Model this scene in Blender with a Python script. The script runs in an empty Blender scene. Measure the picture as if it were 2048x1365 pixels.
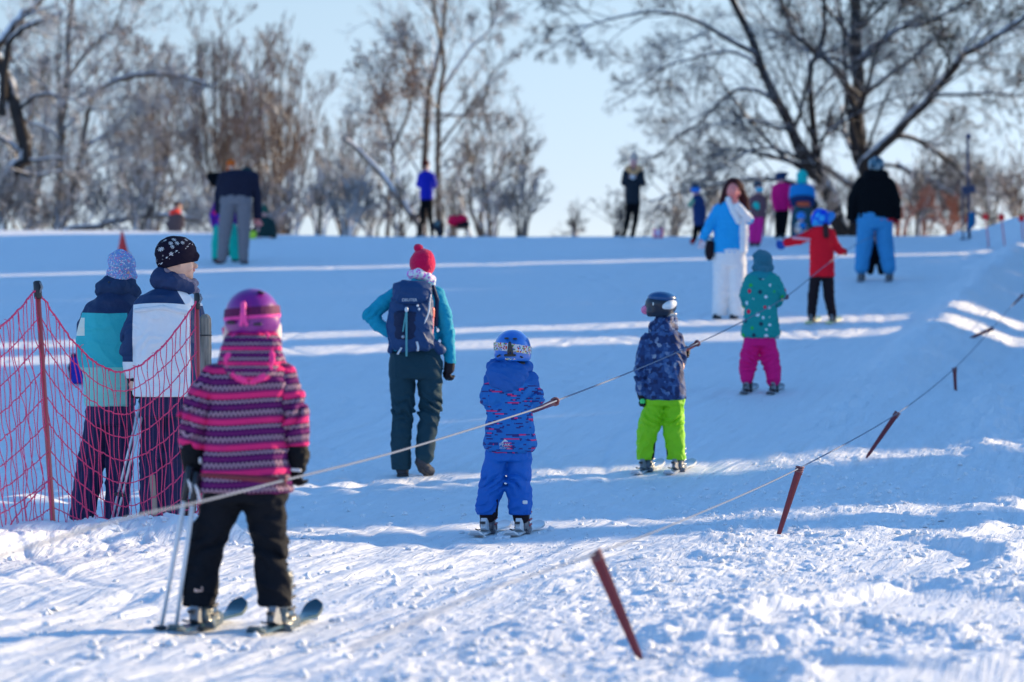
import bpy, math, random
import numpy as np
from mathutils import Vector
random.seed(7)
EXTRA=1
RNG = np.random.default_rng(7)
F = 7680.0                      # focal length in photo pixels (135 mm on a 36 mm sensor, 2048 px wide)
SC = bpy.context.scene
COL = SC.collection
R = math.radians

def lin(c):
    c = c / 255.0
    return c / 12.92 if c <= 0.04045 else ((c + 0.055) / 1.055) ** 2.4
SH = (0.186, 0.39, 0.73)       # what a white thing shows in the blue open shade (linear)
def alb(r, g, b, k=1.0):
    """base colour of a thing that looks r,g,b in the blue shade of the photograph"""
    return tuple(min(0.85, max(0.004, lin(v) / s * k)) for v, s in zip((r, g, b), SH))

def albn(r, g, b, k=1.0):
    """the same for things close to the sunlit snow, which is lit warmer and brighter from below"""
    return tuple(min(0.85, max(0.004, lin(v) / s * k)) for v, s in zip((r, g, b), (.36, .56, .88)))

# ------------------------------------------------------------------ materials
MATS = {}
class NT:
    def __init__(self, name):
        self.m = bpy.data.materials.new(name); self.m.use_nodes = True
        self.t = self.m.node_tree; self.n = self.t.nodes; self.l = self.t.links
        self.n.clear()
        self.out = self.n.new('ShaderNodeOutputMaterial')
        self.b = self.n.new('ShaderNodeBsdfPrincipled')
        self.l.new(self.b.outputs[0], self.out.inputs[0])
    def new(self, typ, **kw):
        nd = self.n.new(typ)
        for k, v in kw.items():
            if k.startswith('i_'):
                nd.inputs[int(k[2:]) if k[2:].isdigit() else k[2:].replace('_', ' ')].default_value = v
            else: setattr(nd, k, v)
        return nd
    def link(self, a, b): self.l.new(a, b)
    def math(self, op, a, b=None, c=None, clamp=False):
        nd = self.n.new('ShaderNodeMath'); nd.operation = op; nd.use_clamp = clamp
        for i, v in enumerate((a, b, c)):
            if v is None: continue
            if hasattr(v, 'node'): self.l.new(v, nd.inputs[i])
            else: nd.inputs[i].default_value = v
        return nd.outputs[0]
    def mix(self, f, a, b):
        nd = self.n.new('ShaderNodeMix'); nd.data_type = 'RGBA'
        for s, v in ((0, f), (6, a), (7, b)):
            if hasattr(v, 'node'): self.l.new(v, nd.inputs[s])
            else: nd.inputs[s].default_value = v if s == 0 else (*v[:3], 1)
        return nd.outputs[2]
    def pos(self, attr=None):
        if attr:
            a = self.n.new('ShaderNodeAttribute'); a.attribute_name = attr
            return a.outputs['Vector']
        return self.n.new('ShaderNodeTexCoord').outputs['Object']
    def sep(self, v):
        s = self.n.new('ShaderNodeSeparateXYZ'); self.l.new(v, s.inputs[0]); return s.outputs
    def comb(self, x, y, z):
        s = self.n.new('ShaderNodeCombineXYZ')
        for i, v in enumerate((x, y, z)):
            if hasattr(v, 'node'): self.l.new(v, s.inputs[i])
            else: s.inputs[i].default_value = v
        return s.outputs[0]
    def noise(self, vec, scale, detail=3, rough=.55):
        nd = self.n.new('ShaderNodeTexNoise'); self.l.new(vec, nd.inputs['Vector'])
        nd.inputs['Scale'].default_value = scale; nd.inputs['Detail'].default_value = detail
        nd.inputs['Roughness'].default_value = rough
        return nd.outputs
    def voro(self, vec, scale, feature='F1'):
        nd = self.n.new('ShaderNodeTexVoronoi'); nd.feature = feature
        self.l.new(vec, nd.inputs['Vector']); nd.inputs['Scale'].default_value = scale
        return nd.outputs
    def ramp(self, f, stops, interp='LINEAR'):
        nd = self.n.new('ShaderNodeValToRGB'); nd.color_ramp.interpolation = interp
        self.l.new(f, nd.inputs[0]); el = nd.color_ramp.elements
        while len(el) > 1: el.remove(el[-1])
        el[0].position = stops[0][0]; el[0].color = (*stops[0][1][:3], 1)
        for p, c in stops[1:]:
            e = el.new(p); e.color = (*c[:3], 1)
        return nd.outputs[0]
    def bump(self, h, strength=.3, dist=.01, prev=None):
        nd = self.n.new('ShaderNodeBump'); self.l.new(h, nd.inputs['Height'])
        nd.inputs['Strength'].default_value = strength; nd.inputs['Distance'].default_value = dist
        if prev is not None: self.l.new(prev, nd.inputs['Normal'])
        self.l.new(nd.outputs[0], self.b.inputs['Normal']); return nd.outputs[0]
    def base(self, c):
        if hasattr(c, 'node'): self.l.new(c, self.b.inputs['Base Color'])
        else: self.b.inputs['Base Color'].default_value = (*c[:3], 1)
    def rough(self, v): self.b.inputs['Roughness'].default_value = v
    def spec(self, v): self.b.inputs['Specular IOR Level'].default_value = v

def cloth(name, c, rough=.75, var=.18, nscale=30., bstr=.35, fine=400., spec=.25, sheen=.0):
    if name in MATS: return MATS[name]
    t = NT(name); p = t.pos()
    n = t.noise(p, nscale, 4)[0]
    t.base(t.mix(n, tuple(v * (1 - var) for v in c), tuple(min(.9, v * (1 + var)) for v in c)))
    t.rough(rough); t.spec(spec)
    if sheen: t.b.inputs['Sheen Weight'].default_value = sheen
    b1 = t.bump(t.noise(p, nscale * .6, 3)[0], bstr, .02)
    t.bump(t.noise(p, fine, 2)[0], .12, .002, b1)
    MATS[name] = t.m; return t.m

def hard(name, c, rough=.35, metal=0., coat=0., var=.08, bump=.03):
    if name in MATS: return MATS[name]
    t = NT(name); p = t.pos(); n = t.noise(p, 25., 4)[0]
    t.base(t.mix(n, tuple(v * (1 - var) for v in c), tuple(min(.95, v * (1 + var)) for v in c)))
    t.rough(rough); t.b.inputs['Metallic'].default_value = metal
    if coat: t.b.inputs['Coat Weight'].default_value = coat; t.b.inputs['Coat Roughness'].default_value = .08
    t.bump(t.noise(p, 90., 3)[0], bump, .01)
    MATS[name] = t.m; return t.m

# ------------------------------------------------------------------ meshes
def mesh(name, V, Q, mat, parent=None, smooth=True, loc=None, attrs=None, tris=None):
    """V (n,3); Q (m,4) quads; tris (k,3)"""
    me = bpy.data.meshes.new(name)
    V = np.asarray(V, dtype=np.float32); Q = np.asarray(Q, dtype=np.int32).reshape(-1, 4)
    T = np.asarray(tris if tris is not None else [], dtype=np.int32).reshape(-1, 3)
    me.vertices.add(len(V)); me.vertices.foreach_set('co', V.ravel())
    nl = Q.size + T.size
    me.loops.add(nl); me.loops.foreach_set('vertex_index', np.concatenate([Q.ravel(), T.ravel()]).astype(np.int32))
    me.polygons.add(len(Q) + len(T))
    st = np.concatenate([np.arange(len(Q)) * 4, Q.size + np.arange(len(T)) * 3]).astype(np.int32)
    me.polygons.foreach_set('loop_start', st)
    me.polygons.foreach_set('use_smooth', np.full(len(Q) + len(T), bool(smooth)))
    me.update(calc_edges=True); me.validate()
    for k, a in (attrs or {}).items():
        at = me.attributes.new(k, 'FLOAT_VECTOR', 'POINT')
        at.data.foreach_set('vector', np.asarray(a, dtype=np.float32).ravel())
    if mat is not None:
        for m in (mat if isinstance(mat, (list, tuple)) else [mat]): me.materials.append(m)
    o = bpy.data.objects.new(name, me); COL.objects.link(o)
    if parent is not None: o.parent = parent
    if loc is not None: o.location = loc
    return o

def thing(name, label, cat, loc=(0, 0, 0), group=None, rz=0):
    o = bpy.data.objects.new(name, None); COL.objects.link(o)
    o.location = loc; o.rotation_euler = (0, 0, rz); o.empty_display_size = .1
    return tag(o, label, cat, group)
def tag(o, label=None, cat=None, group=None, kind=None):
    if label: o['label'] = label
    if cat: o['category'] = cat
    if group: o['group'] = group
    if kind: o['kind'] = kind
    return o
def copy_tree(o, parent=None):
    c = o.copy(); COL.objects.link(c)
    if parent is not None: c.parent = parent
    for ch in [q for q in bpy.data.objects if q.parent == o]: copy_tree(ch, c)
    return c

def tubes(P, Rd, k=4, cap=True):
    """P (B,m,3) Rd (B,m) -> verts, quads; a tube with k sides for each polyline"""
    P = np.asarray(P, float); Rd = np.asarray(Rd, float)
    B, m, _ = P.shape
    T = np.empty_like(P); T[:, 1:-1] = P[:, 2:] - P[:, :-2]; T[:, 0] = P[:, 1] - P[:, 0]; T[:, -1] = P[:, -1] - P[:, -2]
    T /= np.linalg.norm(T, axis=2, keepdims=True) + 1e-9
    ref = np.zeros_like(T); mean = T.mean(axis=1, keepdims=True)
    up = np.where(np.abs(mean[..., 2:3]) > .8, np.array([1., 0, 0]), np.array([0, 0, 1.]))
    U = np.cross(T, np.broadcast_to(up, T.shape)); U /= np.linalg.norm(U, axis=2, keepdims=True) + 1e-9
    W_ = np.cross(T, U)
    a = np.arange(k) * 2 * np.pi / k
    V = P[:, :, None] + Rd[:, :, None, None] * (U[:, :, None] * np.cos(a)[None, None, :, None] + W_[:, :, None] * np.sin(a)[None, None, :, None])
    V = V.reshape(-1, 3)
    b = np.arange(B)[:, None, None] * m * k; i = np.arange(m - 1)[None, :, None] * k; j = np.arange(k)[None, None, :]
    j2 = (j + 1) % k
    Q = np.stack([b + i + j, b + i + j2, b + i + k + j2, b + i + k + j], -1).reshape(-1, 4)
    if cap and k == 4:
        c0 = b[:, 0] + np.array([3, 2, 1, 0]); c1 = b[:, 0] + (m - 1) * k + np.array([0, 1, 2, 3])
        Q = np.vstack([Q, c0, c1])
    return V, Q
def join(parts):
    Vs, Qs, n = [], [], 0
    for V, Q in parts:
        Vs.append(np.asarray(V, float).reshape(-1, 3)); Qs.append(np.asarray(Q).reshape(-1, 4) + n); n += len(Vs[-1])
    return np.vstack(Vs), np.vstack(Qs)
def tube1(pts, rad, k=8):
    pts = np.asarray(pts, float); r = np.full(len(pts), rad) if np.isscalar(rad) else np.asarray(rad, float)
    # closed ends: collapse extra rings
    d0 = pts[0] - (pts[1] - pts[0]) / (np.linalg.norm(pts[1] - pts[0]) + 1e-9) * 1e-4
    d1 = pts[-1] + (pts[-1] - pts[-2]) / (np.linalg.norm(pts[-1] - pts[-2]) + 1e-9) * 1e-4
    return tubes(np.vstack([d0, pts, d1])[None], np.concatenate([[1e-5], r, [1e-5]])[None], k, cap=False)
def smooth_path(pts, n):
    """Catmull-Rom resample; pts (m,d)"""
    pts = np.asarray(pts, float); m = len(pts)
    if m == 2: t = np.linspace(0, 1, n)[:, None]; return pts[0] * (1 - t) + pts[1] * t
    P = np.vstack([2 * pts[0] - pts[1], pts, 2 * pts[-1] - pts[-2]])
    u = np.linspace(0, m - 1 - 1e-9, n); i = u.astype(int); t = (u - i)[:, None]
    a, b, c, d = P[i], P[i + 1], P[i + 2], P[i + 3]
    return .5 * ((2 * b) + (-a + c) * t + (2 * a - 5 * b + 4 * c - d) * t ** 2 + (-a + 3 * b - 3 * c + d) * t ** 3)
def box(c, s, rz=0):
    V = np.array([[x, y, z] for x in (-.5, .5) for y in (-.5, .5) for z in (-.5, .5)]) * np.asarray(s, float)
    if rz: cs, sn = math.cos(rz), math.sin(rz); V = V @ np.array([[cs, sn, 0], [-sn, cs, 0], [0, 0, 1]])
    Q = [[0, 1, 3, 2], [4, 6, 7, 5], [0, 4, 5, 1], [2, 3, 7, 6], [0, 2, 6, 4], [1, 5, 7, 3]]
    return V + np.asarray(c, float), np.array(Q)

# ------------------------------------------------------------------ noise (numpy)
def _hash(ix, iy, seed):
    n = (ix.astype(np.int64) * 374761393 + iy.astype(np.int64) * 668265263 + seed * 982451653) & 0x7fffffff
    n = (n ^ (n >> 13)) * 1274126177 & 0x7fffffff
    return ((n ^ (n >> 16)) & 0xffff) / 65535.0
def vnoise(x, y, seed=0):
    ix, iy = np.floor(x), np.floor(y); fx, fy = x - ix, y - iy
    fx = fx * fx * fx * (fx * (fx * 6 - 15) + 10); fy = fy * fy * fy * (fy * (fy * 6 - 15) + 10)
    ix = ix.astype(np.int64); iy = iy.astype(np.int64)
    a, b = _hash(ix, iy, seed), _hash(ix + 1, iy, seed); c, d = _hash(ix, iy + 1, seed), _hash(ix + 1, iy + 1, seed)
    return (a * (1 - fx) + b * fx) * (1 - fy) + (c * (1 - fx) + d * fx) * fy
def fbm(x, y, o=4, seed=0, g=.5):
    s = 0; a = 1; t = 0
    for i in range(o):
        s = s + a * vnoise(x * 2 ** i + 13.7 * i, y * 2 ** i - 7.3 * i, seed + i); t += a; a *= g
    return s / t
def lumps(x, y, seed=0):
    """rounded clods: cellular noise, 1 at a clod's centre"""
    ix, iy = np.floor(x), np.floor(y); best = np.full(np.shape(x), 9.)
    for dx in (-1, 0, 1):
        for dy in (-1, 0, 1):
            cx, cy = (ix + dx).astype(np.int64), (iy + dy).astype(np.int64)
            px = cx + .15 + .7 * _hash(cx, cy, seed); py = cy + .15 + .7 * _hash(cx, cy, seed + 5)
            rr = .45 + .75 * _hash(cx, cy, seed + 9)
            best = np.minimum(best, ((x - px) ** 2 + (y - py) ** 2) / rr ** 2)
    return np.sqrt(np.clip(1 - best, 0, 1))
def sst(a, b, x):
    t = np.clip((x - a) / (b - a), 0, 1); return t * t * (3 - 2 * t)
# ------------------------------------------------------------------ terrain
_ys = np.concatenate([np.linspace(-40, 200, 4801), np.linspace(200.05, 6000, 800)])
def _slope(y):
    s = .00684 + (.06556 - .00684) * sst(23.5, 30.0, y)
    s = s - (.06556 - .022) * sst(69.5, 80, y)
    s = s - .047 * sst(84, 94, y) - .12 * sst(95, 125, y)
    s = s + .145 * sst(150, 230, y)
    return s
_sl = _slope(_ys); _zz = np.concatenate([[0], np.cumsum((_sl[1:] + _sl[:-1]) / 2 * np.diff(_ys))])
_zz = _zz - np.interp(0, _ys, _zz) - 1.27
def base_z(y): return np.interp(y, _ys, _zz)
def ret_x(y): return .30 + .175 * (y - 14)         # line of the returning rope
def up_x(y): return .233 + .192 * (y - 20.8)       # line of the towing rope
RIDGE = np.array([(-4.6, 16.2), (-3.5, 18.6), (-2.85, 19.7), (-2.35, 20.6), (-1.95, 20.95), (-1.62, 21.2)])
def ridge_mask(x, y):
    best = np.full(np.shape(x), 99.); tt = np.zeros(np.shape(x))
    for i in range(len(RIDGE) - 1):
        a, b = RIDGE[i], RIDGE[i + 1]; ab = b - a
        t = np.clip(((x - a[0]) * ab[0] + (y - a[1]) * ab[1]) / (ab @ ab), 0, 1)
        d = np.hypot(x - a[0] - t * ab[0], y - a[1] - t * ab[1])
        m = d < best; best = np.where(m, d, best); tt = np.where(m, (i + t) / (len(RIDGE) - 1), tt)
    return best, tt
def H(x, y, detail=True):
    x = np.asarray(x, float); y = np.asarray(y, float)
    z = base_z(y).copy() if np.ndim(y) else np.array(base_z(y))
    far = sst(60, 75, y)
    z = z + .05 * far * (fbm(x * .12, y * .12, 2, 3) - .5) + .14 * sst(-2, -9, x) * sst(70, 82, y)
    # mound at the right on the brow
    z = z + .42 * np.exp(-((x - 9.7) / .75) ** 2 - ((y - 72.5) / 3.) ** 2)
    # trench cut by the returning rope on the right, with a berm to its left
    dr = x - ret_x(y)
    up = sst(33, 42, y) * (1 - sst(66, 74, y))
    z = z - .22 * up * np.exp(-((dr - .35) / .55) ** 2) + .09 * up * np.exp(-((dr + .75) / .3) ** 2)
    z = z + .10 * sst(.9, 3.2, dr) * sst(24, 40, y) * (1 - sst(66, 74, y))
    if not detail: return z
    # broad softness of the groomed snow
    z = z + .020 * (fbm(x * .8, y * .35, 3, 11) - .5)
    # rough churned snow along the rope line
    w = .85 + .5 * (fbm(x * .9, y * .5, 2, 5) - .5)
    band = np.exp(-(np.clip(np.abs(dr + .10) - w * .45, 0, 9) / .33) ** 2) * (1 - .6 * sst(40, 52, y))
    nearb = sst(19.6, 17.0, y) * sst(-1.0, .35, x + .5 * (fbm(x * 1.1, y * .6, 2, 91) - .5)) * (.35 + .85 * sst(.35, .65, fbm(x * .9, y * .7, 2, 92)))       # wide churned apron near the camera
    rough = np.clip(np.maximum(band, nearb), 0, 1)
    # smooth, wind-packed plates on the right near the camera
    e1 = fbm(x * 1.3, y * .8, 4, 21) - .5
    plateA = sst(.72, 1.15, x + 1.1 * e1) * sst(13.95, 13.45, y + 1.5 * e1)
    plateB = sst(.85, 1.30, x - .25 * (y - 15.7) + 1.0 * e1) * sst(14.7, 15.4, y + 1.4 * e1) * sst(17.5, 16.6, y + 1.5 * e1)
    plateC = sst(2.2, 2.8, x - .12 * (y - 20) + 1.0 * e1) * sst(17.4, 18.8, y + 1.2 * e1)
    plate = np.clip(plateA + plateB + plateC, 0, 1)
    rough = rough * (1 - plate)
    z = z + .040 * plateB + .03 * plateA + .01 * plateC
    z = z + plate * .02 * (fbm(x * .7, y * 1.6, 2, 31) - .5)
    # lumpy rims of the plates
    rim = np.clip(4 * plate * (1 - plate), 0, 1) * sst(11, 13, y) * (.3 + .9 * vnoise(x * 1.6, y * 1.1, 90))
    big = lumps(x * 4.2, y * 3.2, 2); mid = lumps(x * 9.5, y * 8.5, 4); sm = lumps(x * 21, y * 19, 6)
    fb = fbm(x * 3.2, y * 2.6, 4, 8) - .5
    z = z + .72 * rough * (.036 * big * vnoise(x * 1.7, y * 1.2, 77) + .020 * mid * (.4 + vnoise(x * 3, y * 2.4, 78)) + .011 * sm + .004 * lumps(x * 44, y * 38, 9) + .080 * fb + .016 * (fbm(x * 24, y * 16, 3, 79) - .5))
    z = z + rim * (.035 * big * vnoise(x * 2.2, y * 1.7, 80) * 1.5 + .022 * mid + .010 * sm + .006 * lumps(x * 44, y * 38, 9))
    z = z + .10 * sst(21, 16, y) * (fbm(x * .75, y * .9, 3, 95) - .5)
    # skied lane: long shallow grooves that run with the rope, and a crusty grain
    lane = sst(-3.2, -2.4, x) * (1 - rough) * (1 - plate) * sst(27, 18, y)
    q = x - up_x(y) - .10 * np.sin(y * .55)
    gro = fbm(q * 9, y * .55, 3, 41) - .5
    gr2 = np.abs(fbm(q * 4.2 + .9 * np.sin(y * .8), y * .42, 3, 43) - .5)
    z = z + lane * (.026 * gro + .045 * gr2 + .010 * (fbm(x * 14, y * 7, 3, 45) - .5))
    lane2 = sst(22, 27, y) * sst(-.5, .5, q + 1.6) * (1 - sst(.2, .8, dr)) * (1 - sst(66, 72, y))
    z = z + lane2 * .018 * (fbm(q * 6, y * .4, 3, 47) - .5)
    for k in range(60):
        r_ = np.random.default_rng(900 + k); y0 = 17 + 44 * r_.random() ** 1.3; x0 = up_x(y0) - 1.0 - 7 * r_.random(); cv = r_.normal() * .05; sl = .19 + r_.normal() * .35; ln = 2.5 + 5 * r_.random(); wdt = .045 + .03 * r_.random()
        v_ = y - y0; on = np.exp(-(v_ / ln) ** 4)
        for o_ in (0, .28 + .1 * r_.random()):
            z = z - .015 * on * np.exp(-((x - x0 - o_ - sl * v_ - cv * v_ * v_) / wdt) ** 2)
    bank = (sst(.05, .5, dr) * (1 - sst(1.3, 2.3, dr)) + .8 * np.exp(-((dr + .75) / .35) ** 2)) * sst(25, 33, y) * (1 - sst(64, 72, y))
    z = z + 1.7 * bank * (.05 * (fbm(x * 2.6, y * 1.3, 4, 71) - .5) + .045 * lumps(x * 3.2, y * 2.1, 72) * vnoise(x * 1.4, y * .8, 73) + .020 * lumps(x * 7, y * 4.5, 74))
    rp_ = np.random.default_rng(55)
    for (xa, ya, xb, yb) in ((-1.9, 20.5, -.85, 27.8), (-3.6, 26, -3.9, 44), (-2.4, 30, 1.2, 46), (-5.2, 40, -6.2, 60), (.6, 36, 2.4, 55), (-1.2, 44, -3.5, 66)):
        n_ = int(math.hypot(xb - xa, yb - ya) / .62)
        for q_ in range(n_):
            t_ = q_ / n_; cx = xa + (xb - xa) * t_ + (.11 if q_ % 2 else -.11) + rp_.normal() * .03; cy = ya + (yb - ya) * t_ + rp_.normal() * .05
            z = z - .022 * np.exp(-(((x - cx) / .06) ** 2 + ((y - cy) / .15) ** 2) ** 1.5) + .007 * np.exp(-(((x - cx) / .10) ** 2 + ((y - cy - .17) / .06) ** 2))
    # ploughed-up snow bank under the net
    d, t = ridge_mask(x, y)
    dd = d + .16 * (fbm(x * 2.8, y * 2.2, 3, 51) - .5)
    rd = sst(.55, .18, dd)
    skirt = sst(1.35, .35, d + .3 * (fbm(x * 2, y * 2, 2, 53) - .5)) * sst(21.4, 20.6, y)
    z = z + rd * (.105 + .030 * big + .024 * mid + .010 * sm + .05 * fb) * sst(1.03, .93, t) + skirt * (1 - rd) * (.03 * mid * vnoise(x * 2, y * 2, 60) + .02 * sm + .02)
    # wind grain everywhere
    z = z + .003 * (fbm(x * 5, y * 3, 2, 61) - .5)
    return z
_H0 = H
FEET = []
def H(x, y, detail=True):
    if not detail: return _H0(x, y, False)
    z = _H0(x, y); zb = _H0(x, y, False)
    x = np.asarray(x, float); y = np.asarray(y, float)
    w_ = np.zeros(np.shape(z))
    for fx, fy in FEET: w_ = np.maximum(w_, np.exp(-(((x - fx) / .30) ** 2 + ((y - fy) / .45) ** 2) ** 2))
    return z * (1 - w_ * .85) + (zb + .004) * w_ * .85
def gz(x, y): return float(H(np.array([float(x)]), np.array([float(y)]))[0])
def bz(x, y): return float(H(np.array([float(x)]), np.array([float(y)]), False)[0])
def ground_D(px, py):
    """distance at which the plain slope is seen at photo pixel px,py"""
    D = np.linspace(10, 84, 7401); x = (px - 1024) / F * D
    v = 682.5 - H(x, D, False) / D * F
    i = np.argmin(np.abs(v - py)); return float(D[i])
def W(px, py, D): return np.array([(px - 1024) / F * D, D, (682.5 - py) / F * D])

for px_, py_ in ((400, 1266), (556, 1266), (975, 1070), (1042, 1070), (1292, 945), (1355, 945), (806, 953), (845, 948), (1497, 786), (1549, 786), (1625, 646), (1665, 646)):
    D_ = ground_D(px_, py_); FEET.append(((px_ - 1024) / F * D_, D_ + .05))
def build_ground():
    uc = np.linspace(-.150, .150, 620)
    side = np.array([.16, .175, .195, .22, .26, .32, .42, .6, .9, 1.4, 2.4, 5, 12])
    u = np.concatenate([-side[::-1], uc, side])
    ys = [-40, -25, -15, -8, -3, 1, 4, 6.5, 8.5, 9.6, 10.4]
    y = 11.0
    while y < 20: ys.append(y); y += .0014 * y
    while y < 30: ys.append(y); y += .0022 * y
    while y < 96: ys.append(y); y += .0032 * y
    while y < 5000: ys.append(y); y *= 1.06
    ys = np.array(ys)
    yy, uu = np.meshgrid(ys, u, indexing='ij')
    xx = uu * np.maximum(yy, 12.)
    zz = H(xx, yy)
    n, m = yy.shape
    V = np.stack([xx, yy, zz], -1).reshape(-1, 3)
    i = np.arange(n - 1)[:, None] * m; j = np.arange(m - 1)[None, :]
    Q = np.stack([i + j, i + j + 1, i + m + j + 1, i + m + j], -1).reshape(-1, 4)
    t = NT('snow'); p = t.new('ShaderNodeNewGeometry').outputs['Position']
    n1 = t.noise(p, 1.3, 4)[0]; n2 = t.noise(p, 55., 5, .7)[0]; n3 = t.noise(p, 240., 2)[0]
    t.base(t.mix(n1, (.84, .865, .90), (.875, .89, .915)))
    t.rough(.62); t.spec(.35)
    t.b.inputs['Subsurface Weight'].default_value = 0.35; t.b.inputs['Subsurface Radius'].default_value = (1, .95, .9); t.b.inputs['Subsurface Scale'].default_value = .02
    px_, py_, pz_ = t.sep(p)[:3]
    q_ = t.math('SUBTRACT', px_, t.math('MULTIPLY', py_, .19))
    w1 = t.noise(t.comb(t.math('MULTIPLY', q_, 11.), t.math('MULTIPLY', py_, .9), 0.), 1., 6, .62); t.n[-1].inputs['Distortion'].default_value = 1.6
    w2 = t.noise(t.comb(t.math('MULTIPLY', px_, 2.2), t.math('MULTIPLY', py_, 1.5), 0.), 1., 6, .6)
    b0 = t.bump(w1[0], .8, .040); b0 = t.bump(w2[0], .6, .06, b0)
    b1 = t.bump(n2, .32, .012, b0); t.bump(n3, .3, .004, b1)
    t.base(t.mix(t.math('MULTIPLY', w1[0], 1.0), t.mix(n1, (.76, .80, .86), (.82, .85, .89)), (.92, .93, .945)))
    # ice crystals that catch the sun
    vd = t.voro(p, 260.)
    spark = t.math('GREATER_THAN', t.sep(vd['Color'])[0], .985)
    t.link(t.math('MULTIPLY_ADD', spark, -.5, .62), t.b.inputs['Roughness'])
    g = mesh('snow_slope', V, Q, t.m)
    tag(g, kind='structure')
    return g
build_ground()
AIR = .6; DUST = .5; OZ = 2.0
# ------------------------------------------------------------------ sun, sky, camera
PHI = R(27.0); ELEV = R(15)
SUN = Vector((math.cos(PHI) * math.cos(ELEV), math.sin(PHI) * math.cos(ELEV), math.sin(ELEV)))
sl = bpy.data.lights.new('sun', 'SUN'); sl.energy = 4.0; sl.angle = R(.5); sl.color = (1.0, .76, .46)
so = bpy.data.objects.new('sun', sl); COL.objects.link(so)
so.rotation_euler = SUN.to_track_quat('Z', 'Y').to_euler()
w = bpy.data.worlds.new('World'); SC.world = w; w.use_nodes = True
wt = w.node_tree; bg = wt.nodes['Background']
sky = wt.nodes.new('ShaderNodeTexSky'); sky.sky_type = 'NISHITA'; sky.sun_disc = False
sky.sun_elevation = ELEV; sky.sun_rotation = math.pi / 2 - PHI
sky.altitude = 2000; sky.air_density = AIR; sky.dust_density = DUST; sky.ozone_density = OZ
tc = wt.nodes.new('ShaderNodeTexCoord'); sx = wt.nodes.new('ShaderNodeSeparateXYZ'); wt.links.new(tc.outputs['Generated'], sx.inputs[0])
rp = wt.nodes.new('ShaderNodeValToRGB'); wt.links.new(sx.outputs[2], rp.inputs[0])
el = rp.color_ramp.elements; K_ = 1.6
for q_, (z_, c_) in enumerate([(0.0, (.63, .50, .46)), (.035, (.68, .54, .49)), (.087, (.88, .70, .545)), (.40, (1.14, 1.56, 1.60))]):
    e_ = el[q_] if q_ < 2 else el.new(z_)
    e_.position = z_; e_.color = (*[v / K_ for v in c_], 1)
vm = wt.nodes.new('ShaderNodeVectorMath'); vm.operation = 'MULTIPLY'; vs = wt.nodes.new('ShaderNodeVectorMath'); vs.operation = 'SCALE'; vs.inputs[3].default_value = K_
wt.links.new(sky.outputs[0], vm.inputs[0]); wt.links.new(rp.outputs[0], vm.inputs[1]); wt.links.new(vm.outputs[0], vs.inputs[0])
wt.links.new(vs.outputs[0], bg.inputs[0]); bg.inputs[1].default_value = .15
cam = bpy.data.cameras.new('camera'); co = bpy.data.objects.new('camera', cam); COL.objects.link(co)
co.rotation_euler = (R(90), 0, 0); cam.lens = 135; cam.sensor_width = 36; cam.sensor_fit = 'HORIZONTAL'
cam.clip_start = .5; cam.clip_end = 9000
cam.dof.use_dof = True; cam.dof.focus_distance = 22.6; cam.dof.aperture_fstop = 3.2
SC.camera = co
SC.view_settings.view_transform = 'Standard'; SC.view_settings.look = 'None'
SC.view_settings.gamma = 1; SC.view_settings.use_curve_mapping = False
SC.view_settings.exposure = 1.0
SC.cycles.use_denoising = True
SC.cycles.max_bounces = 6; SC.cycles.transparent_max_bounces = 8
# ------------------------------------------------------------------ bare trees
def bark(name, c1, c2, snow=.8, seed=0, th=.25):
    t = NT(name); p = t.pos(); n = t.noise(p, 6., 5, .7)[0]
    nz = t.sep(t.new('ShaderNodeNewGeometry').outputs['Normal'])[2]
    m = t.noise(p, 2.2, 3)[0]
    s = t.math('SUBTRACT', t.math('ADD', nz, t.math('MULTIPLY', m, 1.1)), th + .55)
    s = t.math('MULTIPLY', s, 4., clamp=True)
    t.base(t.mix(t.math('MULTIPLY', s, snow), t.mix(n, c1, c2), (.86, .87, .9)))
    t.rough(.9); t.spec(.15)
    t.bump(t.noise(p, 40., 4)[0], .6, .02)
    MATS[name] = t.m; return t.m
def norm(v): return v / (np.linalg.norm(v, axis=-1, keepdims=True) + 1e-9)
def grow(P, Rd, L, per, rat, spread, upb, m, rng, r_k=.5, rmin=.004, tmin=.2, droop=0., wig=.12):
    """children of each polyline P (B,n,3); returns same for the children"""
    B, n, _ = P.shape
    nb = np.maximum(1, rng.poisson(per, B) if np.isscalar(per) else rng.poisson(per))
    idx = np.repeat(np.arange(B), nb); K = len(idx)
    t = tmin + (1 - tmin) * rng.random(K) ** .85
    f = t * (n - 1); i = np.minimum(f.astype(int), n - 2); fr = (f - i)[:, None]
    st = P[idx, i] * (1 - fr) + P[idx, i + 1] * fr
    pd = norm(P[idx, i + 1] - P[idx, i])
    rd = norm(rng.normal(size=(K, 3))); rd = norm(rd - (rd * pd).sum(1, keepdims=True) * pd)
    ang = spread * (.6 + .7 * rng.random(K))[:, None]
    d = norm(pd * np.cos(ang) + rd * np.sin(ang) + np.array([0, 0, 1.]) * upb)
    ln = L[idx] * rat * (1.15 - .65 * t) * (.6 + .7 * rng.random(K))
    r0 = np.maximum(rmin, (Rd[idx, i] * (1 - fr[:, 0]) + Rd[idx, i + 1] * fr[:, 0]) * r_k * (.7 + .4 * rng.random(K)))
    pts = [st]; dd = d
    for q in range(m - 1):
        dd = norm(dd + rng.normal(size=(K, 3)) * wig * (1 if q else .5) + np.array([0, 0, 1.]) * (upb * .25 - droop))
        pts.append(pts[-1] + dd * (ln / (m - 1))[:, None])
    C = np.stack(pts, 1)
    tap = np.linspace(1, .35, m)[None, :]
    return C, np.maximum(rmin * .7, r0[:, None] * tap), ln
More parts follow.
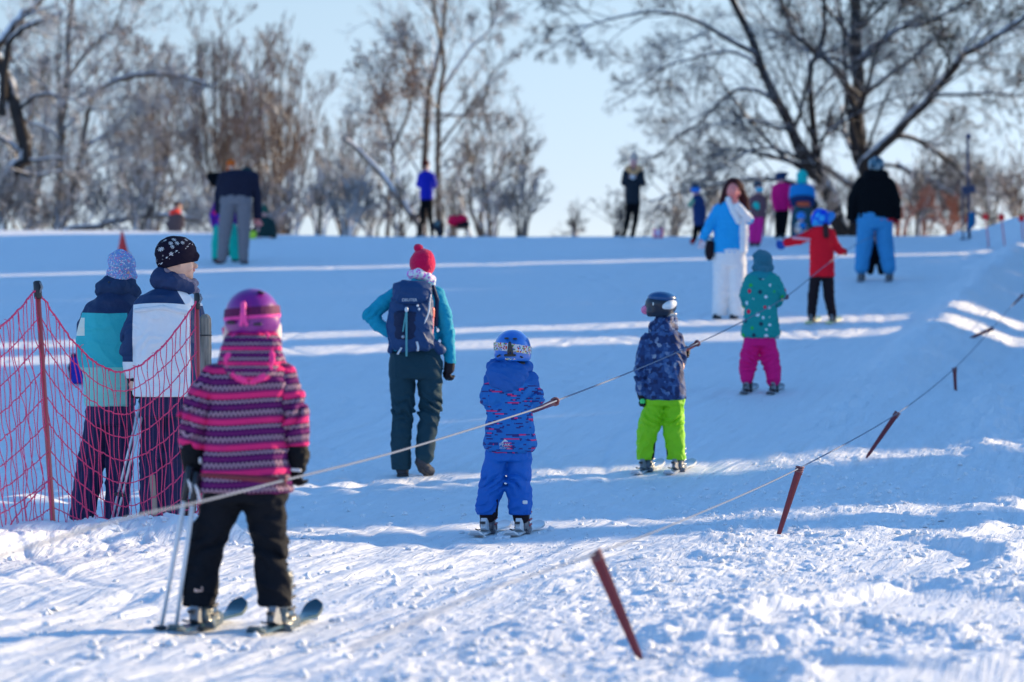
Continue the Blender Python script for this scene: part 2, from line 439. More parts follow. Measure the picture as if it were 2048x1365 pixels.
def tree(limbs, D, label, mats, levels, seed, group, px_s=None, leaves=None, name='bare_tree', cat='tree', wob=.35):
    """limbs: list of (pixel polyline, r0, r1 in m, dy0, dy1) ; the first one's foot is the base"""
    rng = np.random.default_rng(seed)
    s = F / D
    def P3(pl, n, dy0, dy1):
        q = smooth_path(np.array(pl, float), n)
        dy = np.linspace(dy0, dy1, n)
        return np.stack([(q[:, 0] - 1024) / s, D + dy, (682.5 - q[:, 1]) / s], 1)
    bx, by = limbs[0][0][0]
    b = np.array([(bx - 1024) / s, D, 0]); b[2] = bz(b[0], b[1]) - .05
    root = thing(name, label, cat, tuple(b), group)
    NM = 14; Ps, Rs = [], []
    for k, (pl, r0, r1, dy0, dy1) in enumerate(limbs):
        p = P3(pl, NM, dy0, dy1)
        if pl[0][1] > 440 and k == 0: p[0, 2] = b[2] - .1
        p[1:-1] += rng.normal(size=(NM - 2, 3)) * r0 * .18
        Ps.append(p); Rs.append(np.linspace(r0, r1, NM))
    P = np.stack(Ps); Rd = np.stack(Rs); L = np.linalg.norm(np.diff(P, axis=1), axis=2).sum(1)
    V, Q = tubes(P, Rd, 8, cap=False)
    mesh('trunk', V - b, Q, mats[0], root)
    out = []
    lv = (P, Rd, L)
    for (per, rat, spread, upb, m, rk, rmin, droop) in levels:
        lv = grow(*lv, per, rat, spread, upb, m, rng, rk, rmin, droop=droop)
        out.append(tubes(lv[0], lv[1], 4 if lv[1][:, 0].mean() > .02 else 3, cap=False))
    V, Q = join(out)
    c = mesh('crown', V - b, Q, mats[1], root)
    if leaves:
        n, size, (cx, cy, rx, ry), mt = leaves
        tips = lv[0][:, -1]
        px = tips[:, 0] * s + 1024; py = 682.5 - tips[:, 2] * s
        w_ = np.exp(-((px - cx) / rx) ** 2 - ((py - cy) / ry) ** 2) + 1e-4
        pick = rng.choice(len(tips), n, p=w_ / w_.sum())
        c0 = tips[pick] + rng.normal(size=(n, 3)) * .12
        a = norm(rng.normal(size=(n, 3))) * size; bb = norm(np.cross(a, rng.normal(size=(n, 3)))) * size * .6
        Vl = np.stack([c0 - a, c0 + bb, c0 + a, c0 - bb], 1).reshape(-1, 3)
        mesh('leaves', Vl - b, np.arange(4 * n).reshape(-1, 4), mt, root)
    return root

bkD = bark('dark_bark', (.022, .020, .021), (.06, .052, .048), .9, th=.25)
bkT = bark('dark_twig', (.018, .019, .024), (.048, .047, .052), .85, th=.38)
bkB = bark('brown_bark', (.10, .075, .055), (.19, .15, .12), .85, th=.15)
bkR = bark('brown_twig', (.11, .072, .056), (.19, .135, .105), .85, th=.16)
bkG = bark('grey_twig', (.085, .075, .070), (.15, .14, .13), .9, th=.05)
t_ = NT('dry_leaf'); n_ = t_.noise(t_.pos(), 3., 3)[0]
t_.base(t_.mix(n_, (.16, .08, .045), (.34, .20, .13))); t_.rough(.8); leafm = t_.m
t_ = NT('dark_leaf'); n_ = t_.noise(t_.pos(), 3., 3)[0]
t_.base(t_.mix(n_, (.012, .016, .012), (.05, .055, .035))); t_.rough(.8); leafd = t_.m
t_ = NT('red_twig'); n_ = t_.noise(t_.pos(), 3., 3)[0]
t_.base(t_.mix(n_, (.20, .06, .04), (.34, .15, .11))); t_.rough(.8); redtw = t_.m

def build_trees():
    # big spreading tree on the right of the brow
    big = [
        ([(1705, 474), (1722, 400), (1724, 338), (1713, 231), (1716, 120), (1716, -60), (1730, -260)], .26, .10, 0, .6),
        ([(1690, 474), (1674, 417), (1640, 360), (1609, 324), (1563, 218), (1517, 120), (1461, 0), (1400, -120)], .20, .07, 0, -.8),
        ([(1674, 417), (1632, 300), (1623, 139), (1651, 69), (1651, -120)], .11, .05, -.2, .8),
        ([(1722, 345), (1745, 305), (1794, 259), (1859, 194), (1910, 125), (1956, 92), (2060, 30)], .17, .06, 0, -1.2),
        ([(1780, 272), (1820, 275), (1864, 296), (1915, 333), (1950, 372), (2010, 395)], .075, .035, -.3, .9),
        ([(1609, 324), (1560, 305), (1517, 300), (1470, 320), (1430, 342), (1390, 352)], .055, .015, -.3, -1.8),
        ([(1563, 218), (1530, 188), (1470, 180), (1400, 245), (1360, 268), (1313, 315)], .065, .018, -.4, 1.4),
        ([(1650, 385), (1560, 362), (1461, 366), (1355, 389), (1294, 410)], .07, .02, -.2, -1.0),
        ([(1507, 111), (1424, 69), (1360, 40), (1285, 37), (1193, 60), (1128, 79)], .07, .015, -.7, -2.6),
        ([(1530, 150), (1470, 105), (1400, 110), (1330, 130), (1270, 175)], .05, .015, -.6, 2.0),
        ([(1713, 231), (1680, 150), (1600, 90), (1560, 30), (1540, -60)], .08, .04, 0, -1.6),
        ([(1716, 120), (1790, 60), (1880, 30), (1990, -30)], .08, .04, .3, 2.0),
        ([(1860, 195), (1930, 190), (2000, 188), (2080, 196)], .05, .02, -.9, .4),
        ([(1745, 305), (1700, 270), (1660, 240)], .04, .02, 0, 1.2),
        ([(1790, 330), (1850, 362), (1905, 392), (1960, 440)], .07, .03, -.2, -.6),
        ([(1724, 338), (1790, 330), (1840, 350), (1900, 340), (1990, 360), (2070, 340)], .06, .02, 0, 1.6),
    ]
    lv = [(15, .46, .85, .06, 7, .42, .016, .012), (8, .52, .85, .05, 6, .5, .010, .02), (6, .58, .8, .03, 4, .5, .0068, .02), (2.6, .7, .8, .02, 3, .6, .0052, .02)]
    tree(big, 97, 'great spreading bare tree with several dark trunks and snowy limbs on the brow right', (bkD, bkT), lv, 3, 'trees on the brow',
         leaves=(5000, .045, (1880, 10, 190, 90), leafd))
    # tree at the left edge, dark crooked trunk
    t1 = [
        ([(-40, 474), (-10, 430), (7, 404), (21, 338), (53, 306), (35, 218), (10, 160), (-40, 60)], .24, .12, 0, .5),
        ([(0, 232), (14, 105), (39, 67), (81, 46), (130, 32)], .11, .03, .2, -.6),
        ([(-20, 110), (25, 42), (70, 0), (120, -70)], .13, .06, .2, 1),
        ([(35, 218), (80, 190), (140, 200), (200, 225)], .06, .02, .3, -1),
        ([(-10, 300), (-60, 250), (-150, 200)], .10, .04, 0, .4),
        ([(21, 338), (70, 350), (120, 340), (160, 360)], .05, .02, 0, 1.2),
    ]
    lvA = [(14, .42, .9, .08, 6, .42, .014, .0), (8, .5, .85, .06, 5, .5, .009, .01), (5, .6, .8, .04, 4, .55, .0068, .01), (2., .65, .8, .03, 3, .6, .0055, .02)]
    tree(t1, 92, 'dark crooked leaning tree cut off by the left edge of the picture', (bkD, bkG), lvA, 11, 'trees on the brow')
    t2 = [
        ([(114, 474), (116, 400), (121, 281), (121, 225), (134, 158), (135, 88), (141, 0), (150, -80)], .12, .05, 0, .3),
        ([(121, 474), (141, 404), (151, 366), (165, 299), (183, 211), (225, 165), (316, 148)], .085, .05, 0, -.5),
        ([(121, 225), (90, 180), (50, 150), (20, 90)], .05, .02, 0, -1),
        ([(121, 281), (80, 250), (30, 240), (-20, 200)], .05, .02, 0, .9),
        ([(134, 158), (180, 100), (230, 60), (260, 0)], .05, .02, .2, -.9),
        ([(151, 366), (200, 330), (250, 300), (290, 270)], .04, .015, -.1, 1),
        ([(116, 420), (80, 390), (40, 380), (10, 350)], .04, .015, 0, -1),
        ([(165, 299), (230, 250), (280, 200)], .045, .02, -.2, .9),
        ([(225, 165), (290, 150), (350, 152), (410, 165)], .085, .05, -.4, .4),
    ]
    tree(t2, 98, 'twin stemmed slender bare tree standing second from the left edge', (bkB, bkG), lvA, 12, 'trees on the brow',
         leaves=(900, .04, (200, 90, 130, 90), leafm))
    # brown, broom-like trees in the left half
    for (x0, xl, xr, yt, D, seed, lab, col, rr, n) in (
        (300, 190, 400, 118, 105, 21, 'bare many stemmed tree with pinkish twigs behind the grey figure at the left', bkR, .045, 9),
        (440, 310, 560, 82, 101, 22, 'broad dome shaped bare tree behind the bending adult in grey trousers', bkR, .055, 12),
        (560, 420, 665, 92, 104, 23, 'broad rounded bare tree just left of the dip in the treeline', bkR, .055, 12),
        (695, 630, 770, 235, 108, 24, 'low greyish tree filling the dip between the two taller crowns', bkG, .045, 8),
        (60, -60, 190, 130, 108, 25, 'pale tangled bare tree behind the crooked dark trunk', bkG, .045, 9)):
        limbs = []; rng = np.random.default_rng(seed)
        for k in range(n):
            v = (k + .5) / n * 2 - 1; v += rng.normal() * .05
            tx = (xl + xr) / 2 + v * (xr - xl) / 2; ty = yt + (474 - yt) * .55 * abs(v) ** 2.6 + rng.normal() * 12
            bx = x0 + v * 14
            limbs.append(([(bx, 474), (bx + (tx - bx) * .28, 474 - (474 - ty) * .22), (bx + (tx - bx) * .62, 474 - (474 - ty) * .55), (tx, ty)], rr * (1.2 - .4 * abs(v)), .015, rng.normal() * .3, rng.normal() * 1.6))
        lvB = [(13, .36, .7, .24, 6, .42, .013, .0), (7, .5, .65, .22, 5, .5, .009, .0), (3.2, .6, .6, .18, 4, .55, .0070, .0), (1.4, .7, .5, .15, 3, .6, .0056, .0)]
        tree(limbs, D, lab, (bkB, col), lvB, seed, 'trees on the brow', leaves=None)
    lo = [([(128, 474), (134, 460), (193, 454), (229, 438), (316, 429), (400, 440)], .10, .05, 0, .6),
          ([(250, 436), (280, 400), (300, 370)], .03, .01, .2, 0)]
    tree(lo, 94, 'thick low limb bowed over the snow at the left of the brow', (bkB, bkG), lvA, 31, 'trees on the brow', name='fallen_tree')
    t4 = [
        ([(846, 474), (852, 400), (850, 316), (853, 200), (872, 120), (885, 60), (893, -40)], .10, .05, 0, .5),
        ([(880, 474), (878, 400), (875, 300), (880, 190), (888, 120), (868, 20), (860, -60)], .085, .04, 0, -.5),
        ([(775, 474), (778, 400), (785, 300), (760, 200), (735, 150)], .06, .03, 0, .4),
        ([(785, 300), (815, 230), (830, 150), (800, 80)], .05, .02, 0, -.8),
        ([(880, 190), (930, 110), (975, 60), (1000, 20)], .05, .02, -.2, .9),
        ([(876, 300), (920, 240), (960, 190), (1010, 120)], .045, .015, -.2, -.9),
        ([(853, 200), (820, 120), (800, 60)], .04, .015, 0, .7),
        ([(880, 230), (930, 230), (985, 225)], .04, .012, -.2, .5),
    ]
    lvC = [(15, .40, .8, .12, 6, .42, .013, .0), (8, .5, .7, .10, 5, .5, .009, .0), (4, .6, .7, .08, 4, .55, .0068, .01), (1.6, .65, .6, .05, 3, .6, .0055, .0)]
    tree(t4, 100, 'tall open tree with brown leaf clusters behind the woman in cobalt blue', (bkB, bkG), lvC, 41, 'trees on the brow',
         leaves=(2200, .045, (790, 210, 60, 70), leafm))
    lg = [([(840, 462), (836, 446), (800, 400), (760, 345), (713, 299), (690, 280)], .10, .06, .3, -.5),
          ([(836, 446), (800, 370), (770, 300)], .03, .012, .3, .8)]
    tree(lg, 93, 'snow covered leaning trunk sloping down behind the woman in cobalt blue', (bark('snowy_bark', (.2, .15, .11), (.36, .3, .25), .95, th=-.2), bkG), [(4, .3, .8, .1, 5, .5, .010, 0), (4, .5, .7, .1, 4, .5, .007, 0)], 42, 'trees on the brow', name='leaning_trunk')
    t5 = [
        ([(966, 474), (962, 430), (985, 370), (1010, 320), (1037, 274)], .08, .025, 0, .4),
        ([(960, 474), (940, 400), (950, 320), (965, 270)], .06, .02, 0, -.6),
        ([(970, 474), (1000, 420), (1040, 370), (1075, 340)], .05, .015, 0, .6),
        ([(940, 474), (925, 420), (915, 360), (930, 300)], .05, .015, 0, 1),
        ([(985, 370), (1030, 345), (1065, 300)], .03, .012, 0, -.8),
    ]
    tree(t5, 99, 'rounded low bare tree right of the blue jacket at the edge of the sky gap', (bkB, bkG), [(16, .45, .75, .15, 6, .45, .012, 0), (7, .5, .65, .12, 5, .5, .009, 0), (4, .55, .6, .1, 4, .55, .007, 0), (1.5, .6, .5, .1, 3, .6, .0056, 0)], 51, 'trees on the brow', leaves=(500, .04, (950, 330, 60, 80), leafm))
    # shrubs along the brow
    shr = [(10, 350, 62, bkG, 'thin snowy shrub under the leftmost crooked tree'), (62, 387, 62, bkG, 'pale tangled shrub right of the leftmost crooked tree'), (112, 379, 62, bkG, 'low twiggy shrub at the foot of the twin stemmed tree'), (165, 371, 62, bkR, 'brownish bush between the twin stemmed tree and the bowed limb'), (220, 363, 62, bkG, 'loose frosty bush above the middle of the bowed limb'), (275, 355, 62, bkG, 'thin snowy shrub at the right end of the bowed limb'), (385, 392, 62, bkG, 'pale tangled shrub between the grey figure and the bending adult'), (440, 384, 62, bkG, 'low twiggy shrub hidden behind the bending adult'), (520, 376, 62, bkR, 'brownish bush above the crouching figure in dark green'), (585, 368, 62, bkG, 'loose frosty bush right of the crouching figure in dark green'), (640, 360, 62, bkG, 'thin snowy shrub at the foot of the rounded tree'), (695, 352, 62, bkG, 'pale tangled shrub in the dip of the treeline'), (745, 389, 62, bkG, 'low twiggy shrub behind the leaning snowy trunk'), (800, 381, 62, bkR, 'brownish bush left of the woman in cobalt blue'), (905, 373, 62, bkG, 'loose frosty bush behind the sledge'), (985, 365, 62, bkG, 'thin snowy shrub right of the crimson bundle'), (1045, 357, 62, bkG, 'pale tangled shrub at the right foot of the left wood'),
           (1150, 440, 30, bkT, 'tiny sparse shrub alone in the sky gap'), (1235, 405, 35, bkT, 'faint bush left of the woman against the sky'),
           (1350, 400, 45, bkG, 'thin bush between the pink backpack and the child with blue goggles'), (1440, 385, 50, bkG, 'frosty bush behind the long haired woman'), (1530, 370, 60, bkG, 'frosty bush behind the magenta jacket'),
           (1640, 370, 60, bkG, 'pale bush at the foot of the great spreading tree'), (1700, 375, 50, bkG, 'pale bush left of the adult in the black jacket'),
           (1800, 385, 55, redtw, 'reddish twiggy thicket right of the adult in the black jacket'), (1850, 370, 60, redtw, 'rusty red bush between the adult in black and the dark mast'), (1830, 330, 60, bkG, 'taller grey bush behind the rusty red bush'),
           (1905, 400, 50, redtw, 'low reddish bush at the foot of the dark mast'), (1930, 320, 60, bkG, 'tall grey bush behind the dark mast'), (1985, 350, 60, bkG, 'greyish bush behind the red discs'), (2040, 330, 60, bkR, 'brown bush cut off by the right edge')]
    for k, (x, ty, wd, mt, lab) in enumerate(shr):
        rng = np.random.default_rng(100 + k)
        n = 7 if wd > 40 else 4
        limbs = []
        for q in range(n):
            tx = x + (q - (n - 1) / 2) / n * 1.8 * wd + rng.normal() * 6; tyy = ty + abs(q - (n - 1) / 2) * 10 + rng.normal() * 12
            limbs.append(([(x + (q - n / 2) * 3, 474), ((x * 2 + tx) / 3, (474 * 2 + tyy) / 3 - 6), (tx, tyy)], .025, .01, rng.normal() * .3, rng.normal() * .8))
        tree(limbs, 90 + (k * 7 % 11), lab, (mt, mt), [(7, .5, .6, .2, 5, .55, .011, 0), (6 if wd > 40 else 4, .55, .6, .15, 4, .6, .008, 0), (3 if wd > 40 else 2, .6, .6, .1, 3, .6, .0065, 0)], 200 + k, 'shrubs along the brow', name='shrub', cat='shrub')
build_trees()
# ------------------------------------------------------------------ tall dense conifers standing out of frame on the right; they shade the slope
def q_of(px, py):
    D = ground_D(px, py); x = (px - 1024) / F * D
    return D * math.cos(PHI) - x * math.sin(PHI)
def build_conifers():
    t = NT('needles'); n = t.noise(t.pos(), 2.5, 4)[0]
    t.base(t.mix(n, (.018, .035, .02), (.05, .085, .04))); t.rough(.8)
    # sunlit streaks between the shadows: (pixel top, pixel bottom) at x = 1000
    gaps = [(1048, 1058, 1), (950, 962, 1), (681, 695, 1), (655, 665, .8), (527, 530, 1), (543, 544.2, .3), (577, 578.5, .3), (610, 611.2, .3)]
    edges = []
    q0 = q_of(1000, 1088)
    qs = sorted([(q_of(1000, b) + (.28 if f_ < .5 else 0), q_of(1000, a) - (.28 if f_ < .5 else 0)) for a, b, f_ in gaps])
    cur = q0; spans = []
    for a, b in qs: spans.append((cur, a)); cur = b
    spans.append((cur, 70.5))
    X0 = 27.0; k = 0
    rng = np.random.default_rng(5)
    trunkm = bkB
    for a, b in spans:
        wd = b - a; n = max(1, int(round(wd / 5.0))); 
        if wd < .25: continue
        for i in range(n):
            w0 = a + wd * i / n; w1 = a + wd * (i + 1) / n
            if n > 1 and i < n - 1: w1 += .5
            qc = (w0 + w1) / 2; r = (w1 - w0) / 2
            X = X0 + (k % 2) * 1.2
            Y = (qc + X * math.sin(PHI)) / math.cos(PHI)
            z0 = bz(X, min(Y, 80)); 
            hgt = 16.5 + 3 * rng.random()
            root = thing('tall_conifer', 'tall dense dark conifer in the row standing right of the slope', 'tree', (X, Y, z0 - .3), 'conifers beside the slope')
            V, Q = tubes([[(0, 0, 0), (0, 0, hgt * .5), (0, 0, hgt)]], [[.22, .15, .03]], 8, cap=False)
            mesh('trunk', V, Q, trunkm, root)
            # crown: a ragged column of drooping sprays, dense to the middle
            m = 40; a_ = np.linspace(0, 2 * np.pi, 28, endpoint=False); zz = np.linspace(.25, hgt, m)
            prof = np.where(zz < hgt * .86, 1., np.sqrt(np.clip((hgt - zz) / (hgt * .14), 0, 1)))
            ZZ, AA = np.meshgrid(zz, a_, indexing='ij')
            rr = (r - .30) * prof[:, None] * (1 + .05 * np.sin(AA * 7 + ZZ * 3) * np.ones_like(ZZ))
            V1 = np.stack([rr * np.cos(AA), rr * np.sin(AA), ZZ], -1).reshape(-1, 3)
            i_ = np.arange(m - 1)[:, None] * 28; j_ = np.arange(28)[None]; j2 = (j_ + 1) % 28
            Q1 = np.stack([i_ + j_, i_ + j2, i_ + 28 + j2, i_ + 28 + j_], -1).reshape(-1, 4)
            N = 5200; th = rng.random(N) * 2 * np.pi; z = .4 + rng.random(N) * (hgt - .6)
            pr = np.interp(z, zz, prof) * (r - .34 + .36 * rng.random(N) ** 1.3)
            c0 = np.stack([pr * np.cos(th), pr * np.sin(th), z], 1) * np.array([.97, .97, 1])
            outd = np.stack([np.cos(th), np.sin(th), -.8 + 0 * th], 1); tn = np.stack([-np.sin(th), np.cos(th), 0 * th], 1)
            sz = .10 + .07 * rng.random(N)[:, None]
            V2 = np.stack([c0 - tn * sz, c0 - outd * sz * 1.5, c0 + tn * sz, c0 + outd * sz], 1).reshape(-1, 3)
            V, Q = join([(V1, Q1), (V2, np.arange(4 * N).reshape(-1, 4))])
            mesh('crown', V, Q, t.m, root)
            k += 1
build_conifers()
# ------------------------------------------------------------------ implicit-surface modelling
def surfnet(Fv, lo, h):
    S = Fv < 0
    c = np.zeros(tuple(n - 1 for n in Fv.shape), np.int8)
    for i in (0, 1):
        for j in (0, 1):
            for k in (0, 1):
                c += S[i:S.shape[0] - 1 + i, j:S.shape[1] - 1 + j, k:S.shape[2] - 1 + k]
    mixed = (c > 0) & (c < 8)
    I = np.argwhere(mixed); idx = np.full(c.shape, -1, np.int64); idx[mixed] = np.arange(len(I))
    acc = np.zeros((len(I), 3)); cnt = np.zeros(len(I))
    for ax in range(3):
        o1, o2 = [a for a in range(3) if a != ax]
        for u in (0, 1):
            for v in (0, 1):
                d = np.zeros(3, int); d[o1] = u; d[o2] = v; e = d.copy(); e[ax] = 1
                A = Fv[tuple((I + d).T)]; B = Fv[tuple((I + e).T)]
                m = (A < 0) != (B < 0); t = A[m] / (A[m] - B[m])
                p = (I[m] + d).astype(float); p[:, ax] += t
                acc[m] += p; cnt[m] += 1
    V = acc / cnt[:, None] * h + lo
    Qs = []
    for ax in range(3):
        o1, o2 = [(1, 2), (2, 0), (0, 1)][ax]
        sl0 = [slice(None)] * 3; sl1 = [slice(None)] * 3
        sl0[ax] = slice(0, -1); sl1[ax] = slice(1, None)
        for s_ in (sl0, sl1):
            s_[o1] = slice(1, -1); s_[o2] = slice(1, -1)
        A = S[tuple(sl0)]; B = S[tuple(sl1)]
        E = np.argwhere(A != B)
        if not len(E): continue
        flip = B[tuple(E.T)]
        off = np.zeros(3, int); off[o1] = 1; off[o2] = 1
        E = E + off
        e1 = np.zeros(3, int); e1[o1] = 1; e2 = np.zeros(3, int); e2[o2] = 1
        q = np.stack([idx[tuple((E - e1 - e2).T)], idx[tuple((E - e2).T)], idx[tuple(E.T)], idx[tuple((E - e1).T)]], 1)
        q[flip] = q[flip][:, ::-1]
        Qs.append(q)
    return V, np.vstack(Qs)
def smin(a, b, k):
    if k <= 0: return np.minimum(a, b)
    h_ = np.clip(.5 + .5 * (b - a) / k, 0, 1)
    return b * (1 - h_) + a * h_ - k * h_ * (1 - h_)
def d_chain(P, J, rad, flat=1.):
    s_ = np.array([1, 1 / flat, 1.]); Pp = P * s_; J = np.asarray(J, float) * s_; best = None
    for i in range(len(J) - 1):
        a, b = J[i], J[i + 1]; ab = b - a
        t = np.clip(((Pp - a) @ ab) / (ab @ ab + 1e-12), 0, 1)
        d = np.linalg.norm(Pp - a - t[:, None] * ab, axis=1) - (rad[i] + (rad[i + 1] - rad[i]) * t)
        best = d if best is None else smin(best, d, .012)
    return best
def d_ell(P, c, r, ang=0., axis='y'):
    q = P - c
    if ang:
        cs, sn = math.cos(ang), math.sin(ang)
        i, j = {'y': (0, 2), 'x': (1, 2), 'z': (0, 1)}[axis]
        q = q.copy(); a = q[:, i] * cs + q[:, j] * sn; q[:, j] = -q[:, i] * sn + q[:, j] * cs; q[:, i] = a
    r = np.asarray(r, float); k0 = np.linalg.norm(q / r, axis=1); k1 = np.linalg.norm(q / r ** 2, axis=1) + 1e-9
    return k0 * (k0 - 1) / k1
def d_loft(P, Sx, rnd=.006):
    """stack of ellipses, rows (x, y, z, rx, ry) from the top down"""
    Sx = np.asarray(Sx, float); Sx = Sx[np.argsort(Sx[:, 2])]; z = P[:, 2]
    g = [np.interp(z, Sx[:, 2], Sx[:, i]) for i in (0, 1, 3, 4)]
    dx, dy = (P[:, 0] - g[0]) / g[2], (P[:, 1] - g[1]) / g[3]
    k = (np.abs(dx) ** 2.3 + np.abs(dy) ** 2.3) ** (1 / 2.3)
    a = (k - 1) * np.minimum(g[2], g[3]) + rnd
    b = np.maximum(Sx[0, 2] - z, z - Sx[-1, 2]) + rnd
    return np.sqrt(np.maximum(a, 0) ** 2 + np.maximum(b, 0) ** 2) + np.minimum(np.maximum(a, b), 0) - rnd
def wob(P, f, seed=0, zf=1.):
    """cheap smooth noise in -1..1 (sum of warped sines)"""
    r_ = np.random.default_rng(seed + 17); s = 0
    Q = P * np.array([1, 1, zf]) * f; w_ = np.sin(Q @ r_.normal(size=3) * 1.3 + 2)
    for i in range(5):
        k = r_.normal(size=3); k /= np.linalg.norm(k); k *= 1 + .5 * i
        s = s + np.sin(Q @ k * 2 + r_.random() * 6.3 + w_ * 1.2) / (1 + .45 * i)
    return s / 3.
def creases(P, amp, f, seed=0, zf=2.2):
    n = wob(P, f * 1.9, seed, zf * .8); m = wob(P, f * .8, seed + 3, zf * .8); q = wob(P, f * .55, seed + 7, 1.)
    return -amp * 2.2 * ((1 - np.abs(n)) ** 3 - .25) * (.65 + .5 * m) - amp * 1.2 * q

class Fig:
    """a figure or worn thing measured in photo pixels around its foot point (x0,y0) at distance D"""
    def __init__(self, x0, y0, name, label, cat, D=None, group=None, zoff=0.0, floor=True):
        self.D = D if D is not None else ground_D(x0, y0)
        self.s = F / self.D; self.x0, self.y0 = x0, y0
        o = W(x0, y0, self.D)
        self.o = np.array(o)
        self.root = thing(name, label, cat, tuple(o), group)
    def p(self, px, py, dy=0.):
        return np.array([(px - self.x0) / self.s, dy / self.s, (self.y0 - py) / self.s])
    def ev(self, P, pr):
        s = self.s; k = pr[0]
        if k == 'c':
            J = [self.p(*j[:3]) for j in pr[1]]; r = [j[3] / s for j in pr[1]]
            return d_chain(P, J, r, pr[2] if len(pr) > 2 else 1.)
        if k == 'e':
            c = self.p(*pr[1]); rx, ry, rz = pr[2]
            return d_ell(P, c, (rx / s, ry / s, rz / s), R(pr[3]) if len(pr) > 3 else 0., pr[4] if len(pr) > 4 else 'y')
        if k == 'l':
            S_ = [(*self.p(a, b, c), d / s, e / s) for a, b, c, d, e in pr[1]]
            return d_loft(P, S_, (pr[2] if len(pr) > 2 else 3.) / s)
        if k == 'b':      # box: centre, half sizes (x,y,z), rounding, rotation about y in degrees
            q = P - self.p(*pr[1]); a = R(pr[4]) if len(pr) > 4 else 0.
            if a: cs, sn = math.cos(a), math.sin(a); q = np.stack([q[:, 0] * cs + q[:, 2] * sn, q[:, 1], -q[:, 0] * sn + q[:, 2] * cs], 1)
            rr = pr[3] / s; d = np.abs(q) - np.array(pr[2]) / s + rr
            return np.linalg.norm(np.maximum(d, 0), axis=1) + np.minimum(d.max(1), 0) - rr
        raise ValueError(k)
    def bounds(self, pr):
        s = self.s; k = pr[0]
        if k == 'c': A = [(self.p(*j[:3]), j[3] / s * max(1, (pr[2] if len(pr) > 2 else 1.))) for j in pr[1]]
        elif k == 'e': A = [(self.p(*pr[1]), max(pr[2]) / s)]
        elif k == 'b': A = [(self.p(*pr[1]), max(pr[2]) / s * 1.5)]
        else: A = [(self.p(a, b, c), 0) for a, b, c, d, e in pr[1]]; A = [(a + v, 0) for a, q in [(x_[0], y_) for x_, y_ in zip(A, pr[1])] for v in (np.array([q[3], q[4], 0]) / s, -np.array([q[3], q[4], 0]) / s)]
        lo = np.min([a - r for a, r in A], 0); hi = np.max([a + r for a, r in A], 0)
        return lo, hi
    def part(self, name, prims, mat, h=.007, k=.02, cut=(), cr=None, knees=(), pat=None, parent=None, sub=(), label=None, hard_=False, fn=None, force=False):
        """prims joined smoothly; cut: (axis, side, px value) planes; sub: subtracted prims; cr: (amp_m, freq, seed); knees: (px,py,radius_px,amp_m,freq)"""
        h = h if force else max(h, .22 * self.D / 1000.)
        bs = [self.bounds(q) for q in prims]
        pad = .03 + (cr[0] if cr else 0)
        lo = np.min([b[0] for b in bs], 0) - pad; hi = np.max([b[1] for b in bs], 0) + pad
        n = np.ceil((hi - lo) / h).astype(int) + 2
        G = np.stack(np.meshgrid(*[lo[i] + np.arange(n[i]) * h for i in range(3)], indexing='ij'), -1).reshape(-1, 3)
        d = None
        for q in prims:
            e = self.ev(G, q); d = e if d is None else smin(d, e, k)
        if d.min() > 0: print('EMPTY PART', name, self.root['label'], d.min())
        near = np.abs(d) < .08
        add = np.zeros(len(G)); Gn = G[near]
        if cr: add[near] += creases(Gn, *cr)
        for (kx, ky, kr, ka, kf) in knees:
            c = self.p(kx, ky); g = np.exp(-(((Gn[:, 2] - c[2]) ** 2 + ((Gn[:, 0] - c[0]) * .7) ** 2) / (kr / self.s) ** 2))
            ph = Gn[:, 2] * kf * .66 + 2.6 * wob(Gn, 11, int(kx) % 7) + 1.4 * Gn[:, 0] * kf * .4 * (1 if int(kx) % 2 else -1)
            add[near] -= 1.6 * ka * g * (np.abs(np.sin(ph)) * 1.6 - .6) * (.35 + .65 * np.abs(wob(Gn, 9, int(kx) % 5 + 20)) * 1.6)
        d = d + add
        if fn is not None: d = fn(self, G, d)
        for q in sub: d = np.maximum(d, -self.ev(G, q))
        for ax, side, v in cut:
            if ax == 'z': z = (self.y0 - v) / self.s; e = (G[:, 2] - z) * side
            elif ax == 'x': z = (v - self.x0) / self.s; e = (G[:, 0] - z) * side
            else: e = (G[:, 1] - v / self.s) * side
            d = np.maximum(d, e)
        if (d < 0).sum() < 30 and h > .002:
            return self.part(name, prims, mat, h * .5 if not force else h * .5, k, cut, cr, knees, pat, parent, sub, label, hard_, fn, True)
        V, Q = surfnet(d.reshape(tuple(n)), lo, h)
        at = {'pat': pat(self, V)} if pat else None
        o = mesh(name, V, Q, mat, parent or self.root, attrs=at)
        if label: o['label'] = label
        return o
    def tube(self, name, pts, r, mat, k=6, n=None, parent=None, off=None):
        P = np.array([self.p(*q) for q in pts])
        if n: P = smooth_path(P, n)
        V, Q = tube1(P, (np.asarray(r) / self.s) if np.isscalar(r) else np.interp(np.linspace(0, 1, len(P)), np.linspace(0, 1, len(r)), np.array(r) / self.s), k)
        return mesh(name, V, Q, mat, parent or self.root)

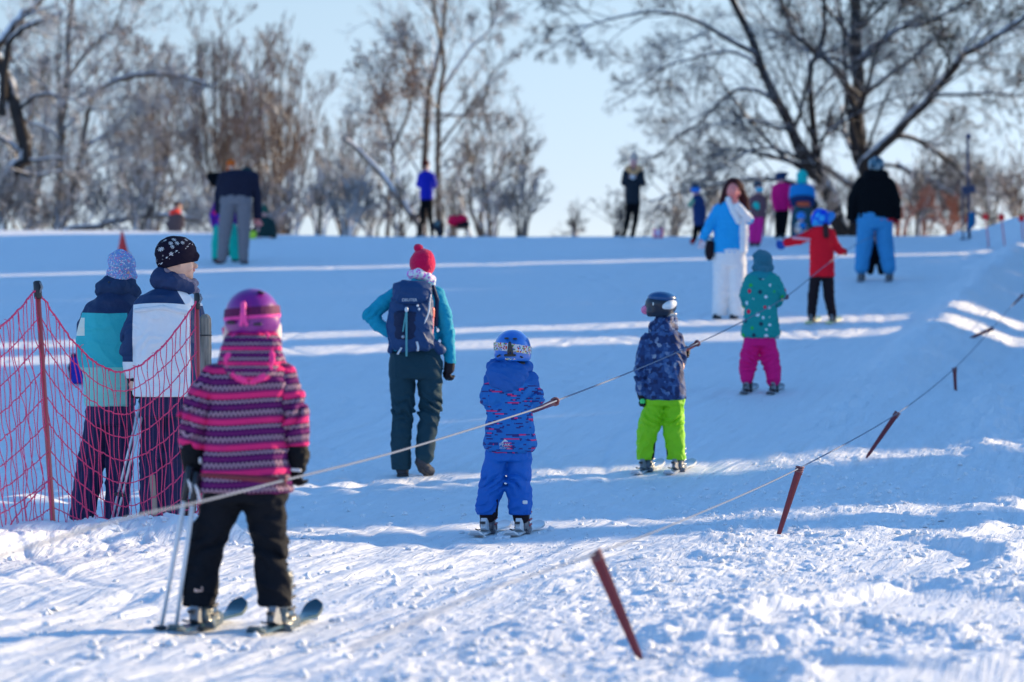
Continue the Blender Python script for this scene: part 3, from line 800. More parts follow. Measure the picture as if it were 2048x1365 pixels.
def hand_prims(w, d, side, L, curl=.5, th=1, grip=0.):
    """finger chains in px: wrist w, unit dir d (px,py,dy axes), side vector (towards the thumb), hand length L px"""
    w, d, side = (np.array(v, float) for v in (w, d, side)); d /= np.linalg.norm(d); side /= np.linalg.norm(side)
    nrm = np.cross(d, side) * th
    out = [('c', [(*w, L * .19), (*(w + d * L * .22), L * .21), (*(w + d * L * .45), L * .20)], .75)]
    for i, (o, l) in enumerate(zip((.27, .09, -.09, -.25), (.44, .50, .46, .36))):
        a = w + d * L * .48 + side * L * o
        b = a + (d * math.cos(curl) + nrm * math.sin(curl)) * L * l * .55
        c = b + (d * math.cos(curl * 2.4) + nrm * math.sin(curl * 2.4)) * L * l * .5
        out.append(('c', [(*a, L * .088), (*b, L * .082), (*c, L * .07)]))
    a = w + d * L * .12 + side * L * .2
    b = a + (d * .75 + side * .65 + nrm * .2) * L * .26; c = b + (d * .9 + side * .05 + nrm * .35) * L * .24
    out.append(('c', [(*a, L * .11), (*b, L * .095), (*c, L * .08)]))
    return out

skin_m = cloth('skin', alb(150, 120, 135), .5, .06, 40., .12, 300., .4)
skin_w = cloth('skin_warm', (.55, .33, .24), .5, .06, 40., .12, 300., .4)

def body_mesh(f, J, face=None, h=.012, mat=None):
    """one continuous body: J holds head centre, head radius, neck, shoulders, elbows, wrists, hips, knees, ankles (px,py,dy); face: unit direction in (x, y) the face looks to"""
    hc, hr = J['head'], J['hr']
    ne = J['neck']; sL, sR = J['sh']; eL, eR = J['el']; wL, wR = J['wr']; hL, hR = J['hip']; kL, kR = J['kn']; aL, aR = J['an']
    mid = tuple((np.array(hL) + np.array(hR)) / 2 - np.array([0, hr * .35, 0]))
    shm = tuple((np.array(sL) + np.array(sR)) / 2)
    P_ = [('e', hc, (hr * .80, hr * .92, hr * 1.08)),
          ('c', [(*hc, hr * .4), (*ne, hr * .50)]), ('c', [(*ne, hr * .50), (*shm, hr * .6)]),
          ('c', [(*shm, hr * .80), (*mid, hr * .62)]), ('c', [(*sL, hr * .42), (*shm, hr * .6), (*sR, hr * .42)])]
    for s_, e_, w_ in ((sL, eL, wL), (sR, eR, wR)):
        P_.append(('c', [(*s_, hr * .42), (*e_, hr * .33), (*w_, hr * .22)]))
        dv = np.array(w_, float) - np.array(e_, float); dv /= np.linalg.norm(dv) + 1e-9
        P_.append(('c', [(*w_, hr * .22), (*(np.array(w_) + dv * hr * .35), hr * .20), (*(np.array(w_) + dv * hr * .5), hr * .14)], .6))
    for h_, k_, a_ in ((hL, kL, aL), (hR, kR, aR)):
        P_.append(('c', [(*mid, hr * .5), (*h_, hr * .46), (*k_, hr * .45), (*a_, hr * .30), (a_[0], a_[1] + hr * .35, a_[2] + hr * .8, hr * .25)]))
    if face:
        fx, fy = face; sx, sy = fy, -fx           # side vector
        def at(fo, si, up): return (hc[0] + (fx * fo + sx * si) * hr, hc[1] - up * hr, hc[2] + (fy * fo + sy * si) * hr)
        P_ += [('c', [(*at(.62, 0, -.05), hr * .13), (*at(.98, 0, -.28), hr * .15)]),        # nose
               ('c', [(*at(.72, -.25, .18), hr * .16), (*at(.72, .25, .18), hr * .16)]),       # brow
               ('c', [(*at(.50, 0, -.70), hr * .36), (*at(.62, 0, -.82), hr * .24)]),          # chin
               ('c', [(*at(.70, -.16, -.55), hr * .10), (*at(.76, 0, -.55), hr * .12), (*at(.70, .16, -.55), hr * .10)]),
               ('e', at(.45, -.45, -.3), (hr * .3, hr * .3, hr * .32)), ('e', at(.45, .45, -.3), (hr * .3, hr * .3, hr * .32)),
               ('e', at(-.05, .80, -.15), (hr * .13, hr * .16, hr * .26)), ('e', at(-.05, -.80, -.15), (hr * .13, hr * .16, hr * .26))]
    b = f.part('body', P_, mat or skin_m, h=h, k=.010 if face else .015)
    if face:
        for si in (-.3, .3):
            f.part('eye', [('e', at(.78, si, .0), (hr * .10, hr * .10, hr * .075))], hard('eye_white', (.5, .5, .5), .2), h=.003, parent=b)
        # lips
        f.part('mouth', [('c', [(*at(.82, -.14, -.52), hr * .05), (*at(.88, 0, -.51), hr * .065), (*at(.82, .14, -.52), hr * .05)])], cloth('lips', alb(140, 90, 110), .5), h=.003, parent=b)
    return b

# ------------------------------------------------------------------ skis, boots, poles
def loft_y(rows, z0):
    V = [(sx * w_ / 2 * (1 if z_ == a_ else .8), y_, z0 + z_) for y_, a_, b_, w_ in rows for sx, z_ in ((-1, a_), (1, a_), (1, b_), (-1, b_))]
    n = len(rows)
    return V, [[i * 4 + a, i * 4 + (a + 1) % 4, i * 4 + 4 + (a + 1) % 4, i * 4 + 4 + a] for i in range(n - 1) for a in range(4)] + [[3, 2, 1, 0], [4 * n - 4, 4 * n - 3, 4 * n - 2, 4 * n - 1]]
def ski(f, tail, ang, L, w, mats, label, group='skis', yaw0=0., pitch=.0, bind=True, tipr=.07, zlift=0.):
    """a ski as a thing: tail px point; ang = heading in degrees to the right of straight uphill; L, w in m"""
    p0 = f.p(*tail) + f.o
    root = thing('ski', label, 'ski', tuple(p0), group, rz=-R(ang))
    n = 40; t = np.linspace(0, 1, n); y = t * L
    sl = (bz(p0[0] + math.sin(R(ang)) * L, p0[1] + math.cos(R(ang)) * L) - bz(p0[0], p0[1])) / L + pitch
    z = y * sl + tipr * np.clip((t - .86) / .14, 0, 1) ** 1.7 + .02 * np.clip((.05 - t) / .05, 0, 1) ** 2 + .006 + zlift
    wd = w * (.80 + .45 * (2 * t - 1) ** 2 * (1 - .25 * (t < .5)))
    wd = wd * np.sqrt(np.clip(1 - ((t - .93) / .07).clip(0) ** 2.4, .02, 1)) * np.sqrt(np.clip(1 - ((.03 - t) / .03).clip(0) ** 3, .3, 1))
    th = .012
    V = []
    for i in range(n):
        for sx, sz in ((-1, 0), (1, 0), (.93, 1), (-.93, 1)): V.append((sx * wd[i] / 2, y[i], z[i] + sz * th))
    Q = [[i * 4 + a, i * 4 + (a + 1) % 4, i * 4 + 4 + (a + 1) % 4, i * 4 + 4 + a] for i in range(n - 1) for a in range(4)] + [[3, 2, 1, 0], [4 * n - 4, 4 * n - 3, 4 * n - 2, 4 * n - 1]]
    mesh('ski_body', V, Q, mats[0], root, smooth=False)
    if bind:
        c = L * .42
        zz = float(np.interp(c, y, z)) + th
        b = mesh('heel_binding', *loft_y([(c - .165, .018, .022, w * .3), (c - .13, .004, .075, w * .52), (c - .10, 0, .06, w * .6), (c - .07, 0, .02, w * .72)], zz), mats[1], root, smooth=False)
        mesh('toe_binding', *loft_y([(c + .095, 0, .03, w * .8), (c + .13, 0, .052, w * .72), (c + .165, 0, .04, w * .5), (c + .185, 0, .015, w * .4)], zz), mats[1], root, smooth=False)
        mesh('heel_lever', *box((0, c - .172, zz + .05), (w * .34, .03, .014)), mats[2], b, smooth=False)
        for sx in (-1, 1): mesh('brake_arm', *tube1([(sx * w * .42, c - .04, zz + .004), (sx * w * .56, c - .09, zz + .004), (sx * w * .60, c - .14, zz + .012)], .004, 6), mats[2], b)
    return root, sl
def boot(f, px, py, dy, sc, ang, mats, lean=0.):
    """ski boot: (px,py) is the sole's heel centre, sc = boot length px, ang = heading in degrees"""
    a = R(ang); L = sc
    def q(fw, sd, up): return (px + (math.sin(a) * fw + math.cos(a) * sd) * L, py - up * L, dy + (math.cos(a) * fw - math.sin(a) * sd) * L)
    b = f.part('boot', [('c', [(*q(.06, 0, .16), L * .155), (*q(.55, 0, .13), L * .15), (*q(.86, 0, .10), L * .12)]),
                        ('c', [(*q(.12, 0, .2), L * .17), (*q(.16, lean * .1, .55), L * .185), (*q(.22, lean * .2, .80), L * .20)]),
                        ('b', q(.42, 0, .035), (L * .14, L * .46, L * .05), L * .02)], mats[0], h=.005, k=.02, cr=(.003, 30, 2))
    f.part('cuff', [('c', [(*q(.13, 0, .42), L * .195), (*q(.17, lean * .1, .62), L * .21)])], mats[1], h=.005, cut=[('z', 1, py - .70 * L), ('z', -1, py - .34 * L)], parent=b)
    f.part('spoiler', [('c', [(*q(-.05, 0, .18), L * .06), (*q(-.045, lean * .1, .62), L * .085)])], mats[2], h=.004, parent=b)
    for u in (.20, .33, .50, .66):
        f.part('buckle', [('c', [(*q(.10, .19, u), L * .028), (*q(.32, .20, u + .03), L * .028)])], mats[3], h=.003, parent=b)
    return b
def sole_shoe(f, px, py, dy, L, ang, mat, solem, up=0.):
    a = R(ang)
    def q(fw, sd, u): return (px + (math.sin(a) * fw + math.cos(a) * sd) * L, py - u * L, dy + (math.cos(a) * fw - math.sin(a) * sd) * L)
    b = f.part('boot', [('c', [(*q(.1, 0, .2), L * .15), (*q(.5, 0, .17 + up * .3), L * .15), (*q(.85, 0, .13), L * .13)]), ('c', [(*q(.12, 0, .2), L * .15), (*q(.15, 0, .6), L * .17)])], mat, h=.006, k=.02, cr=(.003, 25, 3))
    f.part('sole', [('b', q(.45, 0, .04), (L * (.155 + abs(math.sin(a)) * .3), L * .5, L * .055), L * .02)], solem, h=.006, parent=b)
    return b
# ------------------------------------------------------------------ pattern materials
def fairisle():
    t = NT('striped_softshell'); x, y, z = t.sep(t.pos('pat'))[:3]
    fr = t.math('FRACT', y)
    dk, pur, pk, gr = albn(22, 8, 50), albn(56, 16, 88), albn(180, 38, 116), albn(112, 112, 156)
    band = t.ramp(fr, [(0, pk), (.22, dk), (.42, pur), (.53, albn(86, 34, 112)), (.57, pur), (.66, dk), (.90, albn(92, 60, 118)), (.94, albn(66, 18, 90))], 'CONSTANT')
    tri = t.math('MULTIPLY', t.math('PINGPONG', t.math('MULTIPLY', x, 58.), .5), 2.)
    def zig(a, b):
        lv = t.math('DIVIDE', t.math('SUBTRACT', fr, a), b - a)
        inb = t.math('MULTIPLY', t.math('GREATER_THAN', fr, a), t.math('LESS_THAN', fr, b))
        d = t.math('LESS_THAN', t.math('ABSOLUTE', t.math('SUBTRACT', tri, lv)), .36)
        return t.math('MULTIPLY', inb, d)
    m = t.math('MAXIMUM', zig(.26, .41), zig(.68, .88))
    n = t.noise(t.pos(), 220., 2)[0]
    c = t.mix(m, band, gr); c = t.mix(t.math('MULTIPLY', n, .35), c, dk)
    t.base(c); t.rough(.85); t.spec(.15)
    b1 = t.bump(t.noise(t.pos(), 22., 3)[0], .35, .02); t.bump(n, .25, .003, b1)
    return t.m
def dash_jacket():
    t = NT('dashed_shell'); p = t.pos(); x, y, z = t.sep(p)[:3]
    row = t.math('FLOOR', t.math('MULTIPLY', z, 125.))
    wn = t.new('ShaderNodeTexWhiteNoise', noise_dimensions='1D'); t.link(row, wn.inputs['W'])
    xs = t.math('ADD', t.math('MULTIPLY', x, 10.), t.math('MULTIPLY', wn.outputs[0], 9.))
    nz = t.noise(t.comb(xs, t.math('MULTIPLY', row, 3.7), t.math('MULTIPLY', y, 6.)), 1., 2, .4)[0]
    base = alb(8, 76, 172); nav = alb(14, 30, 105); red = alb(105, 26, 95)
    c = t.ramp(nz, [(0, red), (.33, nav), (.40, base), (.63, nav), (.69, red)], 'CONSTANT')
    gx = t.math('GREATER_THAN', t.math('FRACT', t.math('MULTIPLY', x, 160.)), .72); g2 = t.math('GREATER_THAN', t.math('FRACT', t.math('MULTIPLY', z, 160.)), .72)
    g = t.math('MULTIPLY', t.math('MAXIMUM', gx, g2), .35)
    yoke = t.math('GREATER_THAN', t.math('ADD', z, t.math('MULTIPLY', t.math('ABSOLUTE', x), .25)), .905)
    t.base(t.mix(yoke, t.mix(g, c, nav), alb(5, 58, 150)))
    t.rough(.7); t.spec(.25); b = t.bump(t.noise(p, 24., 3)[0], .4, .02); t.bump(t.noise(p, 500., 1)[0], .15, .002, b)
    return t.m
def camo_jacket():
    t = NT('pixel_shell'); p = t.pos()
    v = t.new('ShaderNodeTexVoronoi', distance='CHEBYCHEV'); t.link(p, v.inputs['Vector']); v.inputs['Scale'].default_value = 30
    a = t.sep(v.outputs['Color'])[0]; n = t.noise(p, 11., 3)[0]
    f = t.math('ADD', t.math('MULTIPLY', a, .6), t.math('MULTIPLY', n, .55))
    t.base(t.ramp(f, [(0, alb(5, 17, 52)), (.42, alb(8, 28, 80)), (.64, alb(14, 44, 106)), (.82, alb(28, 66, 132)), (.94, alb(70, 105, 155))]))
    t.rough(.65); t.spec(.3); b = t.bump(t.noise(p, 22., 3)[0], .4, .02); t.bump(t.noise(p, 400., 1)[0], .15, .002, b)
    return t.m
def dots(name, base, cols, scale, thr, soft=.03, rough=.7):
    t = NT(name); p = t.pos(); v = t.voro(p, scale)
    d = t.math('LESS_THAN', v['Distance'], thr * 1.15); a = t.sep(v['Color'])[0]
    st = [(i / len(cols), c) for i, c in enumerate(cols)]
    t.base(t.mix(d, base, t.ramp(a, st, 'CONSTANT'))); t.rough(rough); t.spec(.2)
    t.bump(t.noise(p, 26., 3)[0], .4, .02); MATS[name] = t.m
    return t.m
def snowflake_hat():
    t = NT('snowflake_knit'); x, y, z = t.sep(t.pos('pat'))[:3]
    # rows of eight-armed flowers in a tilted band across the back
    vd = t.new('ShaderNodeTexVoronoi'); t.link(t.comb(x, y, 0.), vd.inputs['Vector']); vd.inputs['Scale'].default_value = 27.; vd.inputs['Randomness'].default_value = .55
    vp = t.sep(vd.outputs['Position']); dx = t.math('SUBTRACT', t.math('MULTIPLY', x, 1.), vp[0]); dy = t.math('SUBTRACT', y, vp[1])
    ang = t.math('ARCTAN2', dy, dx); arm = t.math('ABSOLUTE', t.math('COSINE', t.math('MULTIPLY', ang, 4.)))
    r_ = vd.outputs['Distance']
    fl = t.math('MULTIPLY', t.math('LESS_THAN', r_, t.math('MULTIPLY_ADD', arm, .34, .10)), t.math('GREATER_THAN', r_, .05))
    small = t.math('LESS_THAN', t.voro(t.comb(x, y, 0.), 60.)['Distance'], .22)
    band = t.math('MULTIPLY', t.math('GREATER_THAN', z, .22), t.math('LESS_THAN', z, .99))
    band2 = t.math('MULTIPLY', t.math('GREATER_THAN', z, .12), t.math('LESS_THAN', z, .3))
    m = t.math('MAXIMUM', t.math('MULTIPLY', fl, band), t.math('MULTIPLY', small, band2))
    m = t.math('MULTIPLY', m, t.math('GREATER_THAN', t.noise(t.pos(), 300., 1)[0], .42))
    t.base(t.mix(m, alb(10, 14, 36), alb(150, 160, 205))); t.rough(.9); t.spec(.1)
    w_ = t.new('ShaderNodeTexWave'); w_.inputs['Scale'].default_value = 60; t.link(t.pos(), w_.inputs['Vector']); t.bump(w_.outputs[1], .4, .003)
    return t.m
def pinstripe():
    t = NT('pinstripe_trousers'); p = t.pos(); x, y, z = t.sep(p)[:3]
    s_ = t.math('GREATER_THAN', t.math('FRACT', t.math('MULTIPLY', x, 42.)), .86)
    t.base(t.mix(t.math('MULTIPLY', s_, .35), alb(14, 24, 66), alb(70, 60, 120))); t.rough(.8); t.spec(.2)
    t.bump(t.noise(p, 18., 3)[0], .5, .02); MATS['pin'] = t.m
    return t.m
def helmet_mat(name, base, stripe=None, coat=.5, z0=0, z1=0, fleck=None):
    t = NT(name); p = t.pos(); n = t.noise(p, 30., 3)[0]; c = t.mix(n, tuple(v * .9 for v in base), tuple(v * 1.1 for v in base))
    if fleck: c = t.mix(t.math('LESS_THAN', t.voro(p, 45.)['Distance'], .16), c, fleck)
    t.base(c); t.rough(.32); t.b.inputs['Coat Weight'].default_value = coat; t.b.inputs['Coat Roughness'].default_value = .12
    return t.m
def knit(name, c, sc=90.):
    t = NT(name); p = t.pos(); v = t.voro(p, sc)['Distance']; n = t.noise(p, 40., 3)[0]
    t.base(t.mix(n, tuple(a * .75 for a in c), tuple(min(.9, a * 1.2) for a in c))); t.rough(.95); t.spec(.1); t.bump(v, .6, .006)
    t.b.inputs['Sheen Weight'].default_value = .3
    return t.m
BLK = cloth('black_fabric', alb(12, 16, 30), .8, .2, 30., .45, spec=.12)
BLKN = cloth('near_black_fabric', (.008, .010, .015), .8, .2, 30., .5, spec=.12)
GLVN = cloth('near_black_glove', (.006, .007, .010), .7, .2, 40., .4, spec=.15)
TEALN = hard('dark_teal_topsheet', (.004, .055, .085), .3, 0, .4)
GLV = cloth('black_glove', alb(12, 16, 30), .6, .2, 40., .4)
WHT = hard('white_plastic', (.72, .73, .75), .4)
DRK = hard('dark_plastic', (.02, .022, .028), .4)
GRY = hard('grey_plastic', (.22, .24, .27), .4)
RED = hard('red_plastic', (.42, .03, .04), .4)
MET = hard('brushed_metal', (.55, .56, .58), .3, .9)
TEALP = hard('teal_topsheet', alb(10, 110, 130), .3, 0, .4)
LIL = cloth('lilac_webbing', alb(150, 150, 200), .7)

def sk(f, footpx, L, w, ang, mats, label, group, **kw):
    fx, dy = footpx; wp = f.p(fx, f.y0, dy) + f.o
    a = R(ang); tx = wp[0] - math.sin(a) * L * .42; ty = wp[1] - math.cos(a) * L * .42
    root = ski(f, (0, 0, 0), ang, L, w, mats, label, group, **kw)[0]
    root.location = (tx, ty, max(gz(tx, ty), bz(tx, ty) - .01) + .004)
    return root
def text_on(f, name, body, px, py, dy, size, mat, parent, rx=90, rz=0, ext=.0008):
    cu = bpy.data.curves.new(name, 'FONT'); cu.body = body; cu.size = size; cu.extrude = ext; cu.align_x = 'CENTER'; cu.align_y = 'CENTER'
    tmp = bpy.data.objects.new('tmp', cu); COL.objects.link(tmp); bpy.context.view_layer.update()
    me = bpy.data.meshes.new_from_object(tmp.evaluated_get(bpy.context.evaluated_depsgraph_get()))
    bpy.data.objects.remove(tmp)
    o = bpy.data.objects.new(name, me); COL.objects.link(o); me.materials.clear(); me.materials.append(mat); o.parent = parent
    o.location = tuple(f.p(px, py, dy)); o.rotation_euler = (R(rx), 0, R(rz)); return o

# ================================================================== girl in the striped jacket
def girl():
    f = Fig(480, 1266, 'person', 'girl on skis in pink and purple striped jacket with violet helmet', 'person')
    J = dict(head=(504, 632, 4), hr=40, neck=(504, 690, 0), sh=[(425, 752, 0), (570, 750, 0)], el=[(393, 830, 0), (590, 830, 0)], wr=[(386, 892, 8), (592, 895, 8)],
             hip=[(447, 985, 0), (520, 985, 0)], kn=[(412, 1095, 12), (537, 1095, 12)], an=[(398, 1215, -4), (552, 1218, -4)])
    body_mesh(f, J)
    fi = fairisle(); per = 51.3
    def pat_t(f, V):
        px = V[:, 0] * f.s + f.x0; py = f.y0 - V[:, 2] * f.s
        v = (py - 836 + 3 * np.sin(px / 40)) / per; u = np.where(np.abs(V[:, 1]) > 0, V[:, 0] * f.s / f.s, V[:, 0])
        return np.stack([V[:, 0] + .15 * V[:, 1], v, 0 * v], 1)
    def pat_arm(a, b):
        A = np.array(a, float); B = np.array(b, float); d = (B - A) / np.linalg.norm(B - A)
        def g(f, V):
            px = V[:, 0] * f.s + f.x0; py = f.y0 - V[:, 2] * f.s
            t = (px - A[0]) * d[0] + (py - A[1]) * d[1]; w_ = (px - A[0]) * d[1] - (py - A[1]) * d[0]
            return np.stack([w_ / f.s + V[:, 1] * .7, t / per + .32, 0 * t], 1)
        return g
    jk = f.part('jacket', [('l', [(502, 722, 0, 46, 42), (500, 738, 0, 74, 52), (497, 765, 0, 82, 58), (494, 820, 2, 79, 58), (492, 880, 3, 82, 62), (490, 940, 3, 90, 68), (489, 984, 3, 95, 72)], 6.)],
                fi, h=.0065, k=.02, cr=(.0055, 7, 1, 1.6), pat=pat_t,
                fn=lambda f, G, d: d)
    f.part('left_sleeve', [('c', [(430, 757, 0, 31), (404, 800, 0, 31), (394, 838, 0, 30), (388, 880, 8, 26), (386, 898, 8, 25)])], fi, h=.0065, k=.015, cr=(.006, 10, 4, 2.0), knees=[(396, 835, 45, 0.0108, 62)],
           pat=pat_arm((425, 752), (386, 890)), cut=[('z', -1, 899)])
    f.part('right_sleeve', [('c', [(567, 755, 0, 31), (580, 800, 0, 29), (587, 838, 0, 28), (589, 880, 8, 25), (590, 892, 8, 24)])], fi, h=.0065, k=.015, cr=(.006, 10, 5, 2.0), knees=[(588, 838, 45, 0.0108, 62)],
           pat=pat_arm((572, 752), (590, 890)), cut=[('z', -1, 893)])
    # hood lying down the back
    hd = f.part('hood', [('c', [(470, 686, -8, 24), (504, 670, 14, 26), (540, 686, -8, 24)]), ('e', (504, 714, -36), (53, 30, 50)), ('c', [(466, 700, -38, 20), (478, 736, -48, 20), (505, 746, -54, 19), (532, 736, -48, 20), (543, 700, -38, 20)]),
                        ('c', [(460, 722, 6, 26), (446, 742, 6, 16)]), ('c', [(546, 722, 6, 26), (562, 742, 6, 16)])], fi, h=.006, k=.03, cr=(.004, 12, 8, 1.2), pat=lambda f, V: np.stack([V[:, 0], ((f.y0 - V[:, 2] * f.s) - 664) / 30., 0 * V[:, 0]], 1))
    pkm = cloth('pink_trim', albn(200, 46, 134), .85, .1)
    HT = [(477, 670, -34), (468, 690, -54), (465, 715, -64), (474, 744, -68), (492, 757, -70), (518, 757, -70), (535, 744, -68), (543, 715, -64), (539, 690, -54), (529, 670, -34)]
    f.part('hood_trim', [('c', [(x_, y_, z_ + 11, 9.5) for x_, y_, z_ in smooth_path(np.array(HT, float), 22)])], pkm, h=.005, cr=(.004, 22, 4, 1.), parent=hd)
    f.part('hood_seam', [('c', [(476, 677, -31, 8), (504, 680, -38, 8), (532, 678, -31, 8)])], pkm, h=.005, cr=(.003, 22, 6, 1.), parent=hd)
    # trousers
    f.part('trousers', [('l', [(492, 940, 2, 78, 54), (492, 985, 2, 84, 60), (492, 1006, 2, 82, 58)], 5.),
                        ('c', [(448, 990, 0, 42), (423, 1060, 8, 38), (410, 1110, 10, 37), (400, 1165, 2, 35), (398, 1214, -2, 33)]),
                        ('c', [(528, 990, 0, 44), (536, 1060, 8, 38), (540, 1110, 10, 36), (546, 1165, 2, 35), (551, 1214, -2, 33)])],
           BLKN, h=.007, k=.018, cr=(.008, 6, 12, 1.8), knees=[(412, 1110, 40, 0.0135, 55), (541, 1115, 40, 0.0135, 55), (530, 1040, 30, 0.0081, 50)], cut=[('z', -1, 1213)])
    f.part('leg_label', [('b', (400, 1177, -34), (9, 3, 5), 1.5, 4)], cloth('pale_label', albn(190, 150, 170), .6), h=.003)
    # helmet
    hm = helmet_mat('violet_shell', (.21, .010, .235), coat=.25)
    he = f.part('helmet', [('e', (504, 630, 4), (54, 62, 53)), ('c', [(470, 648, -6, 18), (504, 652, -26, 22), (540, 648, -6, 18)])], hm, h=.005, k=.03, cut=[('z', -1, 667)],
                sub=[('e', (504, 640, 6), (45, 54, 44))])
    f.part('ear_pad', [('e', (455, 668, 14), (11, 20, 26))], cloth('grey_pad', albn(150, 160, 185), .8), h=.005, parent=he)
    f.part('ear_pad', [('e', (550, 664, 14), (12, 20, 30))], cloth('grey_pad', albn(150, 160, 185), .8), h=.005, parent=he)
    def ring(cy, ry, slope, n=50, rx=56, rz=64):
        a = np.linspace(0, 2 * np.pi, n); return [(504 + rx * math.cos(q), cy + slope * math.cos(q), 4 + rz * math.sin(q)) for q in a]
    def strap(name, cy, hh, rx, rz, m, slope=-4):
        a = np.linspace(0, 2 * np.pi, 61)[:-1]; V = []
        for q in a:
            for u, r_ in ((-hh, 0), (hh, 0), (hh, 2.2), (-hh, 2.2)):
                kk = math.sqrt(max(.2, 1 - ((cy + u - 630) / 56) ** 2))
                V.append(f.p(504 + (rx * kk + r_) * math.cos(q), cy + u + slope * math.cos(q), 4 + (rz * kk + r_) * math.sin(q)))
        n = 60; Q = [[i * 4 + k, ((i + 1) % n) * 4 + k, ((i + 1) % n) * 4 + (k + 1) % 4, i * 4 + (k + 1) % 4] for i in range(n) for k in range(4)]
        return mesh(name, V, Q, m, he, smooth=False)
    strap('goggle_strap', 623, 8, 55, 63, cloth('dark_strap', albn(58, 14, 70), .7))
    strap('strap_edge', 635, 3.2, 55.4, 63.4, cloth('hot_pink', albn(240, 50, 150), .6))
    f.part('strap_clip', [('c', [(491, 609, -62, 6), (491, 628, -66, 5), (486, 650, -62, 4)]), ('c', [(491, 628, -66, 5), (497, 650, -62, 4)])], cloth('pink_clip', albn(190, 56, 150), .5), h=.004, k=.004, parent=he)
    for x in (465, 518): f.part('vent', [('b', (x, 646 + (x > 500) * 3, -44 if x > 500 else -40), (9, 12, 3), 2)], DRK, h=.003, parent=he)
    f.part('vent', [('b', (524, 585, -26), (7, 10, 2), 1.5, -20)], DRK, h=.003, parent=he)
    f.tube('chin_strap', [(556, 655, 10), (559, 668, 14), (554, 682, 18), (540, 690, 30)], 2.2, pkm, 6, 14, he)
    f.part('ponytail', [('c', [(450, 660, 6, 7), (452, 672, 2, 5)])], cloth('hair_tie', albn(170, 20, 100), .7), h=.004, parent=he)
    # gloves
    lg = f.part('glove', [('c', [(386, 892, 8, 27), (388, 915, 6, 25), (389, 932, 4, 22)])] + hand_prims((389, 930, 2), (-.05, 1, .1), (.8, 0, .5), 62, .9), GLVN, h=.005, k=.006, cr=(.003, 18, 3))
    f.part('wrist_strap', [('e', (401, 921, -14), (5, 5, 8))], WHT, h=.004, parent=lg)
    rg = f.part('glove', [('c', [(590, 890, 8, 24), (594, 912, 6, 24), (594, 935, 4, 19)])] + hand_prims((594, 930, 4), (-.10, 1, .12), (-.55, 0, .8), 56, .75), GLVN, h=.005, k=.006, cr=(.003, 18, 7))
    f.part('wrist_strap', [('b', (593, 940, -17), (11, 4, 3.2), 2, -6)], WHT, h=.004, parent=rg)
    bm = (hard('boot_shell', (.05, .085, .11), .35, 0, .3), hard('boot_cuff', (.16, .20, .23), .35, 0, .3), WHT, DRK)
    boot(f, 398, 1256, -8, 128, 14, bm); boot(f, 553, 1262, -8, 128, 14, bm)
    # skis
    tm = dots('teal_white_topsheet', (.62, .66, .68), [albn(16, 120, 140), albn(16, 120, 140), (.7, .2, .15)], 9., .52)
    sk(f, (404, 30), 1.0, .075, 11, (TEALN, GRY, DRK), 'teal ski under the left boot of the girl in the striped jacket', 'skis of the striped jacket girl', tipr=.055)
    sk(f, (561, 22), 1.0, .075, 11, (TEALN, GRY, DRK), 'teal ski under the right boot of the girl in the striped jacket', 'skis of the striped jacket girl', tipr=.055)
    # poles hanging from the left hand
    for k, (a, b, lab) in enumerate((((378, 955, -22), (320, 1268, -10), 'outer white ski pole hanging from the left hand of the striped jacket girl'), ((392, 965, -30), (350, 1268, -22), 'white ski pole nearer the leg of the striped jacket girl, from her left hand'))):
        g = Fig(b[0], b[1], 'ski_pole', lab, 'ski pole', D=f.D + b[2] / f.s, group='poles of the striped jacket girl')
        A = np.array([a[0], a[1], (a[2] - b[2])]); B = np.array([b[0], b[1], 0])
        g.tube('shaft', [tuple(A + (B - A) * .1), tuple(B)], [5.6, 3.8], hard('white_pole', (.74, .75, .77), .4, .0), 8)
        g.tube('grip', [tuple(A - (B - A) * .07), tuple(A + (B - A) * .15)], 7.5, DRK, 8)
        g.part('basket', [('e', (B[0] + 3, B[1] - 12, 0), (17, 17, 5))], DRK, h=.004)
        g.tube('hand_loop', [(A[0], A[1] + 4, A[2] - 8), (A[0] + 10, A[1] + 38, A[2] - 10), (A[0] + 4, A[1] + 10, A[2] - 8)], 2.5, LIL, 5, 12)
girl()

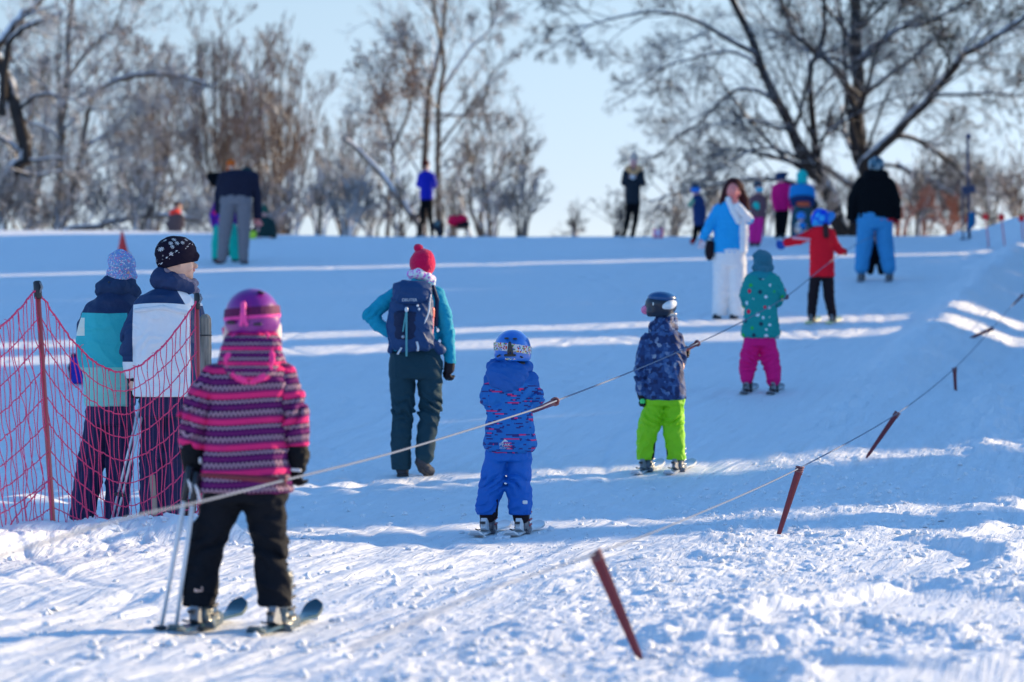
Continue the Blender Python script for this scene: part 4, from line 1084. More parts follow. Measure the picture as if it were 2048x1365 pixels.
# ================================================================== small child in blue
def blue_child():
    f = Fig(1012, 1070, 'person', 'small child on skis dressed all in blue with blue helmet and printed strap', 'person')
    J = dict(head=(1026, 696, 4), hr=26, neck=(1024, 735, 0), sh=[(984, 762, 0), (1062, 762, 0)], el=[(977, 805, 6), (1076, 802, 8)], wr=[(990, 815, 50), (1076, 812, 52)],
             hip=[(996, 905, 0), (1038, 905, 0)], kn=[(985, 970, 10), (1038, 970, 10)], an=[(974, 1032, -2), (1041, 1034, -2)])
    body_mesh(f, J)
    dj = dash_jacket()
    bl = cloth('blue_shell', alb(4, 56, 148), .6, .1, 20, .4, spec=.35); blt = cloth('blue_trousers', alb(1, 62, 164), .6, .1, 18, .45, spec=.35)
    f.part('jacket', [('l', [(1022, 738, 0, 24, 24), (1022, 752, 0, 41, 33), (1021, 778, 0, 47, 37), (1020, 820, 2, 45, 38), (1020, 860, 2, 49, 41), (1021, 890, 2, 54, 44), (1021, 906, 2, 46, 40)], 8.),
                      ('c', [(987, 762, 0, 20), (980, 798, 3, 18), (990, 812, 30, 15), (1000, 812, 54, 13)]),
                      ('c', [(1058, 762, 0, 20), (1068, 798, 3, 18), (1071, 808, 30, 15), (1066, 811, 54, 13)])],
           dj, h=.0065, k=.014, cr=(.005, 9, 3, 1.5), knees=[(974, 800, 26, 0.0095, 75), (1074, 800, 26, 0.0108, 75)])
    f.part('hood', [('c', [(988, 733, -2, 15), (1022, 726, 12, 16), (1052, 736, 0, 14)]), ('e', (1014, 752, -24), (40, 22, 32)), ('c', [(990, 742, -22, 14), (1014, 770, -34, 14), (1044, 748, -24, 13)])], bl, h=.006, k=.03, cr=(.005, 12, 5, 1.4))
    f.part('trousers', [('l', [(1018, 880, 2, 40, 32), (1018, 908, 2, 43, 34), (1018, 922, 2, 44, 34)], 4.),
                        ('c', [(994, 915, 0, 23), (987, 948, 4, 22.5), (981, 985, 4, 22), (974, 1012, 0, 20), (973, 1030, -2, 18.5)]),
                        ('c', [(1038, 915, 0, 24), (1038, 950, 4, 22.5), (1039, 985, 4, 23), (1041, 1012, 0, 23), (1041, 1032, -2, 21.5)])],
           blt, h=.0065, k=.010, cr=(.007, 7, 9, 1.8), knees=[(990, 962, 22, 0.0121, 70), (1039, 962, 22, 0.0121, 70)], cut=[('z', -1, 1030)])
    f.part('gaiter', [('c', [(974, 1022, -2, 16), (975, 1034, -2, 15)])], BLK, h=.005); f.part('gaiter', [('c', [(1041, 1022, -2, 18), (1042, 1035, -2, 16)])], BLK, h=.005)
    f.part('leg_patch', [('c', [(990, 1000, -6, 6), (987, 1030, -6, 9)])], BLK, h=.005)
    f.part('leg_badge', [('b', (1050, 1004, -23), (5, 2, 4), 1.5)], cloth('pale_badge', alb(150, 180, 220), .5), h=.003)
    hm = helmet_mat('blue_helmet_shell', alb(8, 72, 182), coat=.9, fleck=None)
    he = f.part('helmet', [('e', (1025, 696, 3), (36.5, 42, 36)), ('c', [(1003, 712, -8, 13), (1025, 713, -20, 13), (1048, 714, -6, 13)])], hm, h=.005, k=.03, cut=[('z', -1, 723)], sub=[('e', (1026, 704, 5), (29, 34, 30))])
    st = dots('printed_strap', (.62, .65, .70), [(.55, .06, .05), (.10, .35, .10), (.6, .45, .05), (.08, .2, .5), (.3, .05, .2)], 85., .42)
    a = np.linspace(0, 2 * np.pi, 61)[:-1]; V = []
    for q in a:
        for u, r_ in ((-8, 0), (8, 0), (8, 1.8), (-8, 1.8)):
            cy = 698 + u; kk = math.sqrt(max(.2, 1 - ((cy - 696) / 39) ** 2))
            V.append(f.p(1025 + (37 * kk + r_) * math.cos(q), cy + 4.5 * math.cos(q) - 2 * abs(math.sin(q)), 3 + (42.6 * kk + r_) * math.sin(q)))
    Q = [[i * 4 + k, ((i + 1) % 60) * 4 + k, ((i + 1) % 60) * 4 + (k + 1) % 4, i * 4 + (k + 1) % 4] for i in range(60) for k in range(4)]
    mesh('goggle_strap', V, Q, st, he, smooth=False)
    f.part('strap_clip', [('c', [(1019, 686, -44, 2.6), (1017, 706, -45, 3)]), ('c', [(1020, 686, -44, 2.6), (1024, 706, -45, 3)]), ('c', [(1010, 711, -42, 2.6), (1030, 711, -42, 2.6)])], DRK, h=.0035, k=.003, parent=he)
    for x, y, r_ in ((1013, 677, 0), (1030, 678, 0), (997, 712, 28), (1042, 714, -28)): f.part('vent', [('b', (x, y, -37 if r_ == 0 else -26), (4.5, 6, 1.8), 1.2, r_)], DRK, h=.003, parent=he)
    f.part('chin_strap', [('c', [(1056, 716, 4, 3), (1050, 728, 6, 4), (1040, 728, -8, 4)]), ('c', [(1028, 727, -16, 4), (1046, 728, -10, 5)])], DRK, h=.0035, k=.004, parent=he)
    text_on(f, 'helmet_decal', 'SNOW', 1021, 717, -36, .022, cloth('decal', alb(150, 190, 160), .5), he) if False else None
    dcl = f.part('decal', [('b', (1021, 718, -32), (11, 3, 2.2), 1)], dots('decal_print', alb(14, 90, 180), [alb(90, 190, 120), alb(220, 220, 235), alb(230, 90, 120)], 190., .5), h=.003, parent=he)
    # logo at the hem: a white peak over lettering
    lw = cloth('white_print', (.62, .66, .72), .6)
    c = f.p(1010, 884, -41.5); s_ = 1 / f.s
    V = [(c[0] + x * s_, c[1], c[2] + z * s_) for x, z in ((-7.5, -1), (-5, 2.2), (-3.2, 3), (-1, 5.8), (0, 6.5), (1.6, 5.2), (3.6, 3.2), (5.4, 1.8), (7.5, -1))]
    n = len(V); V2 = V + [(x, y + .002, z) for x, y, z in V]
    jk = [o for o in bpy.data.objects if o.parent == f.root and o.name.startswith('jacket')][0]
    lo = mesh('logo', V2, [[i, i + 1, n + i + 1, n + i] for i in range(n - 1)], lw, jk, smooth=False, tris=[[0, i, i + 1] for i in range(1, n - 1)])
    text_on(f, 'logo_text', 'PEAK', 1010, 889, -43.5, .028, lw, lo); text_on(f, 'logo_text', 'MOUNTAIN', 1010, 895.5, -43.5, .0115, lw, lo)
    for (w, d, sd) in (((1000, 812, 54), (.7, -.1, .6), (0, -1, 0)), ((1066, 811, 54), (.5, -.1, .8), (0, -1, 0))):
        f.part('glove', hand_prims(w, d, sd, 34, 1.1), GLV, h=.005, k=.005)
    bm = (hard('boot_black', alb(40, 58, 86), .35, 0, .3), hard('boot_black_cuff', alb(30, 44, 70), .35, 0, .3), DRK, RED)
    boot(f, 973, 1066, -6, 82, 10, bm); boot(f, 1042, 1068, -6, 82, 10, bm)
    m1 = hard('white_topsheet', (.60, .62, .64), .3, 0, .4)
    sk(f, (976, 18), 1.0, .08, 10, (m1, WHT, DRK), 'white ski under the left boot of the small child in blue', 'skis of the child in blue', tipr=.03)
    sk(f, (1045, 18), 1.0, .08, 10, (m1, WHT, DRK), 'white ski under the right boot of the small child in blue', 'skis of the child in blue', tipr=.03)
blue_child()

# ================================================================== child with lime trousers
def green_child():
    f = Fig(1325, 945, 'person', 'child on skis in lime green trousers and mottled navy jacket, looking left', 'person')
    J = dict(head=(1319, 612, 3), hr=21, neck=(1325, 650, 0), sh=[(1293, 682, 0), (1352, 680, 0)], el=[(1283, 725, -2), (1362, 735, 8)], wr=[(1284, 775, 0), (1366, 712, 44)],
             hip=[(1312, 790, 0), (1348, 790, 0)], kn=[(1299, 850, 8), (1350, 850, 8)], an=[(1290, 915, 0), (1353, 918, 0)])
    body_mesh(f, J, face=(-.92, .39))
    cj = camo_jacket()
    f.part('jacket', [('l', [(1328, 655, 0, 20, 18), (1328, 668, 0, 32, 25), (1328, 690, 0, 37, 29), (1328, 730, 0, 37, 30), (1330, 770, 0, 41, 32), (1331, 800, 0, 42, 33)], 6.),
                      ('c', [(1296, 682, -2, 15), (1287, 712, -4, 15), (1283, 745, -3, 14), (1283, 782, 0, 12)]),
                      ('c', [(1354, 678, 0, 14), (1360, 712, 4, 14), (1362, 722, 24, 12), (1364, 712, 44, 11)])], cj, h=.0065, k=.012, cr=(.006, 9, 21, 1.6), knees=[(1285, 745, 30, 0.0081, 70)],
           cut=[('z', -1, 806)])
    f.part('collar', [('c', [(1308, 658, -2, 12), (1330, 654, -14, 13), (1346, 655, 2, 11)]), ('c', [(1306, 652, 10, 9), (1326, 644, -8, 11), (1345, 640, 6, 11)]), ('c', [(1318, 640, -6, 9), (1336, 638, -8, 9)])], cj, h=.006, k=.02, cr=(.004, 14, 3))
    lm = cloth('lime_trousers', (.27, .66, .008), .6, .12, 20, .45, spec=.3)
    lm2 = [o for o in [lm]][0]
    f.part('trousers', [('l', [(1329, 770, 0, 34, 26), (1329, 800, 0, 37, 28), (1329, 812, 0, 36, 27)], 4.),
                        ('c', [(1310, 805, 0, 19), (1302, 838, 5, 20.5), (1294, 872, 4, 20), (1290, 918, 0, 17)]),
                        ('c', [(1346, 805, 0, 20), (1347, 838, 5, 20), (1349, 872, 4, 20.5), (1353, 921, 0, 18.5)])],
           lm, h=.0065, k=.010, cr=(.007, 8, 31, 1.6), knees=[(1301, 842, 22, 0.0135, 75), (1348, 842, 22, 0.0135, 75)], cut=[('z', -1, 920)])
    f.part('leg_patch', [('c', [(1308, 882, -3, 3.5), (1303, 915, -4, 5.5)])], BLK, h=.005); f.part('leg_patch', [('c', [(1334, 886, -3, 3), (1338, 916, -4, 4.5)])], BLK, h=.005)
    f.part('glove', [('c', [(1283, 780, 0, 11), (1284, 792, 0, 9)])] + hand_prims((1284, 792, 0), (.1, 1, .15), (.8, 0, .5), 30, .8), GLV, h=.005, k=.006)
    f.part('glove_back', [('e', (1285, 803, -7), (6, 4, 6))], cloth('green_panel', alb(40, 200, 110), .6), h=.004)
    f.part('glove', hand_prims((1364, 712, 44), (.5, -.3, .6), (0, -1, 0), 30, 1.1), GLV, h=.005, k=.005)
    blk = hard('gloss_black', (.006, .012, .03), .35, 0, .2)
    he = f.part('helmet', [('e', (1322, 610, 2), (32, 31, 26)), ('c', [(1306, 625, -10, 14), (1328, 622, -14, 14)])], blk, h=.005, k=.02, cut=[('z', -1, 634)], sub=[('e', (1315, 618, 4), (25, 24, 22))])
    f.part('white_band', [('e', (1333, 612, -2), (21.5, 30.5, 13), 20)], hard('gloss_white', alb(190, 205, 222), .25, 0, .6), h=.005, cut=[('x', -1, 1321)], parent=he)
    f.part('blue_top', [('e', (1324, 597, 0), (29, 28.5, 14.2), -3)], hard('gloss_blue', (.008, .075, .22), .3, 0, .3), h=.005, parent=he)
    f.part('goggles', [('c', [(1296, 616, 14, 8), (1292, 620, 20, 9), (1294, 618, 30, 8)])], hard('pink_lens', alb(205, 70, 140), .1, 0, .8), h=.004, parent=he)
    f.part('strap_patch', [('b', (1309, 609, -22), (5, 3, 4), 1.5)], hard('pale_patch', alb(150, 170, 200), .5), h=.004, parent=he)
    f.part('buckle', [('c', [(1332, 631, -18, 3.4), (1350, 629, -8, 3.4)])], hard('buckle_metal', (.6, .55, .5), .3, .5), h=.004, parent=he)
    bm = (hard('boot_blue', alb(34, 60, 96), .35, 0, .3), hard('boot_blue_cuff', alb(30, 50, 84), .35, 0, .3), DRK, MET)
    boot(f, 1290, 942, -4, 66, 14, bm); boot(f, 1354, 943, -4, 66, 14, bm)
    m1 = hard('pale_topsheet', (.50, .56, .62), .3, 0, .4)
    sk(f, (1293, 14), .85, .075, 15, (m1, GRY, DRK), 'pale ski under the left boot of the child in lime trousers', 'skis of the child in lime trousers', tipr=.035)
    sk(f, (1357, 14), .85, .075, 15, (m1, GRY, DRK), 'pale ski under the right boot of the child in lime trousers', 'skis of the child in lime trousers', tipr=.035)
green_child()

# ================================================================== woman with the rucksack
def woman():
    f = Fig(825, 953, 'person', 'woman in red bobble hat and teal top walking uphill, one hand on hip', 'person')
    J = dict(head=(844, 535, 3), hr=25, neck=(842, 566, 0), sh=[(797, 588, 0), (876, 588, 0)], el=[(738, 632, -6), (894, 655, 0)], wr=[(775, 662, -14), (900, 728, 0)],
             hip=[(806, 700, 0), (860, 700, 0)], kn=[(806, 818, 6), (861, 810, 8)], an=[(802, 930, 0), (850, 910, -10)])
    body_mesh(f, J)
    tl = cloth('teal_fleece', alb(4, 100, 158), .75, .12, 22, .4)
    f.part('top', [('l', [(838, 566, 0, 20, 17), (836, 580, 0, 40, 24), (832, 604, 0, 44, 28), (829, 650, 0, 40, 28), (830, 690, 0, 46, 31), (830, 704, 0, 50, 33)], 6.),
                   ('c', [(842, 552, 2, 18), (842, 568, 0, 20)]),
                   ('c', [(800, 586, 0, 18), (768, 606, -3, 16), (741, 630, -6, 15), (757, 650, -10, 13.5), (778, 663, -14, 12)]),
                   ('c', [(872, 590, 0, 18), (888, 630, 0, 15.5), (895, 670, 0, 14), (900, 722, 2, 11)])], tl, h=.0065, k=.016, cr=(.004, 9, 41, 1.7), knees=[(742, 634, 18, 0.0081, 75), (894, 668, 24, 0.0068, 75)])
    ht = knit('raspberry_knit', alb(176, 4, 66, 1.0))
    h_ = f.part('bobble_hat', [('e', (845, 528, 2), (25.5, 28, 27), 12), ('e', (848, 512, 0), (17, 19, 13)), ('c', [(843, 512, 0, 9), (840, 503, -2, 5)])], ht, h=.005, k=.03, cr=(.002, 40, 2, 1), cut=[('z', -1, 550)])
    f.part('pompom', [('e', (837, 497, -2), (9.5, 9.5, 9))], ht, h=.004, cr=(.003, 50, 4), parent=h_)
    f.part('scarf', [('c', [(824, 549, 2, 10), (838, 548, -18, 10), (856, 555, -12, 9), (862, 560, 6, 8)]), ('c', [(824, 549, 2, 10), (842, 552, 16, 10), (862, 560, 6, 8)]), ('c', [(862, 560, 6, 8), (864, 568, 6, 6)])],
           dots('floral_scarf', alb(170, 160, 222), [alb(200, 80, 190), alb(210, 200, 235), alb(120, 70, 180)], 55., .4), h=.005, k=.012, cr=(.004, 20, 2, 1.5))
    tr = cloth('dark_trousers', alb(6, 36, 62), .75, .15, 16, .4)
    f.part('trousers', [('l', [(830, 692, 0, 47, 30), (831, 716, 0, 52, 34), (831, 745, 0, 53, 34), (830, 758, 0, 50, 30)], 5.),
                        ('c', [(806, 730, 0, 27), (804, 775, 3, 24.5), (806, 820, 5, 20), (802, 870, 0, 19.5), (801, 932, 0, 19)]),
                        ('c', [(857, 730, 0, 27), (860, 770, 3, 23.5), (861, 812, 8, 19.5), (854, 860, 2, 18.5), (850, 910, -8, 18)])],
           tr, h=.007, k=.012, cr=(.008, 6, 51, 1.8), knees=[(805, 820, 26, 0.0121, 60), (861, 812, 26, 0.0135, 60)], cut=[('z', -1, 940)])
    f.part('glove', [('c', [(900, 722, 2, 11), (898, 738, 2, 11)])] + hand_prims((897, 736, 2), (-.15, 1, .1), (-.6, 0, .8), 36, 1.0), GLV, h=.0055, k=.006)
    f.part('hand', hand_prims((778, 663, -14), (.9, .35, -.1), (0, -1, 0), 30, .5), skin_m, h=.006, k=.005)
    shm, som = cloth('grey_boot', (.05, .055, .07), .7), hard('boot_sole', (.035, .035, .04), .8)
    sole_shoe(f, 803, 954, -6, 66, 4, shm, som); b_ = f.part('boot', [('c', [(850, 904, -8, 11), (843, 922, -10, 11.5), (850, 935, 0, 11), (860, 943, 16, 9.5)])], shm, h=.006, k=.02, cr=(.003, 25, 3))
    f.part('sole', [('c', [(834, 924, -17, 4.5), (842, 940, -12, 5), (851, 948, 2, 4.5), (862, 951, 16, 4)])], som, h=.005, parent=b_)
    # rucksack: carried, a thing of its own
    g = Fig(825, 640, 'rucksack', 'navy hiking rucksack with hanging teal straps on the back of the woman', 'backpack', D=f.D - 30 / f.s)
    nb = cloth('navy_nylon', alb(8, 40, 96), .6, .15, 24, .45, spec=.35); nd = cloth('dark_nylon', alb(8, 24, 62), .6, .15, 24, .4); lt = cloth('teal_webbing', alb(44, 110, 150), .7)
    bd = g.part('pack_body', [('l', [(824, 590, 0, 38, 18), (822, 625, -4, 43, 23), (820, 665, -6, 45, 26), (824, 692, -4, 42, 22), (828, 702, -2, 36, 18)], 8.)], nb, h=.006, k=.02, cr=(.006, 10, 61, 1.2))
    g.part('lid', [('l', [(826, 563, -2, 34, 17), (826, 576, -6, 38, 24), (825, 598, -8, 39, 27), (822, 610, -8, 24, 24)], 7.)], nb, h=.006, cr=(.005, 12, 63, 1.2))
    g.part('front_pocket', [('l', [(815, 622, -20, 24, 12), (814, 650, -22, 26, 13), (815, 680, -20, 24, 12)], 6.)], nd, h=.006, cr=(.004, 14, 65))
    g.part('hip_belt', [('c', [(858, 680, 6, 9), (880, 700, 14, 11)])], nb, h=.006, cr=(.003, 14, 66)); g.part('hip_belt', [('c', [(784, 690, 6, 7), (780, 702, 12, 6)])], nb, h=.006)
    g.part('shoulder_strap', [('c', [(866, 574, 8, 4), (874, 600, 14, 4), (872, 650, 12, 4)])], nd, h=.006)
    g.tube('strap', [(814, 617, -36), (814, 660, -39), (814, 713, -32)], 2.2, lt, 5, 12); g.tube('strap', [(814, 622, -36), (810, 645, -38), (807, 664, -37)], 1.6, lt, 5, 10)
    g.tube('strap', [(804, 696, -28), (800, 702, -29), (796, 709, -28)], 2., LIL, 5, 8); g.tube('strap', [(834, 684, -28), (837, 694, -30), (836, 702, -28)], 2.4, LIL, 5, 8)
    g.part('buckle', [('e', (814, 620, -38), (4, 3, 6))], WHT, h=.004); g.part('buckle', [('e', (836, 612, -34), (2.5, 2.5, 3))], WHT, h=.004); g.part('buckle', [('e', (839, 619, -33), (2.5, 2.5, 3))], WHT, h=.004)
    g.part('badge', [('e', (807, 674, -34), (4, 2.5, 4))], hard('badge_silver', (.4, .42, .48), .3, .6), h=.004)
    g.tube('compression_strap', [(862, 590, -20), (860, 605, -22), (858, 625, -24), (848, 650, -26)], 1.8, LIL, 5, 12)
    text_on(g, 'lettering', 'DEUTER', 820, 601, -37.5, .030, LIL, [o for o in bpy.data.objects if o.parent == g.root and o.name.startswith('lid')][0])
    b = Fig(862, 675, 'water_bottle', 'slim pinkish bottle with a red cap in the side pocket of the rucksack', 'bottle', D=f.D - 34 / f.s)
    b.part('bottle_body', [('c', [(862, 634, 0, 6.5), (860, 672, 2, 6.5)])], hard('pink_bottle', alb(130, 100, 140), .3), h=.004); b.part('cap', [('c', [(863, 620, 0, 6.8), (862, 633, 0, 7.4)])], hard('red_cap', alb(225, 76, 92), .4), h=.004)
woman()

# ================================================================== the pair behind the net
def pair():
    # man, in profile
    f = Fig(325, 1058, 'person', 'man in profile in white and navy jacket with snowflake beanie behind the net', 'person')
    J = dict(head=(355, 522, 6), hr=37, neck=(346, 572, 0), sh=[(288, 618, 0), (385, 618, 10)], el=[(262, 690, -6), (398, 690, 14)], wr=[(266, 768, 0), (395, 760, 30)],
             hip=[(300, 800, 0), (360, 800, 0)], kn=[(300, 915, 6), (345, 915, 8)], an=[(302, 1030, 0), (345, 1035, 4)])
    body_mesh(f, J, face=(.95, .31), h=.006)
    nv = alb(8, 34, 84); lb = alb(120, 160, 208)
    t = NT('white_navy_shell'); p = t.pos(); x, y, z = t.sep(p)[:3]
    zz = lambda py: (f.y0 - py) / f.s; xx = lambda px: (px - f.x0) / f.s
    arc = t.math('MULTIPLY', t.math('POWER', t.math('ABSOLUTE', t.math('SUBTRACT', x, xx(322))), 2.), -.35)
    yoke = t.math('GREATER_THAN', z, t.math('ADD', arc, zz(607)))
    shp = t.math('GREATER_THAN', t.math('ADD', x, t.math('MULTIPLY', z, .62)), xx(352) + .62 * zz(575) + .0)     # pale right shoulder
    lsl = t.math('LESS_THAN', x, xx(268)); rsl = t.math('MULTIPLY', t.math('GREATER_THAN', x, xx(384)), t.math('LESS_THAN', z, zz(612)))
    navm = t.math('MAXIMUM', t.math('MULTIPLY', yoke, t.math('SUBTRACT', 1., t.math('MULTIPLY', shp, t.math('GREATER_THAN', x, xx(345))))), t.math('MAXIMUM', t.math('MULTIPLY', lsl, t.math('GREATER_THAN', z, zz(724))), rsl))
    t.base(t.mix(navm, lb, nv)); t.rough(.6); t.spec(.3); b_ = t.bump(t.noise(p, 14., 3)[0], .5, .025); t.bump(t.noise(p, 400., 1)[0], .1, .002, b_)
    f.part('jacket', [('l', [(335, 578, 0, 26, 26), (332, 592, 0, 50, 38), (330, 615, 0, 64, 46), (330, 680, 0, 66, 48), (330, 740, 0, 64, 50), (330, 794, 0, 62, 50)], 6.),
                      ('c', [(287, 618, -2, 24), (267, 660, -8, 21), (262, 700, -6, 19), (264, 742, 0, 16)]),
                      ('c', [(382, 622, 6, 26), (398, 665, 12, 22), (402, 700, 22, 19), (400, 735, 34, 17)])], t.m, h=.007, k=.015, cr=(.006, 6, 71, 1.8), knees=[(264, 690, 40, 0.0081, 55)], cut=[('z', -1, 794)])
    f.part('back_flap', [('c', [(275, 622, -42, 5), (330, 616, -47, 5), (376, 626, -40, 5)])], cloth('pale_shell', lb, .6), h=.006)
    f.part('collar', [('c', [(322, 560, -6, 19), (348, 566, -16, 18), (376, 576, 2, 14)]), ('c', [(322, 560, -6, 19), (340, 560, 24, 18), (376, 574, 20, 14)]), ('c', [(326, 548, 0, 16), (346, 552, 0, 18)])], cloth('navy_collar', alb(14, 36, 84), .7), h=.006, k=.02, cr=(.004, 12, 72, 1.8))
    f.part('scarf', [('c', [(336, 545, -12, 9), (362, 556, -10, 10), (382, 572, 6, 9), (390, 584, 14, 7)]), ('c', [(382, 572, 6, 9), (384, 566, 24, 9), (360, 556, 34, 9)])], knit('grey_scarf', alb(64, 82, 122)), h=.005, k=.01, cr=(.004, 24, 73, 2.5))
    def hp(f, V):
        px = V[:, 0] * f.s + f.x0; py = f.y0 - V[:, 2] * f.s
        # coordinates along / across the tilted band
        a = R(-33); u = (px - 352) * math.cos(a) + (py - 505) * math.sin(a); v = -(px - 352) * math.sin(a) + (py - 505) * math.cos(a)
        return np.stack([u / f.s + V[:, 1] * .4, v / f.s, np.clip((12 - v) / 44, 0, 1)], 1)
    hat = f.part('beanie', [('e', (352, 507, 4), (41, 40, 34), 12), ('e', (341, 506, 0), (29, 36, 31)), ('c', [(326, 524, 0, 12), (352, 530, -24, 10), (388, 514, 4, 9)]), ('c', [(326, 524, 0, 12), (352, 526, 36, 10), (388, 514, 4, 9)])],
                 snowflake_hat(), h=.005, k=.02, cr=(.003, 14, 74, 1.5), pat=hp, fn=lambda f, G, d: np.maximum(d, -((G[:, 2] - (f.y0 - (533 - 0 * G[:, 0])) / f.s) + .24 * -(G[:, 0] - (350 - f.x0) / f.s))))
    pin = pinstripe()
    f.part('trousers', [('l', [(332, 775, 0, 52, 42), (333, 805, 0, 56, 44), (333, 835, 0, 55, 42)], 5.), ('c', [(308, 820, 0, 29), (306, 910, 4, 26), (302, 1045, 0, 23)]), ('c', [(360, 820, 0, 29), (350, 910, 4, 27), (344, 1050, 2, 24)])],
           pin, h=.008, k=.012, cr=(.006, 5, 75, 1.8), knees=[(305, 915, 30, 0.0095, 50), (348, 915, 30, 0.0095, 50)])
    f.part('leg_patch', [('b', (309, 990, -22), (6, 4, 42), 3, 4)], cloth('grey_patch', alb(72, 90, 112), .7), h=.006)
    shm, som = cloth('trek_shoe', alb(34, 36, 50), .7), hard('trek_sole', (.08, .08, .085), .8)
    sole_shoe(f, 330, 1062, -6, 78, 30, shm, som); sole_shoe(f, 368, 1060, 8, 78, 58, shm, som)
    gl = f.part('glove', [('c', [(264, 744, 0, 14), (267, 764, 4, 12)])] + hand_prims((267, 762, 4), (.12, 1, .1), (.7, 0, .7), 50, .9), GLV, h=.006, k=.006)
    f.part('cuff', [('c', [(263, 728, 0, 18), (264, 745, 0, 16)])], cloth('pale_cuff', alb(130, 165, 212), .6), h=.006)
    # two silver poles in his hand
    for k, (a, b, lab) in enumerate((((282, 806, -14), (223, 1040, -8), 'silver ski pole held by the man in the snowflake beanie, the one further left'), ((290, 808, -20), (232, 1042, -16), 'silver ski pole held by the man in the snowflake beanie, the one further right'))):
        g = Fig(b[0], b[1], 'ski_pole', lab, 'ski pole', D=f.D + b[2] / f.s, group='poles of the man at the net')
        A = np.array([a[0], a[1], a[2] - b[2]]); B = np.array([b[0], b[1], 0])
        g.tube('shaft', [tuple(A), tuple(B)], [3.4, 2.2], hard('silver_pole', (.6, .62, .66), .3, .3), 8); g.tube('grip', [tuple(A - (B - A) * .12), tuple(A)], 5.5, DRK, 8)
        g.part('basket', [('e', tuple(B + (A - B) * .22), (9, 9, 4))], DRK, h=.005)
    # companion in teal
    f = Fig(205, 1052, 'person', 'person in teal and navy jacket with pale speckled beanie behind the net', 'person')
    J = dict(head=(243, 538, 4), hr=29, neck=(240, 580, 0), sh=[(185, 632, 0), (262, 630, 6)], el=[(163, 690, 0), (268, 700, 10)], wr=[(168, 745, 30), (262, 760, 34)],
             hip=[(200, 820, 0), (238, 820, 0)], kn=[(186, 925, 6), (234, 925, 8)], an=[(165, 1030, 0), (232, 1035, 4)])
    body_mesh(f, J, face=(.75, .66), h=.007)
    tc, tn = alb(20, 122, 166), alb(8, 30, 76)
    t = NT('teal_navy_shell'); p = t.pos(); x, y, z = t.sep(p)[:3]
    zz = lambda py: (f.y0 - py) / f.s; xx = lambda px: (px - f.x0) / f.s
    yoke = t.math('GREATER_THAN', z, t.math('ADD', zz(628), t.math('MULTIPLY', t.math('ABSOLUTE', t.math('SUBTRACT', x, xx(222))), .04)))
    ls = t.math('LESS_THAN', t.math('ADD', x, t.math('MULTIPLY', z, -.27)), xx(162) - .27 * zz(640)); rs = t.math('GREATER_THAN', x, xx(258))
    pan = t.math('MULTIPLY', t.math('MULTIPLY', t.math('LESS_THAN', x, xx(172)), t.math('LESS_THAN', z, zz(636))), t.math('GREATER_THAN', z, zz(672)))
    lower = t.math('LESS_THAN', z, zz(735))
    c = t.mix(pan, t.mix(lower, tc, alb(62, 138, 170)), alb(130, 165, 190)); c = t.mix(t.math('MAXIMUM', yoke, t.math('MAXIMUM', ls, rs)), c, tn)
    t.base(c); t.rough(.6); t.spec(.3); b_ = t.bump(t.noise(p, 14., 3)[0], .5, .025); t.bump(t.noise(p, 400., 1)[0], .1, .002, b_)
    f.part('jacket', [('l', [(236, 582, 0, 30, 28), (232, 600, 0, 42, 36), (222, 625, 0, 52, 44), (218, 680, 0, 52, 46), (218, 750, 0, 52, 48), (220, 814, 0, 50, 48)], 6.),
                      ('c', [(192, 626, 0, 24), (176, 655, -4, 20), (169, 690, -2, 18), (170, 730, 22, 17)]), ('c', [(256, 630, 4, 20), (264, 670, 6, 17), (266, 710, 14, 16)])], t.m, h=.007, k=.02, cr=(.006, 6, 81, 1.8), cut=[('z', -1, 814)])
    f.part('collar', [('c', [(212, 578, -6, 20), (242, 576, -20, 18), (266, 584, 2, 14)]), ('c', [(212, 578, -6, 20), (240, 572, 26, 18), (266, 584, 10, 14)]), ('c', [(220, 565, 0, 16), (256, 566, 0, 16)])], cloth('navy_hood', alb(10, 34, 78), .7), h=.006, k=.02, cr=(.005, 12, 82, 2.))
    f.part('hood_toggle', [('e', (221, 567, -24), (4, 4, 4))], DRK, h=.004)
    f.part('beanie', [('e', (244, 530, 3), (27, 32, 28)), ('c', [(226, 548, 0, 12), (244, 556, -22, 8), (262, 552, 4, 10)]), ('c', [(226, 548, 0, 12), (244, 548, 26, 8), (262, 552, 4, 10)]), ('c', [(226, 518, 0, 11), (240, 512, 0, 12), (256, 524, 0, 12)])],
           dots('speckled_knit', (.20, .34, .60), [alb(60, 90, 190), alb(190, 90, 150), alb(70, 130, 190), alb(170, 190, 225)], 115., .42, rough=.95), h=.005, k=.02, cr=(.003, 14, 83), cut=[('z', -1, 562)])
    f.part('trousers', [('l', [(220, 800, 0, 44, 42), (219, 828, 0, 48, 44), (219, 850, 0, 46, 42)], 5.), ('c', [(198, 835, 0, 27), (187, 900, 4, 27), (174, 970, 2, 27), (163, 1036, 0, 24)]), ('c', [(240, 835, 0, 27), (238, 920, 5, 25), (233, 1045, 2, 24)])],
           pin, h=.008, k=.012, cr=(.006, 5, 85, 1.8), knees=[(184, 925, 30, 0.0095, 50), (237, 925, 30, 0.0095, 50)])
    sole_shoe(f, 165, 1052, -6, 76, -20, shm, som); sole_shoe(f, 234, 1058, 0, 76, 20, shm, som)
    f.part('glove', hand_prims((266, 712, 16), (.1, 1, .4), (-.7, 0, .7), 44, .9), GLV, h=.007, k=.006)
pair()
